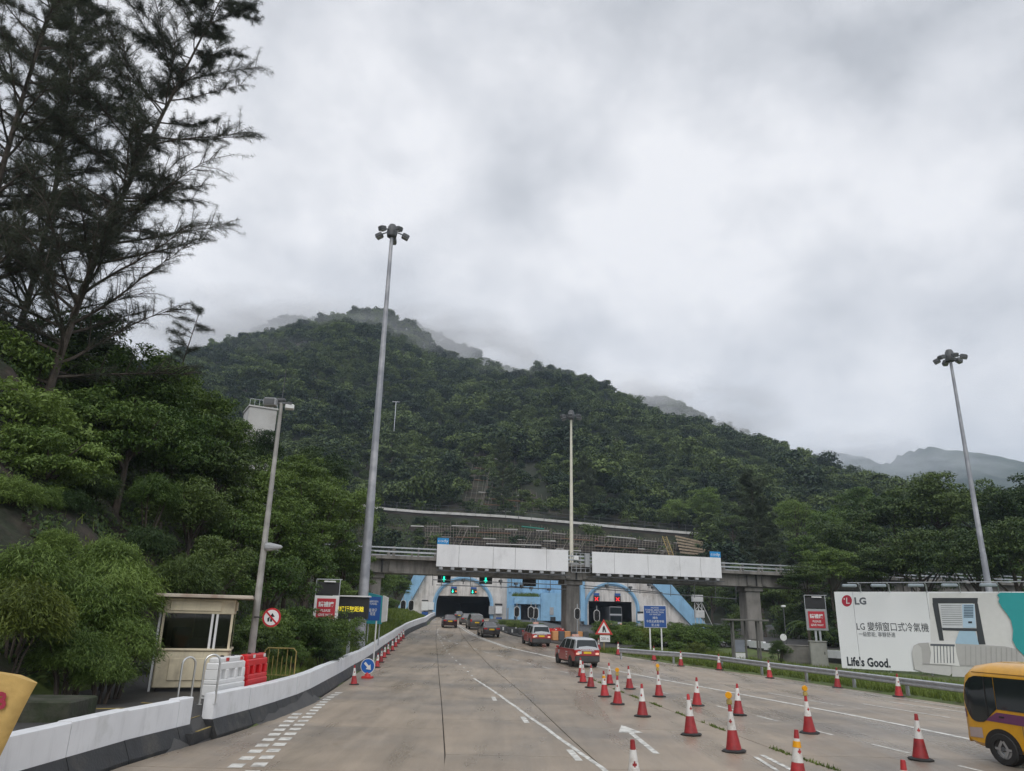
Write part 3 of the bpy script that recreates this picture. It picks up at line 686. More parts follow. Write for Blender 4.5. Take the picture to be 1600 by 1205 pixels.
def hoarding(label, px_edges, top_l, top_r, bot_l, bot_r, logo):
    t = thing('hoarding', label, 'hoarding')
    X0, X1 = px_edges[0], px_edges[-1]; off = .95
    def PT(px, f):
        k = (px - X0) / (X1 - X0); py = (top_l + (top_r - top_l) * k) * (1 - f) + (bot_l + (bot_r - bot_l) * k) * f
        return on_bridge(px, py, off)
    zt = (PT(X0, 0).z + PT(X1, 0).z) / 2; zb = (PT(X0, 1).z + PT(X1, 1).z) / 2
    a, b = PT(X0, .5), PT(X1, .5); W_ = (b - a).xy.length
    e = [W_ * (p - X0) / (X1 - X0) for p in px_edges]
    for u, v in zip(e[:-1], e[1:]):
        c = Vector(a.xy) + BD * ((u + v) / 2); mb = MB()
        mb.box((*c, (zt + zb) / 2), (v - u - .03, .09, zt - zb), M_HOARD, B_ANG, .01); mb.build('panel', t)
    mb = MB(); q0 = Vector(a.xy) - BN * .09; q1 = Vector(b.xy) - BN * .09
    for h in (zb + .15, (zt + zb) / 2, zt - .15): mb.bar((*q0, h), (*q1, h), .08, .08, M_GALV)
    for k in range(12):
        q = q0 + (q1 - q0) * (k + .5) / 12
        mb.bar((*q, zb - .38), (*q, zt - .05), .06, .06, M_GALV); mb.bar((*(q - BN * .03), zb + .9), (*(q - BN * .50), zb + .9), .05, .05, M_GALV)
    mb.build('support_frame', t)
    mb = MB(); mb.bar((*(q0 + BN * .55), zb - .36), (*(q1 + BN * .55), zb - .36), .08, .07, M_DGREY)
    mb.bar((*(q0 + BN * .05), zb - .36), (*(q1 + BN * .05), zb - .36), .08, .07, M_DGREY); mb.build('catwalk_rail', t)
    for k in range(12):
        q = q0 + (q1 - q0) * (k + .35) / 12 + BN * .55
        mb = MB(); mb.box((*q, zb - .19), (.34, .26, .22), M_GREY, B_ANG, .03); mb.box((*(q - BN * .145), zb - .17), (.28, .03, .16), M_WHITE, B_ANG); mb.build('floodlight', t)
    lx0, ly0, lx1, ly1 = logo
    la, lb = on_bridge(lx0, ly0, off), on_bridge(lx1, ly1, off); lc = (la + lb) / 2; zz0 = zt + .012
    hgt = max(.5, la.z - lb.z)
    lw = (lb - la).xy.length
    mb = MB(); mb.box((*lc.xy, zz0 + hgt / 2), (lw, .07, hgt), mat('logo_blue', (.02, .27, .62), .45, var=.04), B_ANG, .01); lg = mb.build('logo_sign', t)
    text('lettering', 'cody', lg, Vector((*(lc.xy + BN * .04), zz0 + hgt * .48)), M_WHITE, width=lw * .88, height=hgt * .62, bold=.0, M=RZ3(B_ANG))
    return t
hoarding('long white five-panel hoarding on the bridge left of the central lamp mast', [682, 715.5, 768, 802.5, 852.5, 888], 853, 857.5, 887, 891.5, (683.5, 842, 701, 852.5))
hoarding('long white five-panel hoarding on the bridge right of the central lamp mast', [925, 958.5, 1010, 1060, 1093.5, 1127], 861, 873, 894, 905, (1109, 863, 1126, 873))
# cage and cabinet between the two hoardings
cg = thing('bridge_cage', 'small steel access cage with grey cabinet between the two hoardings', 'cage')
a, b = on_bridge(893, 864, .5), on_bridge(922, 895, .5)
mb = MB()
for f in np.linspace(0, 1, 5):
    q = Vector(a.xy).lerp(Vector(b.xy), f); mb.bar((*q, a.z), (*q, b.z), .06, .06, M_GREY)
for f in np.linspace(0, 1, 6):
    z = a.z + (b.z - a.z) * f; mb.bar((*a.xy, z), (*b.xy, z), .05, .05, M_GREY)
mb.build('bars', cg)
c = on_bridge(917, 876, .6); mb = MB(); mb.box((*c.xy, c.z), (.45, .3, 1.3), M_GREY, B_ANG, .02); mb.build('cabinet', cg)
mb = MB(); c = on_bridge(900, 872, .6); mb.box((*c.xy, c.z), (.5, .25, .4), M_WHITE, B_ANG, .02); mb.build('equipment_box', cg)
# service pipes slung under the bridge
gn = thing('signal_gantry', 'thin pipe gantry with cameras hung below the bridge girder', 'gantry')
mb = MB()
for (p, q) in (((676, 906), (886, 914)), ((682, 914), (885, 921)), ((795, 916), (860, 921)), ((912, 915), (985, 921)), ((912, 919), (1150, 936)), ((985, 921), (1035, 926))):
    A, B = on_bridge(*p, 1.5), on_bridge(*q, 1.5); mb.tube([A, B], .045, M_DGREY, 6)
mb.build('pipe', gn)
for px, y0, y1 in ((676, 897, 915), (690, 897, 916), (735, 899, 917), (783, 901, 920), (799, 902, 918), (841, 903, 922), (860, 904, 922), (883, 905, 916), (950, 908, 923), (981, 908, 926), (1000, 910, 928), (1048, 912, 932), (1085, 913, 934), (1118, 914, 936), (1150, 916, 941)):
    A, B = on_bridge(px, y0, 1.5), on_bridge(px, y1, 1.5); mb = MB(); mb.tube([A, B], .03, M_DGREY, 6); mb.build('hanger', gn)
for px, py in ((724, 907), (782, 908), (806, 912), (815, 915), (830, 919), (858, 921), (948, 915), (985, 918), (1014, 914), (1020, 918)):
    c = on_bridge(px, py, 1.6); mb = MB(); mb.box(c, (.28, .35, .22), M_DGREY, .4, .03); mb.tube([c, c + Vector((0, 0, -.32))], .04, M_DGREY, 6); mb.build('camera_unit', gn)
M_GREENL = mat('green_led', (.01, .30, .22), .4, emit=(.02, .95, .62), estr=1.6); M_REDL = mat('red_led', (.3, .01, .01), .4, emit=(1.0, .02, .03), estr=1.4)
M_AMBL = mat('amber_led', (.3, .06, .01), .4, emit=(1.0, .16, .03), estr=1.0)
def lane_signal(label, px, py, Y, wpx, hpx, kind, cap=False, amber=False):
    c = AT(px, py, Y); s = (AT(px + 1, py, Y) - c).length; w, h = wpx * s, hpx * s
    w *= .88; h *= .88
    t = thing('lane_signal', label, 'lane signal', c, 0, 'lane control signals')
    mb = MB(); mb.box((0, 0, 0), (w, .3, h), M_BLACK, 0, .03); mb.build('housing', t)
    mb = MB(); mb.box((0, .05, h * .5 + .05), (w * 1.04, .5, .08), M_DGREY); mb.build('visor', t)
    f = h * .36; cx = -w * .16 if amber else 0
    if kind == 'arrow':
        mb = MB(); mb.plate([(cx, -f), (cx + f * .8, -f * .1), (cx + f * .3, -f * .1), (cx + f * .3, f), (cx - f * .3, f), (cx - f * .3, -f * .1), (cx - f * .8, -f * .1)], -.17, -.155, M_GREENL); mb.build('green_arrow', t)
    else:
        mb = MB()
        for a in (.785, -.785): mb.box((0, -.162 - a * .004, 0), (f * 2.3, .012, f * .42), M_REDL, M=Matrix.Rotation(a, 3, 'Y'))
        mb.build('red_cross', t)
    if amber:
        mb = MB(); mb.lathe([(h * .17, -.01), (h * .17, .01)], M_AMBL, 12, M=Matrix.Rotation(math.pi / 2, 3, 'X'), c=(w * .36, -.165, 0)); mb.build('amber_lamp', t)
    if cap:
        mb = MB(); mb.box((0, -.02, h * .5 + .5 * h * .42 + .10), (w * .95, .12, h * .42), M_BLUE, 0, .02); mb.build('blue_plate', t)
    mb = MB(); mb.tube([(-w * .3, .05, h * .5), (-w * .3, .05, h * .5 + 1.2)], .05, M_DGREY, 6); mb.build('hanger', t)
lane_signal('large black lane signal with green arrow under the bridge, left of the tunnel arch', 694, 905, 73.2, 23, 12.5, 'arrow')
lane_signal('large black lane signal with green arrow under the bridge, right of the tunnel arch', 759, 907, 75, 23, 12.5, 'arrow')
lane_signal('small green arrow signal with amber lamp at the tunnel mouth, left one', 709, 924, 158.5, 11, 8, 'arrow', True, True)
lane_signal('small green arrow signal with amber lamp at the tunnel mouth, right one', 740, 925, 158.5, 11, 8, 'arrow', True, True)
lane_signal('red cross lane signal above the left lane of the second tunnel', 932, 936, 158.5, 11, 10, 'cross', True)
lane_signal('red cross lane signal above the right lane of the second tunnel', 965, 936.5, 158.5, 11, 10, 'cross', True)
mb = MB(); c = AT(827, 907, 77); t = thing('message_box', 'blank black message box hanging below the bridge before the blue building', 'sign', c)
mb.box((0, 0, 0), (1.35, .35, 1.15), M_BLACK, .1, .03); mb.build('housing', t); mb = MB(); mb.box((.22, -.2, .22), (.5, .02, .16), M_GREY, .1); mb.build('label_plate', t)
mb = MB(); mb.tube([(-.5, 0, .5), (-.5, 0, 1.3)], .05, M_DGREY, 6).tube([(.5, 0, .5), (.5, 0, 1.3)], .05, M_DGREY, 6); mb.build('hanger', t)
def oval_signal(label, px, py, Y, h, w=None):
    c = AT(px, py, Y); gz = ground_z(c.x, c.y) if c.x < K4(Y) or Y < 62 else rz(Y); w = w or h * .55
    t = thing('traffic_signal', label, 'traffic signal', (c.x, c.y, gz), 0, 'oval signals before the tunnel')
    zc_ = c.z - gz; r = w / 2
    def oval(r, hh): return [(r * math.cos(a), zc_ + (hh / 2 - r) * (1 if math.sin(a) > 0 else -1) + r * math.sin(a)) for a in np.linspace(.01, 2 * math.pi - .01, 24, endpoint=False)]
    mb = MB(); mb.plate(oval(r, h), -.02, .0, M_WHITE); mb.build('backing_rim', t)
    mb = MB(); mb.plate(oval(r * .84, h - w * .16), -.06, -.021, M_BLACK); mb.build('backing_board', t)
    for k in (-1, 0, 1):
        mb = MB(); mb.lathe([(r * .42, 0), (r * .46, .12), (r * .40, .121), (r * .36, .02)], M_BLACK, 12, M=Matrix.Rotation(math.pi / 2, 3, 'X'), c=(0, -.06, zc_ + k * h * .25)); mb.build('lamp_hood', t)
    mb = MB(); mb.tube([(0, .06, 0), (0, .06, zc_ + h * .85)], .06, M_GALV, 8); mb.build('post', t)
for lb, px, py, Y, h in (('oval signal on the grass bank, left of the two by the first tunnel', 630, 946, 100, 1.35), ('oval signal on the grass bank, right of the two by the first tunnel', 642.5, 946, 100, 1.35), ('oval signal standing before the canopy of the blue building', 807.5, 956, 105, 1.4), ('oval signal before the blue building, left of a close pair', 829.7, 957, 100, 1.5), ('oval signal before the blue building, right of a close pair', 836.8, 958.5, 104, 1.5), ('oval signal standing in front of the central bridge pillar', 902, 959, 73, 1.05), ('oval signal standing before the second tunnel mouth', 932.5, 962, 100, 1.45)):
    oval_signal(lb, px, py, Y, h)

# ------------------------------------------------------------------ lamp masts and posts
def high_mast(label, base, top_z, r0, r1, m, heads, hr=1.5, ring=True):
    t = thing('lamp_mast', label, 'lamp mast', base); H = top_z - base[2]
    mb = MB(); mb.tube([(0, 0, 0), (0, 0, H * .34), (0, 0, H * .345), (0, 0, H * .68), (0, 0, H * .685), (0, 0, H)], [r0, r0 + (r1 - r0) * .34, (r0 + (r1 - r0) * .34) * .93, r0 + (r1 - r0) * .68, (r0 + (r1 - r0) * .68) * .93, r1], m, 14); mb.build('pole', t, True)
    mb = MB(); mb.lathe([(r0 * 1.7, 0), (r0 * 1.7, .06), (r0 * 1.05, .07), (r0 * 1.05, .4)], m, 14); mb.build('base_flange', t)
    mb = MB(); mb.lathe([(hr * .10, -.55), (hr * .34, -.45), (hr * .40, -.1), (hr * .32, .35), (hr * .22, .55), (hr * .04, .62)], M_DGREY, 14, c=(0, 0, H)); mb.build('head_drum', t, True)
    for k in range(heads):
        a = 2 * math.pi * k / heads + .35; d = Vector((math.cos(a), math.sin(a), 0)); R = RZ3(a)
        mb = MB(); mb.bar(d * hr * .3 + Vector((0, 0, H)), d * hr * .82 + Vector((0, 0, H - .12)), .07, .07, M_DGREY); mb.build('arm', t)
        mb = MB(); c = d * hr * 1.0 + Vector((0, 0, H - .22)); tilt = R @ Matrix.Rotation(.35, 3, 'Y')
        mb.box(c, (hr * .52, hr * .44, .34), M_DGREY, M=tilt, ch=.06); mb.box(c + tilt @ Vector((.02, 0, -.19)), (hr * .44, hr * .36, .03), M_GREY, M=tilt); mb.build('floodlight', t)
    return t
M_MAST = mat('mast_steel', (.30, .31, .34), .5, metal=.3, var=.14, vscale=1.0, col2=(.44, .44, .46), c2scale=.5, c2pos=(.45, .65))
M_MASTC = mat('mast_cream', (.66, .63, .52), .5, var=.08)
b = AT(565.5, 940, 50); high_mast('tall grey flood-light mast rising behind the roadside signs on the grass bank', (b.x + .05, 50, ground_z(b.x, 50) - .1), AT(618, 362, 50).z, .36, .13, M_MAST, 5, 1.05)
b = AT(893, 900, 80); high_mast('cream flood-light mast behind the bridge between the two hoardings', (b.x, 80, rz(80)), AT(893, 649, 80).z, .26, .12, M_MASTC, 6, 1.0)
b = AT(1545, 920, 58); high_mast('grey flood-light mast rising behind the large advertising billboard', (b.x, 58, ground_z(b.x, 58) - .1), AT(1493, 557, 58).z, .27, .11, M_MAST, 6, 1.0)
b = AT(395, 1000, 24); bz = ground_z(b.x, 24); tz = AT(443, 628, 24).z
lp = thing('lamp_post', 'slim weathered steel lamp post with box floodlights beside the cream booth', 'lamp post', (b.x, 24, bz - .05)); H = tz - bz
M_POST = mat('weathered_post', (.34, .33, .31), .6, metal=.1, var=.25, vscale=2.5)
mb = MB(); mb.tube([(0, 0, 0), (0, 0, H * .5), (0, 0, H)], [.125, .095, .06], M_POST, 10); mb.build('pole', lp, True)
mb = MB(); mb.bar((-.5, 0, H), (.35, 0, H), .08, .08, M_DGREY); mb.build('cross_arm', lp)
mb = MB(); mb.box((-.32, -.15, H - .02), (.42, .3, .26), M_GREY, 0, .03); mb.box((-.32, -.31, H - .02), (.34, .02, .19), M_DGREY); mb.build('floodlight', lp)
mb = MB(); mb.box((.26, .1, H - .1), (.3, .26, .16), M_WHITE, .3, .03); mb.build('floodlight', lp)
mb = MB(); mb.box((-.15, .05, H + .13), (.5, .15, .10), M_DGREY, 0, .02); mb.build('junction_box', lp)
mb = MB(); mb.tube([(0, 0, H), (.02, 0, H + 1.2)], .012, M_DGREY, 5); mb.build('lightning_rod', lp)
mb = MB(); mb.lathe([(.10, 0), (.13, .05), (.13, .16), (.06, .5), (.02, .55)], M_GREY, 10, M=Matrix.Rotation(math.pi / 2, 3, 'Y'), c=(.05, -.05, H * .47)); mb.build('siren_horn', lp)
c = AT(424.5, 965, 23.6) - Vector((b.x, 24, bz - .05))
mb = MB(); mb.lathe([(.28, -.012), (.28, .012)], mat('sign_red', (.50, .02, .03), .4), 24, M=Matrix.Rotation(math.pi / 2, 3, 'X'), c=c); mb.build('sign_rim', lp)
mb = MB(); mb.lathe([(.225, -.004), (.225, .004)], M_WHITE, 24, M=Matrix.Rotation(math.pi / 2, 3, 'X'), c=c + Vector((0, -.018, 0))); ns = mb.build('sign_face', lp); ns['label'] = 'round white no-left-turn face with red rim and slash'
mb = MB(); mb.plate([(-.03, -.12), (.03, -.12), (.03, .02), (.10, .02), (.02, .13), (-.06, .02), (-.03, .02)], -.026, -.0235, M_BLACK, c=c).plate([(-.11, -.12), (-.06, -.12), (-.05, .02), (-.12, -.02)], -.026, -.0235, M_BLACK, c=c); mb.build('symbol', ns)
mb = MB(); mb.box(c + Vector((0, -.031, 0)), (.46, .006, .05), mat('sign_red', (0, 0, 0)), M=Matrix.Rotation(.785, 3, 'Y')); mb.build('slash', ns)
mb = MB(); mb.bar(c + Vector((-.25, .03, 0)), Vector((0, -.1, c.z)), .04, .04, M_DGREY); mb.build('sign_bracket', lp)

# ------------------------------------------------------------------ booth and street furniture on the raised platform
bx = G(303, 1092, .74); BR = .30
booth = thing('guard_booth', 'cream guard booth with flat overhanging roof and wide dark windows beside the lamp post', 'booth', (-9.22, 23.3, .74), BR); booth.scale = (.93, .93, .96)
W2, D2 = 1.05, .8
mb = MB(); mb.box((0, 0, .62), (2 * W2, 2 * D2, 1.04), M_CREAM, 0, .04); mb.build('lower_wall', booth)
mb = MB(); mb.box((0, -D2 - .02, .62), (1.3, .035, .62), M_CREAM, 0, .012); mb.box((W2 + .02, 0, .62), (.035, 1.0, .62), M_CREAM, 0, .012); mb.build('wall_panel', booth)
mb = MB(); mb.box((0, 0, .05), (2 * W2 - .2, 2 * D2 - .2, .1), M_BLACK); mb.build('plinth', booth)
mb = MB(); mb.box((0, 0, 1.17), (2 * W2 + .1, 2 * D2 + .1, .06), M_CREAM, 0, .015); mb.build('window_sill', booth)
mb = MB(); mb.box((0, 0, 2.42), (2 * W2, 2 * D2, .44), M_CREAM, 0, .03); mb.box((-.1, -D2 - .03, 2.42), (1.5, .05, .28), M_CREAM, 0, .012); mb.box((W2 + .03, 0, 2.44), (.05, 1.1, .26), M_CREAM, 0, .012); mb.build('fascia', booth)
mb = MB(); mb.box((.12, -.1, 2.71), (2.9, 2.3, .10), mat('booth_roof', (.50, .44, .36), .7, var=.2, col2=(.30, .22, .17), c2scale=1.5), 0, .02); mb.build('roof', booth)
for (x, y) in ((-W2 + .05, -D2 + .05), (W2 - .05, -D2 + .05), (-W2 + .05, D2 - .05), (W2 - .05, D2 - .05), (.42, -D2 + .05), (.56, -D2 + .05)):
    mb = MB(); mb.box((x, y, 1.70), (.07, .07, 1.0), M_CREAM if abs(x) > .9 else M_WHITE); mb.build('mullion', booth)
for (c, d) in (((-.29, -D2 + .03, 1.7), (1.32, .02, .98)), ((.78, -D2 + .03, 1.7), (.36, .02, .98)), ((W2 - .03, 0, 1.7), (.02, 1.4, .98)), ((-W2 + .03, 0, 1.7), (.02, 1.4, .98))):
    mb = MB(); mb.box(c, d, M_SGLASS); mb.build('window_pane', booth)
mb = MB(); mb.box((-.62, D2 - .1, 1.7), (.8, .04, .98), M_CREAM); mb.build('back_wall', booth)
mb = MB(); mb.box((.35, D2 - .06, 1.7), (1.1, .02, .98), M_SGLASS); mb.build('window_pane', booth)
mb = MB(); mb.box((-.5, .1, 1.5), (.5, .5, .6), M_DGREY, .3, .05); mb.build('chair_back', booth)
mb = MB(); mb.box((-W2 - .06, -D2 + .1, 1.25), (.06, .06, 2.5), M_WHITE); mb.build('drain_pipe', booth)
mb = MB(); mb.box((.1, .2, 1.30), (.8, .5, .35), M_DGREY, 0, .03); mb.build('desk_equipment', booth)
def water_barrier(label, loc, ang, m, acc):
    t = thing('water_barrier', label, 'barrier', loc, ang, 'plastic water-filled barriers'); L, Hh, Wd = 1.55, 1.02, .42
    mb = MB(); mb.box((0, 0, .42), (L, Wd, .12), m, 0, .03); mb.box((0, 0, .22), (L, Wd + .04, .30), m, 0, .04); mb.box((0, 0, .04), (L - .1, Wd + .06, .08), m, 0, .02)
    for x in (-L / 2 + .09, -L / 6, L / 6, L / 2 - .09): mb.box((x, 0, .60), (.17, Wd - .02, .26), m, 0, .03)
    mb.box((0, .03, .60), (L - .1, Wd * .5, .28), m)
    mb.box((0, 0, .80), (L, Wd - .06, .18), m, 0, .03); mb.box((0, 0, .95), (L - .04, Wd - .16, .14), m, 0, .04); mb.build('shell', t)
    for x in (-L * .15, L * .38):
        mb = MB(); mb.box((x, -Wd / 2 + .075, .955), (.16, .012, .09), acc); mb.build('reflector', t)
    for x in (-.3, .3):
        mb = MB(); mb.lathe([(.05, 0), (.05, .03), (.03, .04)], M_BLACK, 10, c=(x, 0, 1.02)); mb.build('filler_cap', t)
wb = G(352, 1090, .74); water_barrier('white plastic water barrier with red reflectors beside the booth', (XL(21.5) - .86, 21.5, .74), 1.45, M_WHITE, M_RED)
wb = G(394, 1082, .74); water_barrier('bright red plastic water barrier beside the white one', (XL(23.3) - .86, 23.3, .74), 1.52, mat('barrier_red', (.62, .015, .02), .4), M_WHITE)
def hoop(name, label, c, ang, w, h, r, m, group=None):
    t = thing(name, label, 'hoop barrier', c, ang, group)
    pts = [(-w / 2, 0, 0)] + [(-w / 2 * math.cos(a) * 1.0, 0, h - w / 2 + w / 2 * math.sin(a)) for a in np.linspace(0, math.pi, 9)] + [(w / 2, 0, 0)]
    mb = MB(); mb.tube(pts, r, m, 8); mb.build('hoop', t, True)
    for s in (-1, 1):
        mb = MB(); mb.lathe([(r * 2.2, 0), (r * 2.2, .012)], m, 10, c=(s * w / 2, 0, 0)); mb.build('foot_plate', t)
M_STAIN = mat('stainless_steel', (.62, .63, .62), .28, metal=.9, var=.05)
g = G(286, 1103, .74); hoop('steel_hoop', 'stainless steel hoop rail in front of the booth, by the yellow line', (g.x, g.y, .74), .9, .34, 1.1, .025, M_STAIN, 'steel hoops by the steps')
g = G(326, 1102, .74); hoop('steel_hoop', 'stainless steel hoop rail at the head of the steps against the white water barrier', (g.x - .1, g.y + .15, .74), .5, .36, 1.15, .025, M_STAIN, 'steel hoops by the steps')
g = AT(434, 1060, 26.5); yb = thing('yellow_barrier', 'faded yellow tubular crowd barrier on the grass behind the white wall', 'crowd barrier', (g.x, 26.5, ground_z(g.x, 26.5)), -.1)
mb = MB(); mb.tube([(-.55, 0, 0), (-.55, 0, .95), (-.45, 0, 1.05), (.45, 0, 1.05), (.55, 0, .95), (.55, 0, 0)], .022, M_YPAINT, 8); mb.build('frame', yb)
mb = MB(); mb.tube([(-.55, 0, .2), (.55, 0, .2)], .016, M_YPAINT, 6); mb.build('bottom_rail', yb)
for k in range(6):
    mb = MB(); x = -.4 + k * .16; mb.tube([(x, 0, .2), (x, 0, .8 if k % 2 else 1.04)], .012, M_YPAINT, 6); mb.build('bar', yb)
# bagged sign at the foot of the near barrier
c = AT(14, 1110, 11.5); sg = thing('bagged_sign', 'yellow cloth bag with maroon lettering pulled over a roadside sign by the near barrier', 'covered sign', (c.x - .25, 11.5, 0))
M_BAG = mat('yellow_cloth', (.54, .36, .12), .8, var=.12, vscale=4, bump=.25, bscale=9)
zt, zb = c.z + .50, c.z - .80
vs, fs = [], []; rows = 14
for j in range(rows + 1):
    f = j / rows; z = zt + (zb - zt) * f; w = .58 - .40 * f ** .9; dpt = .09 + .03 * math.sin(f * 3.1)
    for i in range(20):
        a = 2 * math.pi * i / 20; ca = math.cos(a); fold = 1 + .05 * math.sin(a * 4 + f * 4) * (.4 + f)
        vs.append((w * math.copysign(abs(ca) ** .7, ca), dpt * math.sin(a) * fold + .02 * math.sin(ca * 6 + f * 2), z - .10 * ca * (1 - f) - .03 * ca * ca * (1 - f)))
for j in range(rows):
    for i in range(20): k = (i + 1) % 20; fs.append((j * 20 + i, j * 20 + k, j * 20 + 20 + k, j * 20 + 20 + i))
fs += [tuple(range(20)), tuple(reversed(range(rows * 20, rows * 20 + 20)))]
mb = MB(); mb.add(vs, fs, M_BAG); bag = mb.build('bag', sg, True)
M_MAROON = mat('maroon_print', (.34, .03, .06), .7)
text('lettering', 'AIB', bag, (.06, -.145, c.z + .14), M_MAROON, width=.44, height=.24, bold=.05)
text('lettering', '工程', bag, (.06, -.145, c.z - .22), mat('orange_print', (.52, .20, .05), .7), width=.3, height=.14, bold=.02)
mb = MB(); mb.tube([(0, 0, 0), (0, 0, zb + .1)], .04, M_GALV, 8); mb.box((0, 0, .03), (.6, .5, .06), M_RUBBER); mb.build('stand', sg)

# ------------------------------------------------------------------ roadside signs
M_SIGNR = mat('sign_panel_red', (.47, .025, .04), .45, var=.05)
def give_way(label, c, ang, s, base_z, lens=True):
    t = thing('give_way_sign', label, 'sign', (c.x, c.y, base_z), ang); z = c.z - base_z
    mb = MB(); mb.box((0, 0, z), (1.28 * s, .16, 1.30 * s), M_GREY if not lens else M_WHITE, 0, .02); mb.build('frame', t)
    mb = MB(); mb.box((0, -.09, z), (.98 * s, .02, 1.02 * s), M_SIGNR); pn = mb.build('red_panel', t)
    text('lettering', '請禮讓', pn, (0, -.104, z + .22 * s), M_WHITE, width=.8 * s, height=.27 * s, bold=.03)
    text('lettering', 'PLEASE', pn, (0, -.104, z - .10 * s), M_WHITE, width=.5 * s, height=.13 * s, bold=.02)
    text('lettering', 'GIVE WAY', pn, (0, -.104, z - .32 * s), M_WHITE, width=.76 * s, height=.13 * s, bold=.02)
    mb = MB(); mb.box((0, .02, z + 1.02 * s), (1.2 * s, .12, .66 * s), M_BLACK, 0, .02); mb.build('solar_panel_box', t)
    mb = MB()
    for x in (-.62 * s, .62 * s): mb.bar((x, 0, z + .6 * s), (x, 0, z + 1.5 * s), .035, .035, M_GALV)
    mb.bar((-.62 * s, 0, z + 1.5 * s), (.72 * s, 0, z + 1.5 * s), .04, .04, M_GALV); mb.build('lamp_frame', t)
    mb = MB(); mb.box((.1 * s, -.14, z + 1.38 * s), (.6 * s, .12, .07 * s), M_WHITE, 0, .01); mb.build('lamp_tube', t)
    for x in (-.13 * s, .13 * s):
        mb = MB(); mb.box((x, .06, z / 2 - .3), (.12 * s, .12, z - .6), M_GALV); mb.build('post', t)
    return t
c = AT(509.5, 951, 40); give_way('white-framed red courtesy sign with Chinese lettering half hidden by the left bushes', c, .08, .98, ground_z(c.x, 40))
c = AT(1276, 968.5, G(1281, 1041, -.2).y + .75); gws = give_way('grey-framed red give-way sign standing behind the tall roadside cabinet', c, -.25, 1.17, ground_z(c.x, c.y), False)
c = AT(549, 950, 43.5); led = thing('led_sign', 'black electronic sign with yellow characters beside the red courtesy sign', 'message sign', (c.x, 43.5, ground_z(c.x, 43.5)), .05); z = c.z - ground_z(c.x, 43.5)
mb = MB(); mb.box((0, 0, z), (1.95, .3, 1.15), M_BLACK, 0, .02); mb.build('housing', led)
mb = MB(); mb.box((0, -.05, z + .63), (2.1, .55, .07), M_WHITE, 0, .01); mb.build('canopy', led)
text('lettering', '限紅行駛距離', led, (-.08, -.157, z - .06), mat('yellow_led', (.5, .4, .02), .4, emit=(1.0, .80, .03), estr=.9), width=1.6, height=.29)
mb = MB(); mb.box((0, .02, z / 2 - .3), (.16, .16, z - .6), M_GALV); mb.build('post', led)
c = AT(583, 951, 48); bs = thing('blue_sign', 'small blue direction sign on white posts right of the electronic sign', 'sign', (c.x, 48, ground_z(c.x, 48)), -.1); z = c.z - ground_z(c.x, 48)
mb = MB(); mb.box((0, 0, z), (.92, .05, 1.42), M_BLUE, 0, .01); mb.build('panel', bs)
text('lettering', 'ABERDEEN\nTUNNEL', bs, (0, -.03, z + .35), M_WHITE, width=.6, height=.26); text('lettering', '香港仔\n隧道', bs, (0, -.03, z - .2), M_WHITE, width=.5, height=.42)
for x in (.25,):
    mb = MB(); mb.tube([(x, .06, 0), (x, .06, z)], .045, M_WHITE, 8); mb.build('post', bs)
c = AT(584, 949, 54); tb = thing('teal_board', 'teal and white information board behind the small blue sign', 'notice board', (c.x, 54, ground_z(c.x, 54)), -.35); z = c.z - ground_z(c.x, 54)
mb = MB(); mb.plate([(-1.0, z - 1.1), (.7, z - 1.1), (.7, z + .75), (-1.0, z + 1.1)], -.06, .06, mat('teal_panel', (.05, .36, .42), .5)); mb.build('panel', tb)
mb = MB(); mb.plate([(.705, z - 1.0), (1.1, z - .9), (1.1, z + .66), (.705, z + .8)], -.07, .05, M_WHITE); mb.build('side_panel', tb)
mb = MB(); mb.tube([(-.4, .1, 0), (-.4, .1, z)], .05, M_GALV, 8).tube([(.5, .1, 0), (.5, .1, z)], .05, M_GALV, 8); mb.build('post', tb)
# keep-right disc on the road
g = G(574, 1060); kr = thing('keep_left_sign', 'round blue arrow sign on a red base beside the first barrier cone', 'sign', g, -.1)
mb = MB(); mb.box((0, 0, .05), (.5, .45, .10), M_RED, 0, .02); mb.lathe([(.16, .10), (.10, .30)], M_RED, 12); mb.build('base', kr)
mb = MB(); mb.lathe([(.36, -.012), (.36, .012)], M_WHITE, 28, M=Matrix.Rotation(math.pi / 2, 3, 'X'), c=(0, -.08, .56)); mb.build('white_rim', kr)
mb = MB(); mb.lathe([(.325, -.004), (.325, .004)], mat('disc_blue', (.015, .12, .45), .4), 28, M=Matrix.Rotation(math.pi / 2, 3, 'X'), c=(0, -.098, .56)); dc = mb.build('blue_face', kr)
A = Matrix.Rotation(math.radians(135), 3, 'Y')
mb = MB(); mb.plate([(-.055, -.22), (.055, -.22), (.055, .03), (.16, .03), (0, .24), (-.16, .03), (-.055, .03)], -.006, .0, M_WHITE, M=A, c=(0, -.105, .56)); mb.build('arrow', dc)
mb = MB(); mb.tube([(0, -.03, .25), (0, -.03, .85)], .03, M_GALV, 8); mb.build('post', kr)
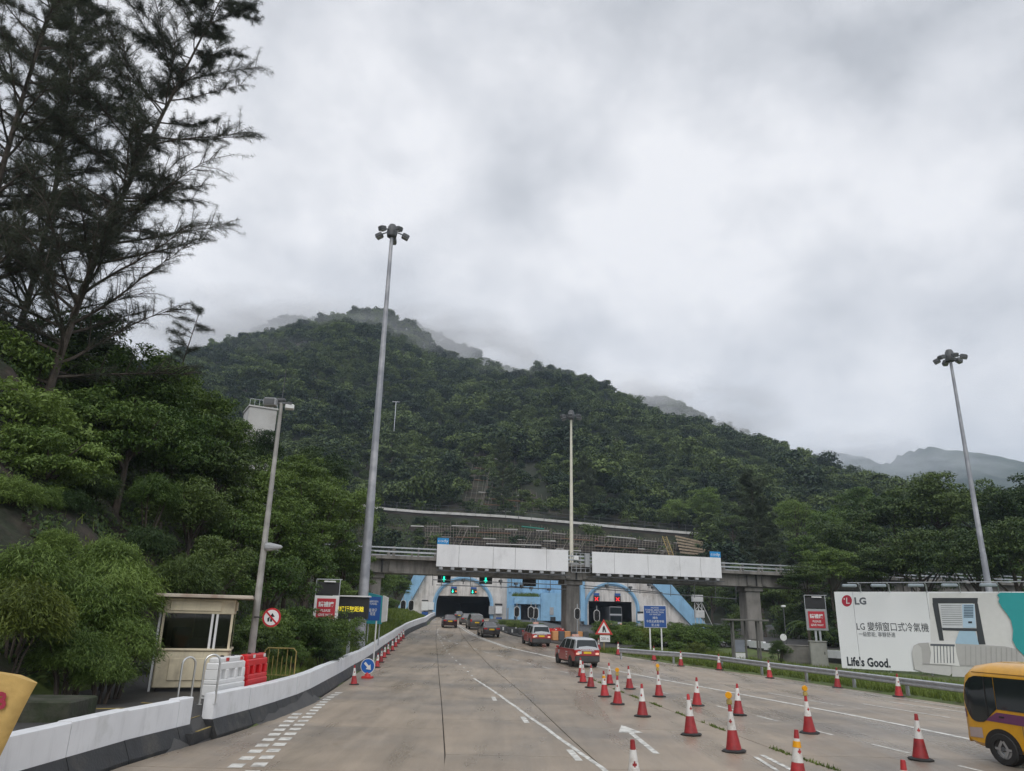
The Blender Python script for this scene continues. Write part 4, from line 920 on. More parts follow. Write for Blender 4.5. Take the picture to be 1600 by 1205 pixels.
# large blue notice on two posts behind the guard rail
c = AT(1023.5, 963.5, 64); nb = thing('tunnel_notice', 'large blue notice board with white English and Chinese lines on two posts', 'sign', (c.x, 64, rz(64) - .1), -.1); z = c.z - rz(64) + .1
mb = MB(); mb.box((0, 0, z), (1.88, .06, 1.78), M_WHITE, 0, .01); mb.build('border', nb); mb = MB(); mb.box((0, -.035, z), (1.80, .012, 1.70), M_BLUE); fc = mb.build('face', nb)
for k, (s, w, h) in enumerate((('NOTICE', .62, .11), ('TUNNEL AREA STOP', 1.6, .13), ('FOR COLLECTION', 1.4, .13), ('OF VEHICLES', .9, .11), ('通告', .42, .19), ('今至此處暫停車', 1.46, .21), ('至上段', .64, .2))):
    text('lettering', s, fc, (0, -.046, z + (.70, .52, .34, .16, -.10, -.38, -.67)[k]), M_WHITE, width=w, height=h)
for x in (-.45, .48):
    mb = MB(); mb.box((x, .05, (z - .7) / 2), (.11, .06, z - .7), M_WHITE); mb.build('post', nb)
g = G(944, 1017); rw = thing('roadworks_sign', 'worn red-bordered triangular roadworks sign with white plate on a yellow post', 'sign', g, -.05)
mb = MB(); mb.plate([(-.72, 1.25), (.72, 1.25), (0, 2.45)], -.02, .02, M_RED); mb.build('red_border', rw)
mb = MB(); mb.plate([(-.50, 1.36), (.50, 1.36), (0, 2.20)], -.03, -.0215, M_WHITE); tf = mb.build('white_face', rw)
mb = MB(); mb.plate([(-.12, 1.42), (-.02, 1.42), (.02, 1.65), (.10, 1.42), (.2, 1.42), (.08, 1.85), (.0, 1.95), (-.1, 1.8)], -.037, -.0315, M_BLACK); mb.build('worker_symbol', tf)
mb = MB(); mb.box((.08, 0, .93), (.82, .04, .5), M_WHITE, 0, .01); wp = mb.build('white_plate', rw)
text('lettering', '200 m', wp, (.08, -.026, .93), M_BLACK, width=.6, height=.2)
mb = MB(); mb.box((0, .04, .9), (.07, .04, 1.8), M_YPAINT); mb.build('post', rw)

# ------------------------------------------------------------------ guard rail, verge things, billboard
rail_pts = [G(*p, dz=.72) for p in [(968, 1014), (1030, 1018.5), (1100, 1023), (1200, 1036), (1300, 1047.5), (1400, 1060), (1521, 1074), (1640, 1090)]]
rl = smoothline(rail_pts, 3); grt = thing('guard_rail', 'long galvanised steel guard rail along the right verge', 'guard rail')
prof = [(0, -.16), (-.05, -.12), (-.05, -.06), (0, -.02), (0, .02), (-.05, .06), (-.05, .12), (0, .16)]
T = plen(rl); s = 0.0; n = 0
while s < T - .2:
    e_ = min(T, s + 4.0); pp = along(rl, s, e_, 1.0); mb = MB(); vs = []
    for i, p in enumerate(pp):
        d = (pp[min(i + 1, len(pp) - 1)] - pp[max(i - 1, 0)]).normalized(); nrm = Vector((-d.y, d.x)); nrm = nrm if nrm.y < 0 else -nrm
        for th in (0, .012):
            for o, z in prof: q = p + nrm * (-o + .02 - th); vs.append((q.x, q.y, rz(p.y) + .62 + z))
    k = len(prof)
    fs = []
    for i in range(len(pp) - 1):
        for j in range(k - 1):
            fs += [(i * 2 * k + j, i * 2 * k + j + 1, (i + 1) * 2 * k + j + 1, (i + 1) * 2 * k + j), (i * 2 * k + k + j, (i + 1) * 2 * k + k + j, (i + 1) * 2 * k + k + j + 1, i * 2 * k + k + j + 1)]
        for j in (0, k - 1): fs.append((i * 2 * k + j, (i + 1) * 2 * k + j, (i + 1) * 2 * k + k + j, i * 2 * k + k + j))
    mb.add(vs, fs, M_GALV).build('rail_beam', grt, True)
    q = pp[0]; mb = MB(); mb.box((q.x + .12, q.y + .16, rz(q.y) + .28), (.10, .14, .95), M_GALV, .3); mb.build('post', grt)
    s += 3.99; n += 1
BL0, BL1 = G(1316, 1046, -.2), G(1604, 1064, -.15)
bd = (BL1 - BL0).xy.normalized(); bang = math.atan2(bd.y, bd.x)
bb = thing('billboard', 'large white air-conditioner billboard with sofa picture behind the guard rail', 'billboard', (BL0.x, BL0.y, 0), bang)
ztop = AT(1307, 925, BL0.y).z; zbot = 0.15; BWid = 16.0; BH = ztop - zbot
M_BILL = mat('billboard_white', (.87, .88, .89), .5, var=.03, vscale=.3)
def loc_b(px, py):                               # pixel -> local x,z on the billboard plane
    d = ray(px, py); nx, ny = bd.y, -bd.x
    t = (nx * BL0.x + ny * BL0.y) / (nx * d.x + ny * d.y); p = Vector((0, 0, CH)) + d * t
    return ((p.xy - BL0.xy).dot(bd), p.z)
edges = [0.0, loc_b(1338, 980)[0], loc_b(1455, 980)[0], loc_b(1590, 980)[0] , BWid]
for a, b in zip(edges[:-1], edges[1:]):
    mb = MB(); mb.box(((a + b) / 2, 0, zbot + BH / 2), (b - a - .02, .12, BH), M_BILL, 0, .008); mb.build('panel', bb)
mb = MB()
for k in range(7):
    x = .6 + k * 2.45; mb.bar((x, .12, -.4), (x, .12, ztop - .1), .12, .12, M_GALV); mb.bar((x, 1.6, -.4), (x, .2, ztop * .7), .1, .1, M_GALV)
mb.build('support_frame', bb)
FY_ = [-.064]
def bprint(nm, poly_px, m, par=bb):
    FY_[0] -= .0015; pts = [loc_b(*p) for p in poly_px]
    me = bpy.data.meshes.new(nm); me.from_pydata([(x, FY_[0], z) for x, z in pts], [], [tuple(range(len(pts)))]); me.materials.append(m); me.update(); return link(nm, me, par)
def disc_px(cx, cy, rx, ry, n=28): return [(cx + rx * math.cos(2 * math.pi * i / n), cy + ry * math.sin(2 * math.pi * i / n)) for i in range(n)]
def pm(n, c): return mat('print_' + n, c, .5, var=.03)
pr = bprint('print_wall', [(1452, 927), (1600, 926), (1640, 928), (1640, 1063), (1456, 1049)], pm('wall', (.76, .75, .73)))
pr['label'] = 'printed picture of a room with window air conditioner and sofa'
bprint('logo_disc', disc_px(1323.5, 939, 8, 9), pm('logo_red', (.45, .02, .05)))
bprint('logo_face', [(1322.5, 934), (1324, 934), (1324, 942), (1328, 942), (1328, 943.4), (1322.5, 943.4)], M_WHITE); bprint('logo_eye', disc_px(1319.5, 936, 1.1, 1.2, 10), M_WHITE)
M_PGREY = pm('grey', (.12, .13, .15)); M_PBLK = pm('ink', (.02, .025, .035))
def btext(body, x0, y0, x1, y1, m, bold=0.0):
    a, b = loc_b(x0, (y0 + y1) / 2), loc_b(x1, (y0 + y1) / 2); zt_, zb_ = loc_b((x0 + x1) / 2, y0)[1], loc_b((x0 + x1) / 2, y1)[1]; FY_[0] -= .0015
    return text('lettering', body, bb, ((a[0] + b[0]) / 2, FY_[0], (zt_ + zb_) / 2), m, width=b[0] - a[0], height=zt_ - zb_, bold=bold)
btext('LG', 1335.5, 933.5, 1353.5, 945, M_PGREY, .035)
btext('LG 變頻窗口式冷氣機', 1339, 972.5, 1451, 986.5, M_PBLK, 0.0)
btext('一級節能, 寧靜舒適', 1342, 987.5, 1399, 995.5, M_PGREY, 0.0)
btext("Life's Good.", 1324, 1027, 1391, 1042, M_PBLK, .03)
M_WF = pm('frame', (.05, .055, .06))
bprint('print_frame', [(1457, 934.5), (1528, 934.5), (1527.5, 943), (1457.5, 943)], M_WF); bprint('print_frame', [(1457, 943), (1466, 943), (1475, 1001), (1468, 1001)], M_WF); bprint('print_frame', [(1520, 943), (1528, 943), (1540, 1007), (1529, 1007)], M_WF)
bprint('print_unit', [(1467.5, 943.5), (1523, 943.5), (1526, 982), (1473, 981)], pm('unit', (.70, .72, .74)))
bprint('print_frame', [(1472, 981), (1527, 982), (1527, 986.5), (1473, 985)], M_WF)
for k in range(10):
    y = 946 + k * 3.3; bprint('print_louvre', [(1470 + k * .35, y), (1502 + k * .2, y + .3), (1502 + k * .2, y + 1.2), (1470 + k * .35, y + 1)], pm('louvre', (.28, .29, .30)))
bprint('print_control', [(1503.5, 944.5), (1522.5, 944.5), (1525, 981), (1505, 981)], pm('pale_blue', (.50, .66, .80)))
for k in range(8):
    y = 946 + k * 2.5; bprint('print_louvre', [(1506, y), (1521, y), (1521, y + 1.5), (1506, y + 1.5)], pm('slate', (.09, .14, .19)))
bprint('print_badge', [(1513, 971), (1519, 971), (1519, 974), (1513, 974)], M_PBLK)
bprint('print_breeze', [(1499, 986), (1524, 986.5), (1530, 1008), (1492, 1006)], pm('breeze', (.42, .60, .74)))
M_SOFA = pm('sofa', (.50, .485, .47)); M_SOFA2 = pm('sofa_light', (.62, .61, .59))
bprint('print_sofa', [(1425, 1020), (1428, 1009), (1436, 1005), (1452, 1004), (1520, 1007), (1570, 1010), (1588, 1014), (1600, 1030), (1600, 1060), (1440, 1050), (1428, 1045)], M_SOFA)
bprint('print_cushion', [(1439, 1039), (1442, 1036), (1481, 1039), (1486, 1042), (1486, 1054), (1484, 1056), (1440, 1050)], M_SOFA2); bprint('print_cushion', [(1488, 1041), (1491, 1039), (1540, 1042), (1562, 1046), (1562, 1060), (1488, 1057)], M_SOFA2)
M_SOFA3 = pm('sofa_dark', (.40, .39, .375))
for k in range(11):
    x = 1508 + k * 8; bprint('print_sofa_rib', [(x, 1009 + k * .4), (x + 1.3, 1009 + k * .4), (x + 1.8, 1039), (x + .4, 1039)], M_SOFA3)
bprint('print_sofa_seam', [(1440, 1036), (1600, 1043), (1600, 1045), (1440, 1038)], M_SOFA3); bprint('print_sofa_arm', [(1425, 1020), (1428, 1010), (1434, 1007), (1440, 1012), (1442, 1034), (1440, 1049), (1430, 1046)], M_SOFA2)
bprint('print_pillow', [(1451, 1004), (1470, 1002), (1493, 1003), (1495, 1022), (1500, 1041), (1476, 1038), (1453, 1037), (1455, 1020)], pm('pillow', (.80, .79, .77)))
for k in range(7):
    x = 1459 + k * 5; bprint('print_stripe', [(x, 1008), (x + 1.2, 1008), (x + 2.2, 1036), (x + 1, 1036)], M_PGREY)
bprint('print_fringe', [(1454, 1006), (1492, 1007), (1492, 1010), (1454, 1009)], M_PGREY)
teal = [(1563, 926)] + [(1558 + 4 * math.sin(k * 1.3), 930 + k * 5) for k in range(3)] + [(1566, 950), (1574, 960), (1580, 970), (1583, 985), (1582, 1000), (1588, 1012), (1604, 1028), (1640, 1030), (1640, 927)]
bprint('print_teal_shape', teal, pm('teal', (.025, .36, .37)))
for k in range(5):
    x = .9 + k * 2.2 if k else 1.4; x = loc_b((1345, 1390, 1448, 1500, 1560)[k], 920)[0]
    mb = MB(); mb.bar((x, .1, ztop - .2), (x, -.1, ztop + .45), .05, .05, M_GALV); mb.bar((x, -.1, ztop + .45), (x, -1.3, ztop + .55), .045, .045, M_GALV); mb.bar((x, -.1, ztop - .05), (x, -.8, ztop + .50), .035, .035, M_GALV); mb.build('lamp_bracket', bb)
    mb = MB(); mb.box((x - .5, -1.35, ztop + .36), (.95, .3, .2), mat('lamp_grey_blue', (.28, .33, .36), .4), .25, .06); mb.build('billboard_lamp', bb)
mb = MB(); mb.bar((loc_b(1330, 920)[0], -1.3, ztop + .56), (BWid, -1.3, ztop + .56), .05, .05, M_GALV); mb.build('lamp_rail', bb)
# cabinets and shelter
c = G(1281, 1041, -.2); kb = thing('roadside_cabinet', 'tall grey steel cabinet on the verge in front of the red give-way sign', 'cabinet', (c.x, c.y, ground_z(c.x, c.y)), -.25)
M_CAB = mat('cabinet_grey', (.30, .30, .27), .55, var=.1)
mb = MB(); mb.box((0, 0, .85), (1.15, .6, 1.6), M_CAB, 0, .03); mb.build('case', kb); mb = MB(); mb.box((0, 0, 1.69), (1.25, .7, .07), M_CAB, 0, .02); mb.build('lid', kb); mb = MB(); mb.box((0, -.31, .82), (.95, .02, 1.3), M_CAB, 0, .006); mb.build('door', kb); mb = MB(); mb.box((.38, -.33, .9), (.05, .03, .18), M_BLACK); mb.build('handle', kb); mb = MB(); mb.box((0, 0, .03), (1.25, .7, .08), M_CONC); mb.build('plinth', kb)
c = G(1247, 1037, -.2); kb = thing('roadside_cabinet', 'low wide grey weathered box left of the tall cabinet on the verge', 'cabinet', (c.x, c.y + .4, ground_z(c.x, c.y)), -.25)
M_CABW = mat('cabinet_weathered', (.20, .19, .17), .65, var=.25, vscale=2)
mb = MB(); mb.box((0, 0, .62), (2.05, .8, 1.25), M_CABW, 0, .03); mb.build('case', kb); mb = MB(); mb.box((0, 0, 1.27), (2.15, .9, .05), M_CABW, 0, .015); mb.build('lid', kb)
for x in (-.5, .5):
    mb = MB(); mb.box((x, -.41, .62), (.95, .02, 1.1), M_CABW, 0, .006); mb.build('door', kb)
c = G(1165, 1031, -.1); sh = thing('bus_shelter', 'small dark steel shelter with flat roof and notice panel behind the guard rail', 'shelter', (c.x, c.y + .6, ground_z(c.x, c.y)), -.12); zr = AT(1163, 969, c.y).z - ground_z(c.x, c.y)
M_SHEL = mat('shelter_steel', (.13, .125, .115), .55, var=.15)
mb = MB(); mb.box((.25, -.3, zr), (3.3, 1.7, .12), M_SHEL, 0, .02); mb.build('roof', sh)
for x, y in ((-.75, 0), (.28, 0), (1.15, 0), (-.75, -.9), (1.15, -.9)):
    mb = MB(); mb.box((x, y, zr / 2), (.12, .12, zr - .1), M_SHEL); mb.build('post', sh)
mb = MB(); mb.bar((-.75, .01, 1.55), (1.15, .01, 1.55), .06, .08, M_SHEL); mb.build('cross_rail', sh)
mb = MB(); mb.box((-.25, -.08, 1.05), (.85, .06, .9), mat('notice_grey', (.22, .24, .28), .4), 0, .01); mb.build('notice_panel', sh); mb = MB(); mb.box((-.25, -.08, .3), (.85, .06, .5), M_WHITE, 0, .01); mb.build('lower_panel', sh)
c = AT(1225.5, 996, 70); t = thing('camera_post', 'thin post with round white disc and camera under the dark trees', 'camera post', (c.x, 70, ground_z(c.x, 70)))
z = c.z - ground_z(c.x, 70); mb = MB(); mb.tube([(.15, 0, 0), (.15, 0, z + 2.6)], .05, M_DGREY, 6); mb.build('post', t); mb = MB(); mb.box((.15, 0, z + 2.7), (.35, .3, .16), M_WHITE, 0, .03); mb.build('camera_unit', t)
mb = MB(); mb.lathe([(.3, -.02), (.3, .02)], M_WHITE, 16, M=Matrix.Rotation(math.pi / 2, 3, 'X'), c=(-.1, -.05, z)); mb.build('disc', t)
c = AT(1093, 985, 118); t = thing('equipment_tower', 'pale box on a braced steel frame beside the right blue wing of the portal', 'equipment tower', (c.x, 118, rz(118) - .3))
s = .0985; M_ETW = mat('tower_white', (.55, .56, .56), .5)
mb = MB(); mb.box((-.1, 0, 4.6), (1.6, 1.0, 1.0), M_ETW, 0, .03); mb.build('upper_box', t); mb = MB(); mb.box((.1, 0, 2.3), (1.4, .9, 1.1), M_ETW, 0, .03); mb.build('lower_box', t)
for x in (-.55, 0, .55):
    mb = MB(); mb.bar((x, 0, 0), (x, 0, 4.2), .1, .1, M_ETW); mb.build('leg', t)
for (p, q) in (((.5, .1, 4.2), (2.2, .1, .3)), ((.6, .2, 2.2), (1.2, .2, 0)), ((-.5, -.2, 2.9), (.5, -.2, 4.1)), ((.5, -.2, 2.9), (-.5, -.2, 4.1))):
    mb = MB(); mb.bar(p, q, .08, .08, M_ETW); mb.build('brace', t)
# low white parapet of the side road behind the verge
pts = [AT(*p) for p in [(1098, 993, 84), (1150, 999, 74), (1220, 1010, 66), (1290, 1018, 60), (1340, 1021, 57.5), (1420, 1027, 57)]]
sp = thing('side_wall', 'low white and dark roadside wall curving behind the shelter and the cabinets', 'wall')
for i, (a, b) in enumerate(zip(pts[:-1], pts[1:])):
    n = 3
    for k in range(n):
        p, q = a.lerp(b, k / n + .003), a.lerp(b, (k + 1) / n - .003); gz = ground_z(p.x, p.y) - .2
        mb = MB(); zz = (p.z + .12 + q.z + .12) / 2
        mb.bar((p.x, p.y, zz - .28), (q.x, q.y, zz - .28), .25, .56, M_WHITEWALL); mb.build('white_panel', sp)
        mb = MB(); mb.bar((p.x, p.y, (zz - .565 + gz) / 2), (q.x, q.y, (zz - .565 + gz) / 2), .32, zz - .565 - gz, M_BLACKWALL); mb.build('black_base', sp)
# crash blocks round the central pillar, planters and small barriers on the island
c = bridge_xy(6.75) - BN * 1.6
cb = thing('crash_blocks', 'orange and black chequered crash blocks round the foot of the central pillar', 'crash barrier', (c.x, c.y - 2.0, rz(c.y - 2)), B_ANG)
M_ORG = mat('orange_block', (.62, .30, .12), .6, var=.1)
for k in range(6):
    mb = MB(); mb.box((-1.75 + k * .62, 0, .42), (.58, .5, .84), (M_ORG, M_DGREY)[k % 2], 0, .05); mb.build('block', cb)
for i, (px, py) in enumerate(((868, 1003), (879, 1001.5), (857, 1004))):
    g = G(px, py); water_barrier(('red plastic barrier on the island behind the farther taxi, middle one', 'red plastic barrier on the island nearest the chequered crash blocks', 'red plastic barrier on the island closest to the farther taxi')[i], (g.x + .3, g.y + 3.4, rz(g.y + 3.4)), .2, M_RED, M_WHITE)
for i, (px, py, w) in enumerate(((806, 992, 2.6), (822, 995, 2.4), (790, 988, 2.2))):
    g = AT(px, py, 84 - i * 2 + (8 if i == 2 else 0)); pl = thing('planter', ('dark planter box with low green plants, leftmost but one on the island', 'dark planter box with low green plants beside the farther taxi', 'dark planter box with low green plants nearest the queue of cars')[i], 'planter', (g.x + .4, g.y, rz(g.y)), .1)
    mb = MB(); mb.box((0, 0, .25), (w, .9, .5), M_DGREY, 0, .03); mb.build('box', pl)
    VV = []
    for k in range(700):
        p = Vector((r_.uniform(-w / 2, w / 2), r_.uniform(-.4, .4), .5)); h = r_.uniform(.2, .7); q = p + Vector((r_.normal(0, .2), r_.normal(0, .15), h))
        VV += [q + Vector((-.1, 0, 0)), q + Vector((0, -.05, -.08)), q + Vector((.1, 0, .02))]
    link('foliage', np_mesh('foliage', VV, 3, M_GRASS), pl)
    for k in (-1, 1):
        mb = MB(); mb.box((k * w * .33, -.47, .25), (.16, .03, .36), M_WHITE); mb.build('reflector', pl)

# ------------------------------------------------------------------ retaining wall, scaffolds and pale structures on the hillside
rw_px = WALL_PX
rwp = [AT(x, y, 196) for x, y in rw_px]
M_SHOT = mat('shotcrete', (.060, .048, .040), .9, var=.3, vscale=.3, bump=.6, bscale=1.0, col2=(.035, .032, .03), c2scale=.15)
rt = thing('retaining_wall', 'long dark hillside retaining wall with pale coping above the bridge', 'retaining wall')
for a, b in zip(rwp[:-1], rwp[1:]):
    n = max(1, int((b - a).length / 3))
    mb = MB(); mb.bar(a - Vector((0, 0, 1.8)), b - Vector((0, 0, 1.8)), 1.0, 2.4, M_SHOT); mb.build('wall_face', rt)
    for k in range(n):
        p, q = a.lerp(b, k / n + .004), a.lerp(b, (k + 1) / n - .004)
        mb = MB(); mb.bar(p - Vector((0, .1, .28)), q - Vector((0, .1, .28)), 1.4, .62, M_CONC_L); mb.build('coping', rt)
    for k in range(n):
        p = a.lerp(b, k / n); mb = MB(); mb.bar(p, p + Vector((0, 0, 1.9)), .07, .07, M_DGREY); mb.build('fence_post', rt)
    for h in (.9, 1.8):
        mb = MB(); mb.bar(a + Vector((0, 0, h)), b + Vector((0, 0, h)), .05, .05, M_DGREY); mb.build('fence_rail', rt)
for (p, q, Y) in (((660, 838), (870, 846), 184), ((866, 848), (1050, 862), 184), ((640, 822), (860, 830), 190), ((862, 833), (1075, 850), 190)):
    a, b = AT(*p, Y), AT(*q, Y); mb = MB(); mb.bar(a - Vector((0, 0, .9)), b - Vector((0, 0, .9)), 1.0, 1.5, M_SHOT); mb.build('wall_face', rt)
    n = 9
    for k in range(n):
        if (k * 7 + Y) % 5 < 3:
            mb = MB(); mb.bar(a.lerp(b, k / n + .01), a.lerp(b, (k + 1) / n - .01), 1.1, .25, M_CONC if k % 2 else M_CONC_L); mb.build('coping', rt)
M_PLANK = mat('scaffold_plank', (.17, .10, .06), .8, var=.3)
def scaffold(label, quad, Y0, Y1, nx, nz, seed, net=False):
    (xa, ya), (xb, yb), (xc, yc), (xd, yd) = quad            # top-left, top-right, bottom-right, bottom-left
    t = thing('scaffold', label, 'scaffold', group='hillside scaffolds'); rs = random.Random(seed)
    def pt(u, v):
        x = (xa + (xb - xa) * u) * (1 - v) + (xd + (xc - xd) * u) * v; y = (ya + (yb - ya) * u) * (1 - v) + (yd + (yc - yd) * u) * v
        return AT(x, y, Y0 + (Y1 - Y0) * (1 - v))
    for i in range(nx + 1):
        u = i / nx; top = pt(u, -rs.uniform(0, .25)); bot = pt(u, 1)
        mb = MB(); mb.tube([bot - Vector((0, 0, 1.5)), (bot + top) / 2 + Vector((rs.uniform(-.1, .1), 0, 0)), top], .05, M_BAMBOO, 5); mb.build('upright', t)
    for j in range(nz + 1):
        v = j / nz
        mb = MB(); mb.tube([pt(k / 8, v + rs.uniform(-.02, .02)) for k in range(9)], .065, M_BAMBOO, 5); mb.build('ledger', t)
        if j % 2 == 0 or net:
            u0 = rs.uniform(0, .5); u1 = min(1, u0 + rs.uniform(.2, .5))
            mb = MB(); mb.bar(pt(u0, v) + Vector((0, .2, .15)), pt(u1, v) + Vector((0, .2, .15)), .9, .22, M_PLANK if j % 3 else M_CONC_L); mb.build('platform', t)
    for k in range(nx // 4):
        u = rs.uniform(0, .9); mb = MB(); mb.tube([pt(u, .95), pt(min(1, u + .06), .1)], .07, M_BAMBOO, 5); mb.build('brace', t)
    return t
scaffold('broad bamboo scaffold below the dark retaining wall, left half', [(664, 821), (860, 828), (860, 858), (664, 852)], 180, 188, 44, 7, 1)
scaffold('broad bamboo scaffold below the dark retaining wall, right half', [(862, 832), (1058, 848), (1055, 868), (862, 860)], 180, 188, 40, 6, 2)
scaffold('bamboo scaffold climbing the cleared slope above the retaining wall', [(742, 712), (842, 730), (862, 804), (722, 796)], 205, 262, 16, 9, 3, True)
M_NETG = mat('green_sheet', (.03, .22, .17), .6)
gsht = MB(); a, b = AT(815, 823, 184), AT(850, 827, 184); gsht.bar(a, b, 1.5, .25, M_NETG); tag(gsht.build('tarpaulin'), 'crumpled green tarpaulin on the bamboo scaffold below the wall', 'tarpaulin')
lg = thing('log_crib', 'stepped timber slope facing at the end of the scaffold beside the right hoarding', 'slope facing')
for k in range(6):
    a, b = AT(1055 + k * 1.5, 838 + k * 5, 186 - k * 1.2), AT(1098 + k * 4, 848 + k * 4.2, 186 - k * 1.2); mb = MB(); mb.bar(a, b, .5, .45, mat('pale_timber', (.30, .24, .17), .8, var=.3)); mb.build('log', lg)
ds = thing('debris_chute', 'sloping lattice chute at the right end of the scaffold', 'chute')
a, b = AT(1038, 838, 178), AT(1049, 868, 174)
for o in (-.5, .5):
    mb = MB(); mb.bar(a + Vector((o, 0, 0)), b + Vector((o, 0, 0)), .14, .14, mat('ochre_steel', (.30, .22, .08), .6)); mb.build('chord', ds)
for k in range(8):
    p = a.lerp(b, k / 8); q = a.lerp(b, (k + 1) / 8); mb = MB(); mb.bar(p + Vector((-.5, 0, 0)), q + Vector((.5, 0, 0)), .1, .1, mat('ochre_steel', (0, 0, 0))); mb.build('lacing', ds)
for i, (px, w) in enumerate(((849.5, .36), (871.5, .24), (877.5, .24))):
    p = on_bridge(px, 850, -3.0); t = thing('vent_stack', ('wide pale vent stack behind the left hoarding', 'slim pale vent stack behind the left hoarding, left of the close pair', 'slim pale vent stack behind the left hoarding, right of the close pair')[i], 'vent stack', (p.x, p.y, Zb + 1.51), B_ANG)
    mb = MB(); mb.box((0, 0, .8), (w, w, 1.6), M_CONC_L, 0, .02); mb.build('shaft', t); mb = MB(); mb.box((0, 0, 1.66), (w + .08, w + .08, .08), M_CONC_L, 0, .01); mb.build('cap', t)
# white block of a building that shows through the trees on the left slope
c = AT(404, 666, 78); wbld = thing('white_building', 'pale concrete building block showing above the trees behind the lamp post', 'building', (c.x, 78, ground_z(c.x, 78) - 1), .5); z = c.z - wbld.location.z
mb = MB(); mb.box((0, 0, (z + 1.6) / 2), (2.9, 3.4, z + 1.6), M_CONC_L, 0, .05); mb.build('wall', wbld)
mb = MB(); mb.box((0, 0, z + 1.7), (3.1, 3.6, .18), M_CONC_L, 0, .03); mb.build('roof_slab', wbld)
for k in range(7):
    mb = MB(); mb.bar((-1.45 + k * .48, -1.7, z + 1.8), (-1.45 + k * .48, -1.7, z + 2.5), .035, .035, M_GALV); mb.build('rail_post', wbld)
mb = MB(); mb.bar((-1.45, -1.7, z + 2.5), (1.45, -1.7, z + 2.5), .04, .04, M_GALV); mb.build('handrail', wbld)
for i, (px, py, Y, w, h) in enumerate(((948, 690, 330, 12, 1.6), (584, 644, 330, 7, 1.6))):
    c = AT(px, py, Y); t = thing('hillside_wall', ('weathered pale wall among the trees high above the central mast', 'pale retaining wall among the trees left of the tall grey mast')[i], 'wall')
    for k in range(4):
        mb = MB(); mb.box((c.x - w / 2 + (k + .5) * w / 4, Y, c.z), (w / 4 - .05, .8, h + (k % 2) * .5), M_CONC, 0, .03); mb.build('wall_panel', t)
for i, (px, py, py2, Y) in enumerate(((620, 628, 668, 300), (1090, 690, 725, 330))):
    c, c2 = AT(px, py, Y), AT(px - 4 if i == 0 else px, py2, Y); t = thing('hill_lamp', ('thin lamp pole among the hillside trees right of the tall grey mast', 'thin lamp pole among the trees on the right hillside')[i], 'lamp pole', (c2.x, Y, c2.z - 4))
    h = c.z - c2.z + 4; mb = MB(); mb.tube([(0, 0, 0), (0, 0, h)], .16, M_GALV, 6); mb.build('pole', t); mb = MB(); mb.bar((-1.6, 0, h), (1.6, 0, h), .2, .15, M_GALV); mb.build('arm', t)

# ------------------------------------------------------------------ cones
M_CONER = mat('cone_red', (.40, .030, .034), .5, var=.2, vscale=7, col2=(.26, .03, .03), c2scale=4, c2pos=(.5, .7), perobj=.28); M_CONEW = mat('cone_sleeve', (.70, .69, .66), .4, var=.1, vscale=6, col2=(.40, .36, .32), c2scale=6, c2pos=(.5, .72), perobj=.14)
def cone_proto(lantern, band):
    t = thing('traffic_cone', 'x', 'traffic cone')
    mb = MB(); mb.lathe([(.27, 0), (.28, .03), (.25, .05), (.19, .06)], M_RUBBER, 8, rot=.39); mb.build('base', t)
    R = lambda z: .036 + .140 * max(0, 1 - (z - .06) / .92) ** 1.35
    mb = MB(); mb.lathe([(R(z), z) for z in (.06, .14, .24, .35, .47)], M_CONER, 18); mb.build('body', t, True)
    mb = MB(); mb.lathe([(R(.47) + .004, .46), (R(.65) + .004, .65), (R(.84) + .004, .845)], M_CONEW, 18); sl = mb.build('sleeve', t, True)
    mb = MB(); mb.lathe([(R(.84), .84), (R(.96), .96), (.034, .985)], M_CONER, 14); mb.build('tip', t, True)
    mb = MB()
    for k in range(5):
        a = math.radians(-90 + (k - 2) * 16); r = R(.64) + .0085; w = .022; h = (.0, .018, .05, .018, .0)[k]; w = .012
        ca, sa = math.cos(a), math.sin(a)
        if k in (1, 2, 3): mb.quad((r * ca - w * -sa, r * sa - w * ca, .64 - h), (r * ca + w * -sa, r * sa + w * ca, .64 - h), (r * ca + w * -sa, r * sa + w * ca, .64 + h), (r * ca - w * -sa, r * sa - w * ca, .64 + h), M_CONER)
    mb.build('emblem', sl)
    if band:
        mb = MB(); mb.lathe([(R(.70) + .012, .70), (R(.8) + .012, .80)], M_AMBER, 14); mb.build('yellow_band', t)
    if lantern:
        mb = MB(); mb.tube([(0, 0, .95), (0, 0, 1.02)], .03, M_BLACK, 8); mb.box((0, 0, 1.05), (.12, .08, .12), M_YPAINT, 0, .02); mb.build('lantern_base', t)
        mb = MB(); mb.lathe([(.02, -.04), (.070, -.04), (.080, 0), (.070, .04), (.02, .04)], M_AMBER, 14, M=Matrix.Rotation(math.pi / 2, 3, 'X'), c=(0, 0, 1.19)); mb.build('lantern_lens', t)
    return t
protos = {}; first = set()
def cone(label, px, py, s=1.0, lantern=False, band=False, group='cones between the carriageways', g=None):
    k = (lantern, band)
    if k not in protos: protos[k] = cone_proto(*k); o = protos[k]
    else: o = copy_tree(protos[k])
    g = g or G(px, py); o.location = g; o.scale = (s, s, s); o.rotation_euler = (rng.uniform(-.05, .05), rng.uniform(-.05, .05), rng.uniform(-.5, .5))
    tag(o, label, 'traffic cone', group)
W_ = lambda *a, **k: cone(*a, **k)
W_('red and white cone right behind the nearer taxi, farthest of the row', 908, 1058)
W_('red and white cone behind the nearer taxi, second of the row', 911, 1067)
W_('scuffed red and white cone left of the yellow-banded cone', 923, 1075)
W_('red and white cone with a yellow band round its sleeve', 945, 1089, band=True)
W_('red and white cone just behind the yellow-banded cone', 953, 1070)
W_('cone with amber lantern beside the yellow-banded cone', 965, 1101, lantern=True)
W_('red and white cone between the two lantern cones of the far row', 984, 1077)
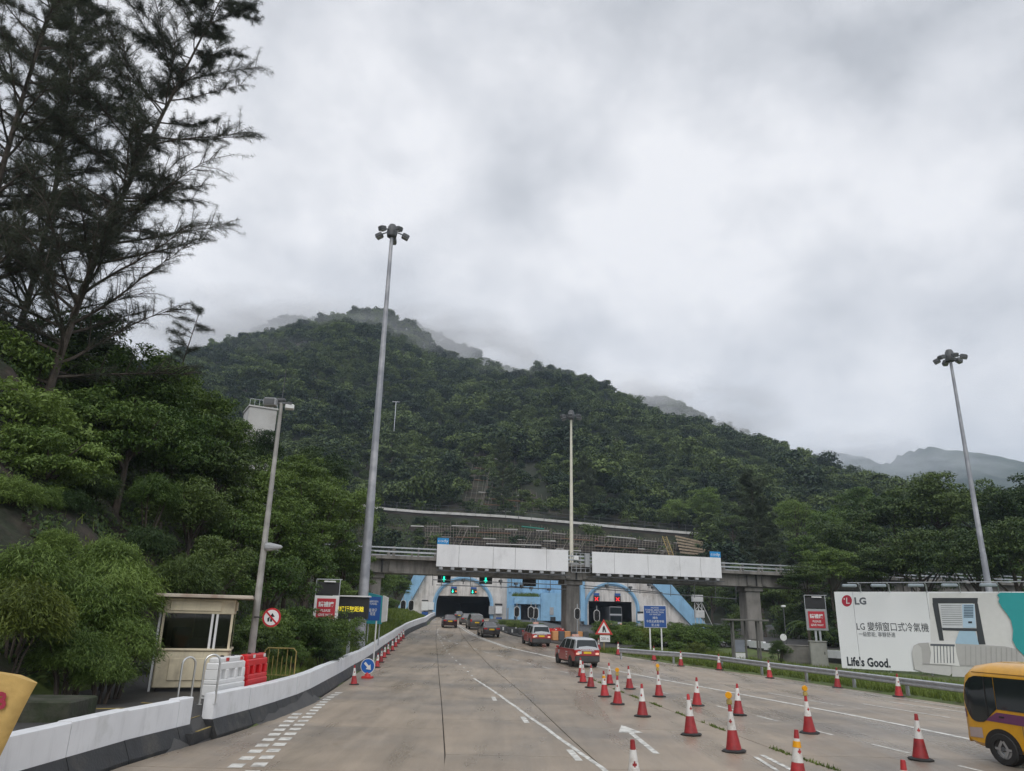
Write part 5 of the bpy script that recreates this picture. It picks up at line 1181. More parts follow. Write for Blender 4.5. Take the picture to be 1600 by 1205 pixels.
W_('red and white cone beyond the tip of the white road arrow', 1004, 1120)
W_('cone with amber lantern in the far row near the white line', 1030, 1089, lantern=True)
W_('red and white cone standing left of the nearest lantern cone', 1080, 1149, 1.05)
W_('faded red and white cone in the far row, behind the big cone by the weeds', 1089, 1103)
W_('largest lantern cone, standing on the weedy joint', 1147, 1175, 1.05, lantern=True)
W_('red and white cone directly behind the largest lantern cone', 1154, 1118)
W_('lantern cone in the right-hand lane in front of the long white line', 1265, 1146, 1.0, lantern=True)
W_('red and white cone in the right lane closest to the yellow bus', 1439, 1188, 1.0)
W_('cone cut off by the bottom edge beside the tail of the white arrow', 994, 1264, 1.05)
W_('banded cone cut off by the bottom edge right of the weedy joint', 1248, 1236, 1.05, band=True)
W_('cone showing only its red tip at the bottom edge near the bus', 1421, 1302, 1.0)
for i, (x, y) in enumerate(((966, 1024), (1022, 1032), (1064, 1041), (1124, 1047), (1203, 1060), (1309, 1075), (1405, 1089))):
    W_(('first', 'second', 'third', 'fourth', 'fifth', 'sixth', 'seventh')[i] + ' cone along the guard rail counting from the roadworks sign', x, y, .97, group='cones along the guard rail')
for i, (x, y) in enumerate(((553, 1070), (589, 1043), (595, 1035), (600, 1028), (606, 1023), (613, 1017), (618, 1011), (622, 1006), (626, 1002), (630, 998))):
    W_(('cone in front of the round blue arrow sign by the white barrier') if i == 0 else ('first', 'second', 'third', 'fourth', 'fifth', 'sixth', 'seventh', 'eighth', 'ninth')[i - 1] + ' cone beyond the blue arrow sign along the white barrier', x, y, .82, group='cones along the white barrier')
W_('cone beside the roadworks triangle, partly behind the nearer taxi', 936, 1016, .95, group='cones along the guard rail')

# ------------------------------------------------------------------ vehicles
def sec(st):
    y, zb, zt, zr, wl, wb, wr = st
    h = [(0, zb), (wl * .86, zb), (wl, zb + .12), (wb, zb + (zt - zb) * .55), (wb * .985, zt), (wr, zr - min(.09, (zr - zt) * .4)), (wr * .72, zr - .008), (0, zr)]
    return [Vector((x, y, z)) for x, z in h] + [Vector((-x, y, z)) for x, z in reversed(h[1:-1])]
def wheel(t, x, y, r, w, rim_m):
    Rm = Matrix.Rotation(math.pi / 2, 3, 'Y')
    mb = MB(); mb.lathe([(r * .62, -w / 2), (r * .93, -w / 2), (r, -w / 2 + .03), (r, w / 2 - .03), (r * .93, w / 2), (r * .62, w / 2), (r * .60, w / 2 - .06), (r * .60, -w / 2 + .06), (r * .62, -w / 2)], M_RUBBER, 22, M=Rm, c=(x, y, r), cap=False); wh = mb.build('wheel', t, True)
    mb = MB(); s = 1 if x > 0 else -1
    mb.lathe([(r * .60, -w / 2 + .045), (r * .60, w / 2 - .045)], rim_m, 20, M=Rm, c=(x, y, r))
    for k in range(6):
        a = k * math.pi / 3; mb.box((x + s * (w / 2 - .03), y + math.cos(a) * r * .33, r + math.sin(a) * r * .33), (.02, r * .16, r * .5), rim_m, M=Matrix.Rotation(-(a) + math.pi / 2, 3, 'X') if True else None)
    mb.lathe([(r * .14, -w / 2 - .0), (r * .14, w / 2 + .006)], M_DGREY, 10, M=Rm, c=(x, y, r)); mb.build('rim', wh)
def car(name, label, rear, ang, sts, body, roof, glass_q, rearw, lamps, plate_z, green=None, wheels=(1.35, -1.3), r=.31, W_=.76, lettering=(), roofsign=False, skirt=None):
    L = sts[-1][0]
    d = Vector((-math.sin(ang), math.cos(ang), 0)); c = Vector(rear) + d * L
    t = thing(name, label, 'taxi' if 'taxi' in name else 'car', (c.x, c.y, rz(c.y) + .005), ang)
    slope = math.atan(.04) if c.y > 58 else (math.atan(.01) if c.y > 45 else 0); t.rotation_euler = (slope, 0, ang)
    S = [sec(s) for s in sts]; n = 14; mb = MB(); vs = [v for s in S for v in s]; gr = green or (99, -99)
    for i in range(len(S) - 1):
        for j in range(n):
            k = (j + 1) % n; up = 4 <= j <= 9
            m = roof if (up and sts[i][0] >= gr[0] and sts[i + 1][0] <= gr[1]) else ((skirt or body) if (j in (0, 1, 12, 13) or (skirt and i == 0 and j in (2, 11))) else body)
            o = [i * n + j, i * n + k, (i + 1) * n + k, (i + 1) * n + j]; mb.add([vs[q] for q in o], [(0, 1, 2, 3)], m)
    mb.add(S[0], [tuple(range(n))], body); mb.add(S[-1], [tuple(range(n))], body)
    me = mb.mesh('body'); bm = bmesh.new(); bm.from_mesh(me); bmesh.ops.remove_doubles(bm, verts=bm.verts, dist=.0005); bmesh.ops.recalc_face_normals(bm, faces=bm.faces); bm.to_mesh(me); bm.free()
    me.polygons.foreach_set('use_smooth', [True] * len(me.polygons)); me.set_sharp_from_angle(angle=math.radians(35)); link('body', me, t)
    ysn = [s[0] for s in sts]
    def side(y, u, sgn):
        f = [np.interp(y, ysn, [s[q] for s in sts]) for q in range(7)]; x0, z0, x1, z1 = f[5] * .985, f[2], f[6], f[3] - min(.09, (f[3] - f[2]) * .4)
        return Vector((sgn * (x0 + (x1 - x0) * u + .014), y, z0 + (z1 - z0) * u))
    for (ya, yb, yc, yd) in glass_q:            # bottom rear, bottom front, top front, top rear
        for sg_ in (-1, 1):
            mb = MB(); mb.quad(side(ya, .06, sg_), side(yb, .06, sg_), side(yc, .93, sg_), side(yd, .93, sg_), M_GLASS); mb.build('side_window', t)
    (w0, y0, z0, w1, y1, z1) = rearw
    mb = MB(); mb.quad((-w0, y0, z0), (w0, y0, z0), (w1, y1, z1), (-w1, y1, z1), M_GLASS); mb.build('rear_window', t)
    for (x, y, z, w, h, m) in lamps:
        for sg_ in (-1, 1):
            mb = MB(); mb.box((sg_ * x, y, z), (w, .05, h), m, 0, .015); mb.build('tail_lamp', t)
    yb_ = sts[0][0]
    mb = MB(); mb.box((0, yb_ - .012, plate_z), (.50, .02, .13), mat('plate_yellow', (.75, .50, .02), .4)); pl_ = mb.build('number_plate', t)
    for wy in wheels:
        for sx in (-1, 1): wheel(t, sx * W_, wy, r, .20, mat('rim_grey', (.25, .25, .25), .4, metal=.4))
    for wy in wheels:
        for sx in (-1, 1):
            mb = MB(); mb.lathe([(r * 1.17, -.02), (r * 1.17, .02)], M_BLACK, 20, M=Matrix.Rotation(math.pi / 2, 3, 'Y'), c=(sx * (W_ + .075), wy, r + .01)); mb.build('wheel_arch', t)
    for sx in (-1, 1):
        mb = MB(); mb.box((sx * (W_ + .20), L * .42, sts[len(sts) // 2][2] + .05), (.2, .1, .13), body, 0, .03); mb.build('mirror', t)
    return t
TX = [(-2.18, .36, .80, .84, .76, .79, .74), (-2.14, .28, 1.0, 1.05, .82, .83, .77), (-1.98, .24, 1.05, 1.62, .84, .845, .66), (-1.75, .24, 1.05, 1.72, .845, .85, .655), (-.3, .22, 1.04, 1.75, .845, .85, .66), (.45, .22, 1.03, 1.70, .845, .85, .65), (1.25, .23, 1.0, 1.06, .845, .845, .70), (1.9, .25, .90, .95, .83, .82, .66), (2.12, .30, .72, .78, .78, .76, .6), (2.18, .38, .6, .66, .7, .68, .5)]
M_TAIL = mat('tail_red', (.45, .02, .02), .25); M_TAILW = mat('tail_lit', (.8, .5, .4), .2, emit=(1, .45, .3), estr=.35)
M_TSIGN = mat('taxi_sign', (.60, .30, .22), .4)
def taxi(label, rear, ang):
    t = car('taxi', label, rear, ang, TX, M_TAXIR, M_SILV, [(-1.85, -1.15, -1.2, -1.75), (-1.02, -.18, -.2, -1.05), (-.05, .98, .42, -.05)], (.70, -2.115, 1.12, .60, -2.0, 1.60), [(.66, -2.18, .90, .26, .14, M_TAIL), (.64, -2.195, .80, .22, .12, M_TAILW)], .86, green=(-2.15, 1.3), skirt=mat('bumper_grey', (.055, .055, .055), .5))
    mb = MB(); mb.box((0, -2.17, .50), (1.62, .1, .36), mat('bumper_grey', (0, 0, 0)), 0, .05); mb.build('bumper', t)
    mb = MB(); mb.box((0, -2.19, .98), (.9, .03, .05), M_SILV, 0, .01); mb.build('boot_handle', t)
    text('lettering', '六四四 TAXI', t, (.05, -2.168, 1.055), M_WHITE, width=1.1, height=.085, M=Matrix.Rotation(0, 3, 'X'), bold=.01)
    mb = MB(); mb.box((0, .1, 1.80), (.48, .2, .15), M_TSIGN, 0, .03); rs_ = mb.build('roof_sign', t); text('lettering', 'TAXI 的士', rs_, (0, -.004, 1.80), M_WHITE, width=.36, height=.08)
    text('lettering', 'urban\ntaxi', t, (-.862, -.62, .78), M_WHITE, width=.42, height=.26, M=RZ3(-math.pi / 2), bold=.02); text('lettering', '的士', t, (-.862, -.62, .52), M_WHITE, width=.28, height=.13, M=RZ3(-math.pi / 2))
    mb = MB(); mb.lathe([(.13, -.004), (.13, .004)], M_SILV, 16, M=Matrix.Rotation(math.pi / 2, 3, 'Y'), c=(-.866, .95, .80)); mb.build('door_badge', t)
    mb = MB(); mb.box((-.52, -2.205, .86), (.26, .02, .16), mat('licence_plate_white', (.6, .66, .64), .4), 0, .01); mb.build('licence_disc', t)
    return t
taxi('red taxi with silver roof nearest the camera, behind the row of cones', G(918, 1044), math.radians(14))
taxi('red taxi with silver roof farther up the road beside the planters', G(846, 1011), math.radians(11))
SD = [(-2.3, .36, .78, .84, .72, .76, .70), (-2.24, .28, .96, 1.0, .82, .84, .74), (-1.6, .24, 1.0, 1.06, .85, .86, .70), (-.95, .22, .99, 1.40, .86, .87, .58), (-.1, .22, .97, 1.46, .86, .87, .60), (.5, .22, .96, 1.40, .86, .87, .58), (1.3, .23, .94, 1.0, .86, .86, .68), (2.05, .26, .84, .9, .83, .82, .62), (2.28, .34, .68, .74, .74, .72, .5)]
MV = [(-2.25, .36, .82, .88, .76, .8, .74), (-2.2, .28, 1.02, 1.08, .84, .86, .78), (-2.0, .25, 1.06, 1.60, .86, .87, .66), (-1.7, .25, 1.06, 1.72, .87, .88, .66), (.1, .24, 1.04, 1.74, .87, .88, .66), (.8, .24, 1.02, 1.62, .87, .88, .64), (1.6, .25, .98, 1.04, .86, .86, .68), (2.1, .28, .84, .9, .82, .8, .6), (2.25, .34, .68, .74, .74, .72, .5)]
SG = [(-1.35, -.25, -.25, -.95), (-.12, 1.02, .42, -.12)]; MG = [(-1.85, -1.0, -1.0, -1.7), (-.88, .1, .1, -.88), (.22, 1.35, .72, .22)]
def cpaint(n, c): return mat(n, c, .32, metal=0.0, var=.03, coat=.5)
SL = [(.62, -2.3, .86, .34, .13, M_TAIL)]
car('sedan', 'black sedan with yellow plate behind the grey people carrier', G(768, 997), math.radians(10), SD, cpaint('car_black', (.02, .018, .02)), M_BLACK, SG, (.58, -1.55, 1.06, .48, -.98, 1.37), SL, .78, W_=.78)
car('people_carrier', 'grey people carrier between the black sedan and the tunnel mouth', G(745, 984.5), math.radians(9), MV, cpaint('car_grey', (.065, .062, .058)), M_BLACK, MG, (.70, -2.17, 1.14, .60, -2.03, 1.57), [(.68, -2.22, 1.0, .2, .3, M_TAIL)], .80, W_=.79)
car('sedan', 'dark maroon sedan alone in the left lane before the tunnel', G(703, 981.5), math.radians(7), SD, cpaint('car_maroon', (.028, .010, .012)), cpaint('car_maroon', (0, 0, 0)), SG, (.58, -1.55, 1.06, .48, -.98, 1.37), SL, .78, W_=.78)
car('sedan', 'silver-roofed car entering the tunnel ahead of the grey people carrier', G(730, 976.5), math.radians(7), SD, cpaint('car_silver', (.08, .075, .075)), M_BLACK, SG, (.58, -1.55, 1.06, .48, -.98, 1.37), SL, .78, W_=.78)
car('sedan', 'dark car barely visible inside the shade of the tunnel', AT(717, 971, 140), math.radians(5), SD, cpaint('car_navy', (.02, .022, .03)), M_BLACK, SG, (.58, -1.55, 1.06, .48, -.98, 1.37), SL, .78, W_=.78)
# coach coming out of the second tunnel
t = TUN[1]; c = AT(960, 960, 157.5); ch = thing('coach', 'dark double-deck coach with lit headlamps emerging from the second tunnel', 'coach', (c.x, 157.5 + 5, sz(c.x, 158) + .03), .06); ch.scale = (1.05, 1, 1.12)
mb = MB(); mb.box((0, 0, 1.95), (2.45, 10, 3.3), cpaint('coach_grey', (.16, .16, .17)), 0, .12); mb.build('body', ch)
mb = MB(); mb.box((0, -5.01, 2.9), (2.2, .03, 1.1), M_GLASS, 0, .01); mb.box((0, -5.01, 1.45), (2.2, .03, 1.0), M_GLASS, 0, .01); mb.build('windscreen', ch)
mb = MB(); mb.box((0, -5.03, 2.18), (2.4, .06, .22), M_SILV, 0, .02); mb.box((0, -5.03, .72), (2.4, .06, .3), M_SILV, 0, .02); mb.build('front_trim', ch)
for s in (-1, 1):
    mb = MB(); mb.box((s * .95, -5.06, .55), (.35, .04, .16), M_TAILW, 0, .02); mb.build('headlamp', ch)
for s in (-1, 1):
    for y in (-3.4, 3.2): wheel(ch, s * 1.1, y, .48, .28, M_GREY)
# yellow minibus
bw = G(1576, 1197); bang_ = math.radians(13); d = Vector((-math.sin(bang_), math.cos(bang_), 0)); nrm = Vector((math.cos(bang_), math.sin(bang_), 0))
bc = bw + nrm * .97 - d * 2.35
bus = thing('minibus', 'yellow school minibus with purple stripe entering at the right edge', 'minibus', (bc.x, bc.y, .0), bang_)
BS = []
for y, f, hr_, wf in ((-3.5, .75, 2.25, .90), (-3.42, .40, 2.45, .98), (-3.1, .34, 2.52, 1.0), (0, .34, 2.56, 1.0), (2.6, .34, 2.54, 1.0), (3.05, .36, 2.46, .99), (3.25, .40, 2.32, .97), (3.36, .48, 2.05, .93), (3.40, .60, 1.7, .88)):
    w = 1.03 * wf
    h = [(0, f), (w * .9, f), (w, f + .10), (w, 1.25), (w * .985, hr_ - .42), (w * .93, hr_ - .2), (w * .78, hr_ - .06), (w * .45, hr_), (0, hr_ + .01)]
    BS.append([Vector((x, y, z)) for x, z in h] + [Vector((-x, y, z)) for x, z in reversed(h[1:-1])])
n = len(BS[0]); mb = MB(); vs = [v for s in BS for v in s]
mb.add(vs, [(i * n + j, i * n + (j + 1) % n, (i + 1) * n + (j + 1) % n, (i + 1) * n + j) for i in range(len(BS) - 1) for j in range(n)] + [tuple(range(n)), tuple(reversed(range((len(BS) - 1) * n, len(BS) * n)))], M_YEL); mb.build('body', bus, True)
xs_ = -1.03
def bw_(y, z):
    wf = np.interp(y, [-3.5, -3.42, -3.1, 2.6, 3.05, 3.25, 3.36, 3.4], [.9, .98, 1, 1, .99, .97, .93, .88]); hr_ = np.interp(y, [-3.5, -3.1, 0, 2.6, 3.05, 3.25, 3.36, 3.4], [2.25, 2.52, 2.56, 2.54, 2.46, 2.32, 2.05, 1.7])
    return 1.03 * wf * np.interp(z, [1.25, hr_ - .42, hr_ - .2], [1, .985, .93])
def bpatch(nm, poly, m, off=.012, par=bus, sgn=1):
    mb = MB(); mb.add([(-(bw_(y, z) + off), y, z) for y, z in poly], [tuple(range(len(poly)))], m); return mb.build(nm, par)
def bstrip(nm, lo, hi, m, off=.012, par=bus):      # lo, hi: (y, z) outlines; columns follow the curved flank
    ya, yb = lo[0][0], lo[-1][0]; cols = np.linspace(ya, yb, max(3, int((yb - ya) / .07) + 2)); mb = MB(); vs = []; nr = 7
    for y in cols:
        z0, z1 = np.interp(y, [p[0] for p in lo], [p[1] for p in lo]), np.interp(y, [p[0] for p in hi], [p[1] for p in hi])
        for k in range(nr): z = z0 + (z1 - z0) * k / (nr - 1); vs.append((-(bw_(y, z) + off), y, z))
    mb.add(vs, [(i * nr + k, (i + 1) * nr + k, (i + 1) * nr + k + 1, i * nr + k + 1) for i in range(len(cols) - 1) for k in range(nr - 1)], m); return mb.build(nm, par, True)
bpatch('side_window', [(-3.0, 1.36), (2.35, 1.36), (2.35, 2.16), (-3.0, 2.16)], M_GLASS)
bstrip('driver_window', [(2.36, 1.36), (2.5, 1.24), (2.62, 1.12), (2.75, 1.0), (2.95, .97), (3.1, 1.0), (3.22, 1.16), (3.33, 1.5)], [(2.36, 2.16), (2.9, 2.15), (3.08, 2.08), (3.22, 1.9), (3.33, 1.52)], M_GLASS)
bstrip('stripe', [(-3.3, 1.04), (2.72, 1.04)], [(-3.3, 1.28), (2.38, 1.28), (2.72, 1.05)], M_PURP, .009)
bstrip('stripe', [(3.28, 1.05), (3.38, 1.05)], [(3.28, 1.26), (3.38, 1.28)], M_PURP, .009)
bstrip('side_marker', [(2.86, .58), (3.26, .56)], [(2.86, .84), (3.26, .80)], mat('pale_vinyl', (.45, .36, .34), .5), .009)
for y in (2.35, -2.1):
    pts = [(y + .50 * math.cos(a), .38 + .50 * math.sin(a)) for a in np.linspace(0, math.pi, 18)]; bpatch('wheel_arch', [(p[0], max(.37, p[1])) for p in pts] + [(y - .5, .345), (y + .5, .345)], M_BLACK, .006)
    for sx in (-1, 1): wheel(bus, sx * .93, y, .39, .25, M_GALV)
for k, y in enumerate((1.2, .1, -1.0, -2.1)):
    bpatch('window_pillar', [(y - .03, 1.36), (y + .03, 1.36), (y + .03, 2.22), (y - .03, 2.22)], M_BLACK, .016)
M_DEC = mat('decal_blue', (.05, .14, .30), .5); M_DECO = mat('decal_orange', (.60, .20, .03), .5)
for k, (y, z, r) in enumerate(((1.25, .72, .16), (.95, .62, .14), (.6, .8, .18))): bpatch('decal', [(y + r * math.cos(a), z + r * .8 * math.sin(a)) for a in np.linspace(0, 2 * math.pi, 14, endpoint=False)], (M_DEC, M_DECO, M_WHITE)[k], .010)
mb = MB(); mb.box((0, 3.31, 1.75), (1.75, .02, .85), M_GLASS, M=Matrix.Rotation(.16, 3, 'X')); mb.build('windscreen', bus)
mb = MB(); mb.box((0, 3.42, .55), (1.8, .12, .28), M_YEL, 0, .05); mb.build('front_bumper', bus)
bus.scale = (1, 1, .86)
for y in (1.75, .65, -.45, -1.55, -2.65): bpatch('panel_seam', [(y - .008, .42), (y + .008, .42), (y + .008, 1.03), (y - .008, 1.03)], M_DGREY, .004)
bpatch('door_handle', [(2.18, 1.16), (2.32, 1.16), (2.32, 1.20), (2.18, 1.20)], M_BLACK, .016)
bstrip('sill_trim', [(-3.2, .46), (1.8, .46)], [(-3.2, .50), (1.8, .50)], M_DGREY, .006); bstrip('roof_gutter', [(-3.3, 2.24), (3.0, 2.24)], [(-3.3, 2.27), (3.0, 2.26)], mat('gutter_dark', (.25, .13, .01), .5), .01)
bstrip('window_divider', [(2.60, 1.16), (2.64, 1.13)], [(2.60, 2.15), (2.64, 2.15)], M_BLACK, .016)
text('lettering', '學校小巴 SCHOOL MINIBUS', bus, (-1.045, .4, .92), M_WHITE, width=1.9, height=.13, M=RZ3(-math.pi / 2))

# ------------------------------------------------------------------ vegetation
L_HILL = leaf_mat('hill_foliage', (.014, .036, .014), (.125, .175, .045), .55, .15, .03, .34)
L_DARK = leaf_mat('dark_foliage', (.030, .062, .018), (.105, .155, .036), .5, .2, .25)
L_MID = leaf_mat('mid_foliage', (.055, .105, .020), (.175, .255, .055), .5, .25, .3)
L_LIGHT = leaf_mat('light_foliage', (.075, .135, .026), (.200, .285, .065), .5, .28, .4)
L_YEL = leaf_mat('yellow_foliage', (.080, .115, .018), (.195, .235, .042), .5, .28, .6)
L_NEED = leaf_mat('needle_foliage', (.035, .045, .026), (.075, .090, .050), .6, .2, .4)
L_CASU = leaf_mat('casuarina_needles', (.050, .070, .040), (.105, .135, .070), .6, .2, .4)
def unit(v): return v / (np.linalg.norm(v, axis=1, keepdims=True) + 1e-9)
def leaf_quads(c, nrm, L, Wd, rs, droop=0.0, axis=None):
    t = rs.normal(size=c.shape) if axis is None else axis + rs.normal(size=c.shape) * .35
    t = unit(t - nrm * (t * nrm).sum(1, keepdims=True)); t[:, 2] -= droop; t = unit(t); s = unit(np.cross(nrm, t))
    L = np.asarray(L).reshape(-1, 1) * np.ones((len(c), 1)); Wd = np.asarray(Wd).reshape(-1, 1) * np.ones((len(c), 1))
    V = np.empty((len(c), 4, 3)); V[:, 0] = c - t * L / 2; V[:, 1] = c + s * Wd / 2 + nrm * Wd * .12; V[:, 2] = c + t * L / 2 - np.array([0, 0, 1]) * L * .08; V[:, 3] = c - s * Wd / 2 + nrm * Wd * .12
    return V.reshape(-1, 3)
def crown_np(seed, ncl, per, R, cr, leaf, aspect=.5, low=-.45, droop=.15, flat=1.0):
    rs = np.random.default_rng(seed); out = []
    k = 0
    while k < ncl:
        d = rs.normal(size=3); d /= np.linalg.norm(d)
        if d[2] < low and rs.random() < .8: continue
        c = d * np.array(R) * rs.uniform(.35, .92) * (1 + .22 * math.sin(3 * math.atan2(d[1], d[0]) + seed) * (1 - abs(d[2])))
        r = cr * rs.uniform(.6, 1.25); n = int(per * (r / cr) ** 1.6); u = unit(rs.normal(size=(n, 3)))
        u[:, 2] = np.abs(u[:, 2]) * np.where(rs.random(n) < .78, 1, -1)
        p = c + u * (r * rs.uniform(.45, 1.05, size=(n, 1))) * np.array([1, 1, .72 * flat])
        nr = unit(u * .6 + np.array([0, 0, .7]) + rs.normal(size=(n, 3)) * .5)
        L = leaf * rs.uniform(.6, 1.3, size=n); out.append(leaf_quads(p, nr, L, L * aspect, rs, droop)); k += 1
    return np.concatenate(out)
def crown_mesh(name, m, **k): return np_mesh(name, crown_np(**k), 4, m)
# --- the wood that covers the hillside
def forest_obj(name, label, pts, protos_):
    me = bpy.data.meshes.new(name); me.from_pydata([p[:3] for p in pts], [], [])
    a = me.attributes.new('sc', 'FLOAT_VECTOR', 'POINT'); a.data.foreach_set('vector', np.array([p[3] for p in pts], np.float32).ravel())
    a = me.attributes.new('ro', 'FLOAT_VECTOR', 'POINT'); a.data.foreach_set('vector', np.array([(0, 0, p[4]) for p in pts], np.float32).ravel())
    a = me.attributes.new('ix', 'INT', 'POINT'); a.data.foreach_set('value', np.array([p[5] for p in pts], np.int32))
    o = link(name, me); ng = bpy.data.node_groups.new(name, 'GeometryNodeTree')
    ng.interface.new_socket('Geometry', in_out='INPUT', socket_type='NodeSocketGeometry'); ng.interface.new_socket('Geometry', in_out='OUTPUT', socket_type='NodeSocketGeometry')
    N, L = ng.nodes, ng.links; gi, go = N.new('NodeGroupInput'), N.new('NodeGroupOutput'); jn = N.new('GeometryNodeJoinGeometry')
    def attr(nm, ty):
        n = N.new('GeometryNodeInputNamedAttribute'); n.data_type = ty; n.inputs['Name'].default_value = nm; return n
    sc_, ro_, ix_ = attr('sc', 'FLOAT_VECTOR'), attr('ro', 'FLOAT_VECTOR'), attr('ix', 'INT')
    for k, pm_ in enumerate(protos_):
        po = bpy.data.objects.new('crown_form', pm_); oi = N.new('GeometryNodeObjectInfo'); oi.inputs['Object'].default_value = po
        iop = N.new('GeometryNodeInstanceOnPoints'); cmp_ = N.new('FunctionNodeCompare'); cmp_.data_type = 'INT'; cmp_.operation = 'EQUAL'
        L.new(ix_.outputs['Attribute'], cmp_.inputs[2]); cmp_.inputs[3].default_value = k
        L.new(gi.outputs[0], iop.inputs['Points']); L.new(cmp_.outputs[0], iop.inputs['Selection']); L.new(oi.outputs['Geometry'], iop.inputs['Instance'])
        L.new(sc_.outputs['Attribute'], iop.inputs['Scale']); L.new(ro_.outputs['Attribute'], iop.inputs['Rotation']); L.new(iop.outputs[0], jn.inputs[0])
    L.new(jn.outputs[0], go.inputs[0]); o.modifiers.new('scatter', 'NODES').node_group = ng
    tag(o, label, None, None, 'stuff'); return o
hp = [crown_mesh('hill_crown', L_HILL, seed=20 + i, ncl=19, per=70, R=((1, 1, .8), (.9, .9, 1.1), (1.1, 1.0, .65), (.8, .8, 1.3), (1, 1, .9), (1.2, 1.0, .6))[i], cr=.44, leaf=.19, aspect=.6, flat=(1, 1, .6, 1, .9, .5)[i]) for i in range(6)]
rs = np.random.default_rng(5); pts = []
def in_clear(x, y):
    p = Vector((x, y, hill(x, y))) - Vector((0, 0, CH)); z = p.dot(_f0)
    u, v = IW / 2 + F * p.dot(RIGHT) / z, IH / 2 - F * p.dot(UP) / z
    if u < -60 or u > IW + 60 or z < 0: return None
    if y > 194.5 and y < 199 and 555 < u < 1095: return 'wall'
    if y <= 194.5 and 540 < u < 1080: return 'work'
    if 199 < y < 262 and 715 < u < 868: return 'thin'
    return ''
sp_ = 4.2
for y in np.arange(164, 640, sp_):
    for x in np.arange(-360, 420, sp_):
        xx, yy = x + rs.uniform(-2.1, 2.1), y + rs.uniform(-2.1, 2.1)
        if yy > RY(xx) + 25: continue
        c = in_clear(xx, yy)
        if c is None or c in ('wall',): continue
        big = 1.0
        if c == 'work':
            big = rs.choice([.4, .6, .9], p=[.5, .38, .12])
            if rs.random() < .3: continue
        if c == 'thin':
            if rs.random() < .25: continue
            big = .75
        s = rs.choice([1.7, 2.4, 3.4, 5.0], p=[.34, .34, .23, .09]) * rs.uniform(.85, 1.2) * big * (1.25 if mnoise.noise(Vector((xx * .02, yy * .02, 0))) > .1 else .92) * (.8 if yy < 215 else 1)
        z = hill(xx, yy) + s * .55 + (rs.uniform(0, 3.2) if big > .9 else 0)
        pts.append((xx, yy, z, (s * rs.uniform(.85, 1.15), s * rs.uniform(.85, 1.15), s * rs.uniform(.8, 1.2)), rs.uniform(0, 6.28), int(rs.integers(0, 6))))
forest_obj('forest', 'dense dark green wood covering the hillside above the tunnel', pts, hp)
pts = []
for y in np.arange(560, 900, 7.0):
    for x in np.arange(-420, 420, 7.0):
        xx, yy = x + rs.uniform(-3, 3), y + rs.uniform(-3, 3)
        if yy > BYf(xx) + 16 or yy < BYf(xx) - 110: continue
        s = rs.uniform(3.2, 6.5); pts.append((xx, yy, back(xx, yy) + s * .6, (s, s, s), rs.uniform(0, 6.28), int(rs.integers(0, 6))))
forest_obj('forest', 'misty wood along the rear ridge', pts, hp)
# --- single trees
BV = {}
def broad(kind, i):
    k = (kind, i)
    if k not in BV:
        m = {'d': L_DARK, 'm': L_MID, 'l': L_LIGHT, 'y': L_YEL}[kind]
        BV[k] = crown_mesh('crown', m, seed=60 + i * 7 + ord(kind), ncl=84, per=185, R=((1, 1, .85), (1.05, .95, .75), (.95, 1, .95))[i % 3], cr=.26, leaf=.070, aspect=.42, droop=.25, flat=(.8, .55, .8)[i % 3])
    return BV[k]
def tree(name, label, px, py, Y, r, kind, i=0, cat='tree', group=None, stretch=1.0, minz=None):
    c = AT(px, py, Y); gz = ground_z(c.x, Y); bz = min(gz, c.z - .6 * r) - .15
    t = thing(name, label, cat, (c.x, Y, bz), 0, group); H = c.z - bz; q = random.Random(int(px * 7 + py * 3 + Y)); mb = MB()
    r0 = max(.06, min(.09 * r * .7, .38)); bend = Vector((q.uniform(-.1, .1) * H, q.uniform(-.1, .1) * H, 0))
    mb.tube([(0, 0, 0), bend * .4 + Vector((0, 0, H * .4)), bend * .6 + Vector((0, 0, H * .9)), Vector((0, 0, H + r * .3))], [r0, r0 * .8, r0 * .55, r0 * .2], M_BARK, 7)
    for k in range(7):
        a = q.uniform(0, 6.28); z0 = H * q.uniform(.45, .9) if H > r else H * .6; e = Vector((math.cos(a) * r * q.uniform(.5, .85), math.sin(a) * r * q.uniform(.5, .85), H + r * q.uniform(-.2, .45)))
        s = Vector((0, 0, z0)) + bend * .5; mb.tube([s, s.lerp(e, .5) + Vector((0, 0, r * .06)), e], [r0 * .5, r0 * .3, r0 * .08], M_BARK, 5, False)
    mb.build('trunk', t)
    o = link('crown', broad(kind, i), t); o.location = (0, 0, H); o.scale = (r, r, r * stretch); o.rotation_euler = (0, 0, q.uniform(0, 6.28)); return t
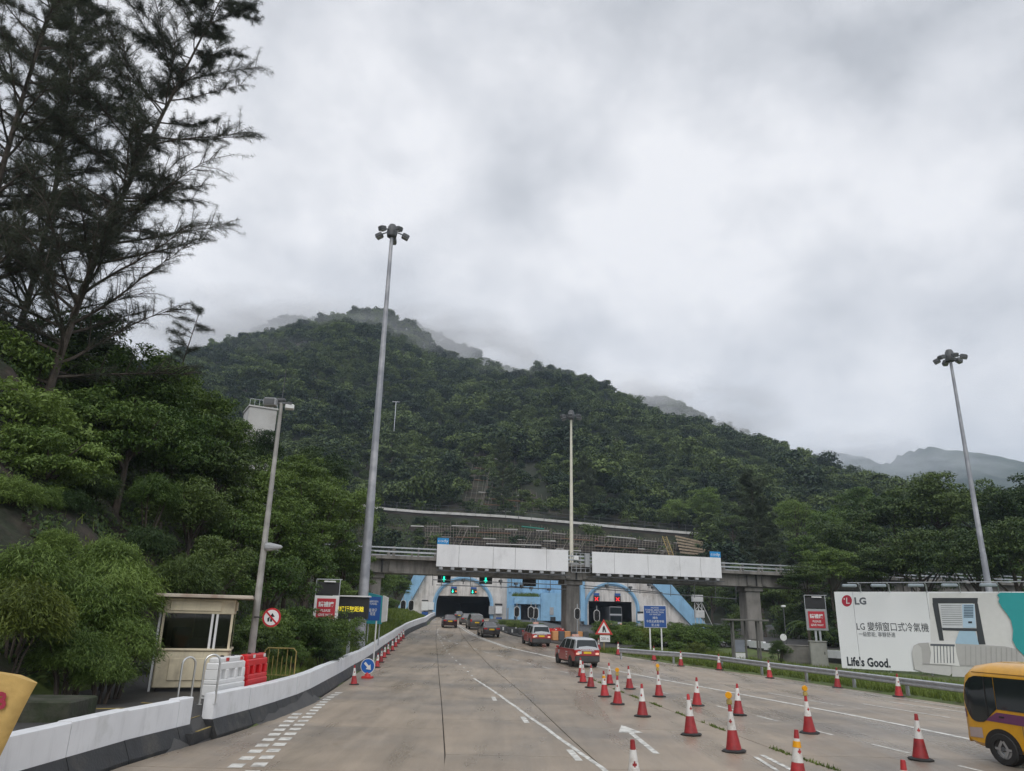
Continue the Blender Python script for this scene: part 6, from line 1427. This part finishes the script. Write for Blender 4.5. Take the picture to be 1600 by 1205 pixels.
LEFT = [  # px, py, Y, radius, tone, form, label
 (-20, 600, 33, 3.6, 'm', 0, 'green tree cut by the left edge above the dark bare slope'), (45, 610, 36, 3.6, 'm', 1, 'spreading green tree below the casuarina at far left'), (135, 575, 39, 3.6, 'd', 2, 'dark leafy tree at the foot of the casuarina trunk'), (215, 615, 38, 3.3, 'm', 0, 'green tree right of the casuarina foot'), (285, 640, 42, 3.0, 'm', 1, 'green tree on the upper slope left of the white building'), (335, 690, 46, 2.6, 'm', 2, 'green tree in front of the white building'),
 (15, 680, 29, 3.0, 'l', 0, 'bright green overhanging tree at the left edge over bare soil'), (70, 730, 27.5, 2.2, 'l', 1, 'bright drooping bough clump over the bare soil'), (120, 670, 33, 2.8, 'm', 1, 'mid-green tree above the bare soil, second from the left edge'), (200, 690, 34, 2.8, 'm', 2, 'mid-green tree above the middle of the dark hollow'), (270, 700, 37, 2.7, 'm', 0, 'mid-green tree above the right end of the dark hollow'),
 (330, 745, 38, 2.7, 'd', 1, 'dark green tree left of the lamp post at mid slope'), (385, 770, 43, 2.6, 'm', 2, 'green tree directly behind the lamp post at mid slope'), (300, 800, 34, 2.0, 'd', 0, 'dark shrub tree at the right rim of the soil hollow'), (365, 845, 36, 2.2, 'm', 1, 'green bushy tree low behind the lamp post'), (330, 895, 30, 1.6, 'd', 2, 'dark bush behind the booth roof'),
 (430, 830, 42, 2.6, 'l', 0, 'light green tree right of the lamp post'), (465, 750, 52, 2.7, 'm', 1, 'green tree right of the lamp post top'), (412, 712, 62, 2.5, 'd', 2, 'dark tree below the white building'), (485, 790, 50, 2.7, 'm', 0, 'green tree midway between lamp post and tall mast'), (500, 850, 50, 2.6, 'l', 1, 'light green tree above the red courtesy sign'), (535, 800, 58, 2.8, 'm', 2, 'green tree left of the tall mast at bridge level'), (475, 890, 42, 2.0, 'm', 0, 'green bushy tree left of the red courtesy sign'), (540, 880, 56, 2.2, 'm', 1, 'green tree directly left of the tall mast foot'), (420, 910, 36, 2.0, 'm', 2, 'bushy tree behind the round no-turn sign'), (500, 740, 66, 3.0, 'd', 0, 'dark tree behind the left end of the retaining wall'), (555, 905, 64, 2.2, 'd', 2, 'dark tree under the left end of the bridge'), (520, 930, 47, 1.4, 'm', 0, 'small green tree behind the electronic sign')]
for px, py, Y, r, k, i, lb in LEFT: tree('slope_tree', lb, px, py, Y, r, k, i, group='trees on the left slope')
FB = {}
def feather(i, m):                               # bushes of long drooping narrow leaves
    if (i, m) not in FB:
        rs = np.random.default_rng(300 + i); out = []
        for k in range(130):
            d = rs.normal(size=3); d /= np.linalg.norm(d); d[2] = abs(d[2]) * .95 - .25
            c = d * rs.uniform(.4, .93); n = 120; ax = unit(np.array([[d[0], d[1], .2]]) + rs.normal(size=(n, 3)) * .5)
            p = c + rs.normal(size=(n, 3)) * .10; nr = unit(np.array([0, 0, 1.0]) + rs.normal(size=(n, 3)) * .5); L = rs.uniform(.07, .16, size=n)
            out.append(leaf_quads(p, nr, L, L * .15, rs, .55, ax))
        FB[(i, m)] = np_mesh('crown', np.concatenate(out), 4, m)
    return FB[(i, m)]
def bush(name, label, px, py, Y, r, m, i, group=None, st=1.0, x=None, gz=None):
    c = AT(px, py, Y); gz = ground_z(c.x, Y); t = thing(name, label, 'bush', (c.x, Y, gz - .1), 0, group); mb = MB(); q = random.Random(int(px + py + Y)); H = max(.3, c.z - gz)
    for k in range(7):
        a = q.uniform(0, 6.28); mb.tube([(0.1 * math.cos(a), .1 * math.sin(a), 0), (math.cos(a) * r * .25, math.sin(a) * r * .25, H * .6), (math.cos(a) * r * .6, math.sin(a) * r * .6, H + r * .3)], [.035, .025, .008], M_BARK, 5, False)
    mb.build('stems', t); o = link('foliage', feather(i, m) if i < 10 else broad('l' if m == L_LIGHT else ('y' if m == L_YEL else ('m' if m == L_MID else 'd')), i - 10), t); o.location = (0, 0, H); o.scale = (r, r, r * st); o.rotation_euler = (0, 0, q.uniform(0, 6.28))
for px, py, Y, r, m, i, lb in ((25, 960, 17.6, 1.25, L_YEL, 0, 'yellow-green feathery bush at the left edge above the bagged sign'), (45, 890, 19.5, 1.1, L_MID, 1, 'feathery green bush on the soil at far left'), (135, 960, 20.5, 1.5, L_MID, 2, 'large feathery bush left of the booth, middle of the clump'), (180, 925, 21.6, 1.35, L_LIGHT, 0, 'tall feathery bush brushing the booth roof'), (192, 1005, 20.4, 1.0, L_MID, 1, 'low feathery bush hugging the booth wall'), (110, 1020, 18.8, .95, L_MID, 2, 'low feathery bush behind the short barrier'), (165, 1045, 19.2, .8, L_MID, 0, 'smallest feathery bush over the platform lines'), (170, 880, 23, 1.2, L_LIGHT, 1, 'light feathery bush on the soil above the clump'), (80, 880, 24, .8, L_LIGHT, 2, 'small light fern on the dark soil'), (55, 830, 25.5, .7, L_LIGHT, 1, 'small bright sprig on the bare soil'), (290, 905, 27, 1.3, L_DARK, 0, 'dark feathery bush behind the booth'), (15, 790, 24, 1.0, L_LIGHT, 2, 'bright drooping sprays at the left edge on the bare soil'), (110, 800, 27, .8, L_DARK, 1, 'small dark fern in the middle of the bare soil'), (230, 850, 27, 1.0, L_DARK, 2, 'dark trailing bush at the right of the bare soil'), (150, 760, 30, 1.1, L_DARK, 1, 'dark bush hanging over the top of the bare soil'), (240, 770, 31, 1.2, L_MID, 0, 'green bush hanging over the dark hollow')):
    bush('feathery_bush', lb, px, py, Y, r, m, i, 'feathery bushes round the booth')
for px, py, Y, r, m, i, lb in ((420, 985, 31, 1.25, L_MID, 10, 'rounded bush on the bank right of the lamp post'), (470, 985, 34, 1.6, L_MID, 11, 'rounded bush in front of the red courtesy sign'), (520, 990, 38, 1.45, L_MID, 12, 'rounded bush in front of the electronic sign'), (505, 1015, 35, 1.0, L_DARK, 10, 'low dark bush above the white barrier'), (380, 1000, 29, 1.2, L_DARK, 11, 'dark bush behind the red water barrier'), (455, 1020, 31, .7, L_LIGHT, 12, 'small light bush beside the yellow crowd barrier')):
    bush('bank_bush', lb, px, py, Y, r, m, i, 'bushes on the grass bank')
RIGHTT = [(1325, 850, 96, 5.0, 'd', 0, 'dark tree left of the billboard'), (1395, 815, 102, 6.0, 'd', 1, 'broad dark tree above the billboard logo'), (1465, 800, 98, 6.0, 'd', 2, 'tall dark tree above the middle of the billboard'), (1530, 800, 92, 5.6, 'd', 1, 'dark spreading tree crossed by the right mast'), (1595, 800, 86, 5.4, 'd', 0, 'dark tree at the right edge'), (1440, 880, 78, 4.0, 'd', 2, 'dark low tree just above the billboard lamps'), (1515, 880, 74, 4.2, 'd', 0, 'dark low tree left of the right mast foot'), (1590, 875, 70, 4.4, 'd', 2, 'dark low tree behind the teal end of the billboard'), (1370, 890, 82, 4.2, 'd', 1, 'dark low tree above the billboard left end'), (1305, 905, 88, 3.8, 'd', 2, 'dark tree behind the red give-way sign'),
 (1300, 830, 128, 5.2, 'l', 0, 'light green tree right of the dark casuarina'), (1350, 795, 140, 6.0, 'm', 1, 'green tree on the skyline between casuarina and dark trees'), (1262, 868, 120, 4.6, 'l', 1, 'light green tree above the right end of the bridge'), (1330, 845, 112, 4.6, 'm', 2, 'mid-green tree above the left end of the billboard'), (1240, 810, 150, 5.0, 'm', 0, 'green tree just right of the casuarina top'), (1100, 790, 205, 5.5, 'l', 2, 'light green tree above the end of the retaining wall'), (1060, 800, 208, 5.0, 'l', 0, 'light green tree at the right end of the hillside works'), (1140, 820, 180, 4.6, 'd', 1, 'dark tree left of the casuarina'),
 (1110, 925, 136, 3.6, 'd', 0, 'dark tree under the bridge right of the blue wing'), (1145, 935, 126, 4.0, 'd', 1, 'dark tree under the bridge left of the right pillar'), (1085, 905, 168, 4.0, 'd', 2, 'dark tree rising behind the blue wing'), (1165, 975, 112, 3.2, 'd', 0, 'low dark tree behind the shelter'), (1218, 935, 100, 3.8, 'd', 1, 'dark tree right of the right pillar'), (1240, 985, 92, 3.4, 'd', 2, 'low dark tree behind the camera post'), (1285, 965, 84, 3.2, 'd', 0, 'dark tree between camera post and give-way sign'), (1190, 905, 118, 3.6, 'd', 1, 'dark tree crown rising just behind the right pillar head'), (1300, 1000, 76, 2.6, 'd', 1, 'low dark tree at the left edge of the billboard'),
 (1262, 905, 79.5, 2.6, 'd', 1, 'dark tree in front of the right end of the bridge'), (1300, 885, 81, 2.8, 'm', 2, 'green tree hanging over the bridge railing at its right end'), (590, 905, 100, 2.8, 'm', 0, 'green tree behind the left bridge pillar'), (622, 915, 132, 2.8, 'm', 1, 'green tree right of the left bridge pillar'), (570, 945, 86, 2.4, 'd', 2, 'dark tree behind the teal board'), (605, 950, 116, 2.2, 'm', 2, 'small green tree beside the left blue wing'), (645, 880, 166, 3.0, 'm', 0, 'green tree above the left blue wing')]
for px, py, Y, r, k, i, lb in RIGHTT: tree('roadside_tree', lb, px, py, Y, r, k, i, group='trees on the right and behind the bridge')
for n_, (px, py, Y, r, m, i) in enumerate(((935, 998, 74, 1.0, L_MID, 10), (960, 996, 72, 1.35, L_LIGHT, 11), (986, 998, 71, 1.55, L_LIGHT, 12), (1012, 997, 72, 1.65, L_YEL, 10), (1040, 998, 71, 1.7, L_LIGHT, 11), (1068, 999, 69, 1.7, L_LIGHT, 12), (1098, 1002, 68, 1.75, L_LIGHT, 10), (1130, 998, 72, 1.8, L_DARK, 11), (1060, 1014, 65, 1.1, L_LIGHT, 11), (1090, 1018, 63.5, 1.0, L_YEL, 12), (1217, 1015, 58, .95, L_DARK, 12), (1002, 1012, 66, .8, L_MID, 10), (912, 1000, 78, .8, L_MID, 12))):
    bush('hedge_shrub', ('shrub behind the nearer taxi roof beside the triangle', 'light shrub right of the roadworks triangle', 'bright shrub left of the large blue notice', 'yellow-green shrub directly behind the blue notice posts', 'bright shrub right of the blue notice', 'light shrub in the middle of the island hedge', 'bright shrub near the right end of the hedge', 'dark shrub at the left side of the shelter', 'low light shrub just above the guard rail', 'low yellowish shrub left of the shelter', 'dark round shrub left of the low grey box', 'low shrub at the foot of the blue notice', 'small shrub between the crash blocks and the triangle')[n_], px, py, Y, r, m, i, 'shrubs of the island hedge', .9)
for n_, px in enumerate((948, 985, 1022, 1058, 1094, 1128)): bush('hedge_shrub', ('first', 'second', 'third', 'fourth', 'fifth', 'sixth')[n_] + ' shrub of the rear hedge row below the second tunnel, counted from the pillar', px, 985 + n_ * .6, 90, 2.0, L_MID if n_ % 2 else L_LIGHT, 10 + n_ % 3, 'rear hedge row', .8)
# --- casuarinas: open feathery crowns
def casuarina(label, base, H, lean, seed, nb, reach, dens=1.0, low=.12, m=L_NEED, spray=.34, wid=.014, up=.75, name='casuarina_tree'):
    t = thing(name, label, 'tree', base); q = random.Random(seed); rs = np.random.default_rng(seed); mb = MB(); tw = []
    lean = Vector(lean)
    def trunk(f): return Vector((lean.x * f ** 1.4 + .25 * math.sin(f * 5 + seed), lean.y * f + .2 * math.sin(f * 4), H * f))
    r0 = .0066 * H
    mb.tube([trunk(k / 14) for k in range(15)], [r0 * (1 - k / 14) ** .9 + .015 for k in range(15)], M_BARK, 8)
    for b in range(nb):
        f = low + (1 - low) * (b + q.random()) / nb; p = trunk(f); a = q.uniform(0, 6.28); Lb_ = reach * (1 - f * .62) * q.uniform(.65, 1.15)
        d = Vector((math.cos(a), math.sin(a), up * q.uniform(.4, 1.3))).normalized(); path = [p.copy()]; rr = r0 * (1 - f) * .45 + .02
        for k in range(8):
            d = (d + Vector((q.uniform(-.16, .16), q.uniform(-.16, .16), .03 - k * .012))).normalized(); path.append(path[-1] + d * Lb_ / 8)
        mb.tube(path, [rr * (1 - k / 8.6) for k in range(9)], M_BARK, 5, False)
        for k in range(2, 9):
            for s_ in range(int(4 * dens) + 1):
                a2 = q.uniform(0, 6.28); dd = (d + Vector((math.cos(a2), math.sin(a2), q.uniform(-.2, .7))) * .9).normalized(); ln = Lb_ * q.uniform(.12, .30)
                s0 = path[k].lerp(path[k - 1], q.random()); e = s0 + dd * ln; mid_ = s0.lerp(e, .5) + Vector((0, 0, ln * .06))
                mb.tube([s0, mid_, e + Vector((0, 0, -ln * .06))], [rr * .22 + .006, rr * .15 + .004, .003], M_BARK, 4, False)
                tw.append((s0, mid_, e + Vector((0, 0, -ln * .06))))
    mb.build('trunk', t); cs, ax = [], []
    for s0, mi_, e in tw:
        n = int(60 * dens); f = rs.uniform(.15, 1.0, n)
        for u in f:
            p = s0.lerp(mi_, u * 2) if u < .5 else mi_.lerp(e, u * 2 - 1); cs.append(p); d = (e - s0).normalized(); ax.append(d)
    cs = np.array(cs) + rs.normal(size=(len(cs), 3)) * .06; ax = unit(np.array(ax) + rs.normal(size=(len(cs), 3)) * .55); nr = unit(rs.normal(size=(len(cs), 3)))
    L = rs.uniform(.6, 1.25, size=len(cs)) * spray
    link('crown', np_mesh('crown', leaf_quads(cs, nr, L, wid, rs, .35, ax), 4, m), t); return t
b = AT(85, 560, 33); casuarina('big feathery casuarina reaching over the top edge at upper left', (b.x, 33, ground_z(b.x, 33) - .3), 27, (4.6, 1, 0), 3, 96, 8.4, 1.15, .03, up=.5)
b = AT(-90, 560, 32); casuarina('second casuarina cut by the left edge', (b.x, 32, ground_z(b.x, 32) - .3), 25, (1.5, 0, 0), 8, 76, 7.4, 1.0, .03)
b = AT(20, 560, 40); casuarina('denser casuarina standing behind the big one at upper left', (b.x, 40, ground_z(b.x, 40) - .3), 26, (-1.0, 0, 0), 12, 80, 6.8, 1.1, .03)
b = AT(272, 590, 42); casuarina('slim young casuarina right of the big one', (b.x, 42, ground_z(b.x, 42) - .3), 12, (.8, 0, 0), 21, 34, 2.4, .3, .1, spray=.5, up=.3)
b = AT(1185, 880, 122); casuarina('tall dark casuarina beyond the right end of the bridge', (b.x, 122, rz(122)), 24, (0, 0, 0), 31, 70, 6.6, .4, .14, L_CASU, 1.0, .11, .5)
b = AT(785, 800, 205); casuarina('dark conifer above the retaining wall left of the central mast', (b.x, 205, hill(b.x, 205)), 20, (0, 0, 0), 33, 50, 5.0, .4, .15, L_CASU, 1.0, .16, .5)
b = AT(915, 800, 208); casuarina('dark conifer above the retaining wall right of the central mast', (b.x, 208, hill(b.x, 208)), 17, (0, 0, 0), 35, 46, 5.0, .4, .12, L_CASU, 1.0, .16, .5)
# --- palm under the dark trees by the give-way sign
c = AT(1262, 975, 66); pt_ = thing('palm', 'small palm with arching fronds behind the low grey box', 'palm', (c.x, 66, ground_z(c.x, 66))); zc_ = c.z - ground_z(c.x, 66)
mb = MB(); mb.tube([(0, 0, 0), (.05, 0, zc_ * .5), (0, 0, zc_)], [.16, .13, .12], M_BARK, 8); mb.build('trunk', pt_)
for k in range(16):
    a = k * 2.4; el = .9 - .05 * k; vs = []; path = [Vector((math.cos(a) * u * 1.9, math.sin(a) * u * 1.9, zc_ + math.sin(el) * u * 1.6 - u * u * 1.5)) for u in np.linspace(0, 1, 12)]
    V = []; sd = Vector((-math.sin(a), math.cos(a), 0))
    for u, p in enumerate(path[1:]):
        for s_ in (-1, 1):
            ln = .55 * math.sin(math.pi * (u + 1.5) / 13); V += [p + Vector((0, 0, .02)), p + sd * s_ * ln * .5 + (path[min(u + 2, 11)] - p) * .5 + Vector((0, 0, .05)), p + sd * s_ * ln + (path[min(u + 2, 11)] - p) * 1.4 - Vector((0, 0, .16)), p + sd * s_ * ln * .45 + (path[min(u + 2, 11)] - p) * .15]
    link('frond', np_mesh('frond', [tuple(v) for v in V], 4, L_DARK), pt_)
# --- grass
rs = np.random.default_rng(77)
def grass(name, label, n, sample, h0, h1, parent=None):
    V = []
    for _ in range(n):
        x, y = sample(); z = ground_z(x, y); h = rs.uniform(h0, h1); a = rs.uniform(0, 6.28); w = .012 + .00045 * y
        dx, dy = math.cos(a) * w, math.sin(a) * w; lx, ly = rs.normal(0, h * .35, 2)
        V += [(x - dx, y - dy, z - .03), (x + dx, y + dy, z - .03), (x + lx, y + ly, z + h)]
    o = link(name, np_mesh(name, V, 3, M_GRASS)); tag(o, label, None, None, 'stuff')
def s1():
    y = rs.uniform(24, 115); d = abs(rs.normal(0, 3.2)) + .62; return XL(y) - d, y
grass('bank_grass', 'rough grass on the bank behind the white barrier', 26000, s1, .10, .42)
def s2():
    y = rs.uniform(26, 66); e = rs.uniform(.15, 1) ** 1.5 * 11 + .1; return K4(y) + e, y
grass('verge_grass', 'rough grass on the verge along the guard rail', 34000, s2, .10, .38)

# --- weeds on the terraces of the slope works
rs = np.random.default_rng(55); cs = []
for _ in range(30000):
    y = rs.uniform(168, 196); x = rs.uniform(-50, 58)
    if mnoise.fractal(Vector((x * .12, y * .5, 2)), 1.0, 2.0, 3) < -.05: continue
    cs.append((x, y, hill(x, y) + rs.uniform(.05, .9) ** 1.5))
cs = np.array(cs); L_ = rs.uniform(.3, .75, len(cs)); nr = unit(np.array([0, -.3, .8]) + rs.normal(size=(len(cs), 3)) * .6)
o = link('terrace_weeds', np_mesh('terrace_weeds', leaf_quads(cs, nr, L_, L_ * .45, rs, .3), 4, L_DARK)); tag(o, 'weeds growing over the stepped slope works', None, None, 'stuff')
# --- creepers and low weeds over the cut slope
V, Nn = [], []
rs = np.random.default_rng(91); cs = []
for _ in range(90000):
    y = rs.uniform(12, 75); d = rs.uniform(4.6, 22); x = XL(y) - d
    if mnoise.fractal(Vector((x * .35, y * .35, 7)), 1.0, 2.0, 3) < (.0 if d < 13 and y < 34 else -.3): continue
    cs.append((x, y, ground_z(x, y) + rs.uniform(.02, .3)))
cs = np.array(cs); nr = unit(np.array([.5, -.3, .8]) + rs.normal(size=(len(cs), 3)) * .5); L_ = rs.uniform(.10, .32, len(cs))
o = link('slope_undergrowth', np_mesh('slope_undergrowth', leaf_quads(cs, nr, L_, L_ * .4, rs, .4), 4, L_DARK)); tag(o, 'low weeds and creepers over the dark cut slope', None, None, 'stuff')

# ------------------------------------------------------------------ air
hz = MB(); hz.box((200, 1300, 290), (6400, 4800, 620), M_GREY); hb = hz.build('haze'); tag(hb, 'thin even rain haze', None, None, 'stuff')
hm = bpy.data.materials.new('haze'); hm.use_nodes = True; hm.node_tree.nodes.clear()
ho = hm.node_tree.nodes.new('ShaderNodeOutputMaterial'); hv = hm.node_tree.nodes.new('ShaderNodeVolumePrincipled')
hv.inputs['Color'].default_value = (.68, .82, 1, 1); hv.inputs['Density'].default_value = .00021; hv.inputs['Anisotropy'].default_value = 0.0
hm.node_tree.links.new(hv.outputs[0], ho.inputs['Volume']); hb.data.materials.clear(); hb.data.materials.append(hm)
def mist(c, size, dens, seed):
    mb = MB(); mb.lathe([(.05, -1)] + [(math.cos(a), math.sin(a)) for a in np.linspace(-1.45, 1.45, 12)] + [(.05, 1)], M_GREY, 20); o = mb.build('ridge_mist', None, True)
    o.location = c; o.scale = size; tag(o, 'thin wisp of cloud drifting over the wooded ridge', None, 'ridge mist', 'stuff')
    m = bpy.data.materials.new('mist'); m.use_nodes = True; N, L = m.node_tree.nodes, m.node_tree.links; N.clear()
    out = N.new('ShaderNodeOutputMaterial'); v = N.new('ShaderNodeVolumePrincipled'); v.inputs['Color'].default_value = (.96, .97, 1, 1)
    tc = N.new('ShaderNodeTexCoord'); ln = N.new('ShaderNodeVectorMath'); ln.operation = 'LENGTH'; L.new(tc.outputs['Object'], ln.inputs[0])
    mr = N.new('ShaderNodeMapRange'); mr.inputs['From Min'].default_value = 1.0; mr.inputs['From Max'].default_value = .15; L.new(ln.outputs['Value'], mr.inputs['Value'])
    nz = N.new('ShaderNodeTexNoise'); nz.noise_dimensions = '4D'; nz.inputs['W'].default_value = seed; nz.inputs['Scale'].default_value = 2.6; nz.inputs['Detail'].default_value = 4; L.new(tc.outputs['Object'], nz.inputs['Vector'])
    r2 = N.new('ShaderNodeMapRange'); r2.inputs['From Min'].default_value = .42; r2.inputs['From Max'].default_value = .68; L.new(nz.outputs['Fac'], r2.inputs['Value'])
    mu = N.new('ShaderNodeMath'); mu.operation = 'MULTIPLY'; L.new(mr.outputs[0], mu.inputs[0]); L.new(r2.outputs[0], mu.inputs[1])
    m2 = N.new('ShaderNodeMath'); m2.operation = 'MULTIPLY'; L.new(mu.outputs[0], m2.inputs[0]); m2.inputs[1].default_value = dens
    L.new(m2.outputs[0], v.inputs['Density']); L.new(v.outputs[0], out.inputs['Volume']); o.data.materials.clear(); o.data.materials.append(m)
for k, (px, py, Y, sx, sy, sz, dn) in enumerate(((430, 522, 640, 150, 70, 48, .050), (330, 560, 540, 100, 60, 40, .045), (730, 562, 660, 130, 60, 50, .050), (660, 520, 640, 90, 50, 34, .045), (1050, 650, 640, 120, 60, 46, .050), (560, 540, 500, 90, 50, 34, .020), (1330, 715, 1650, 230, 120, 80, .016), (1480, 725, 1600, 200, 100, 50, .010), (440, 585, 430, 60, 35, 26, .014), (860, 600, 470, 70, 40, 24, .010))):
    mist(AT(px, py, Y), (sx, sy, sz), dn, k * 3.7)
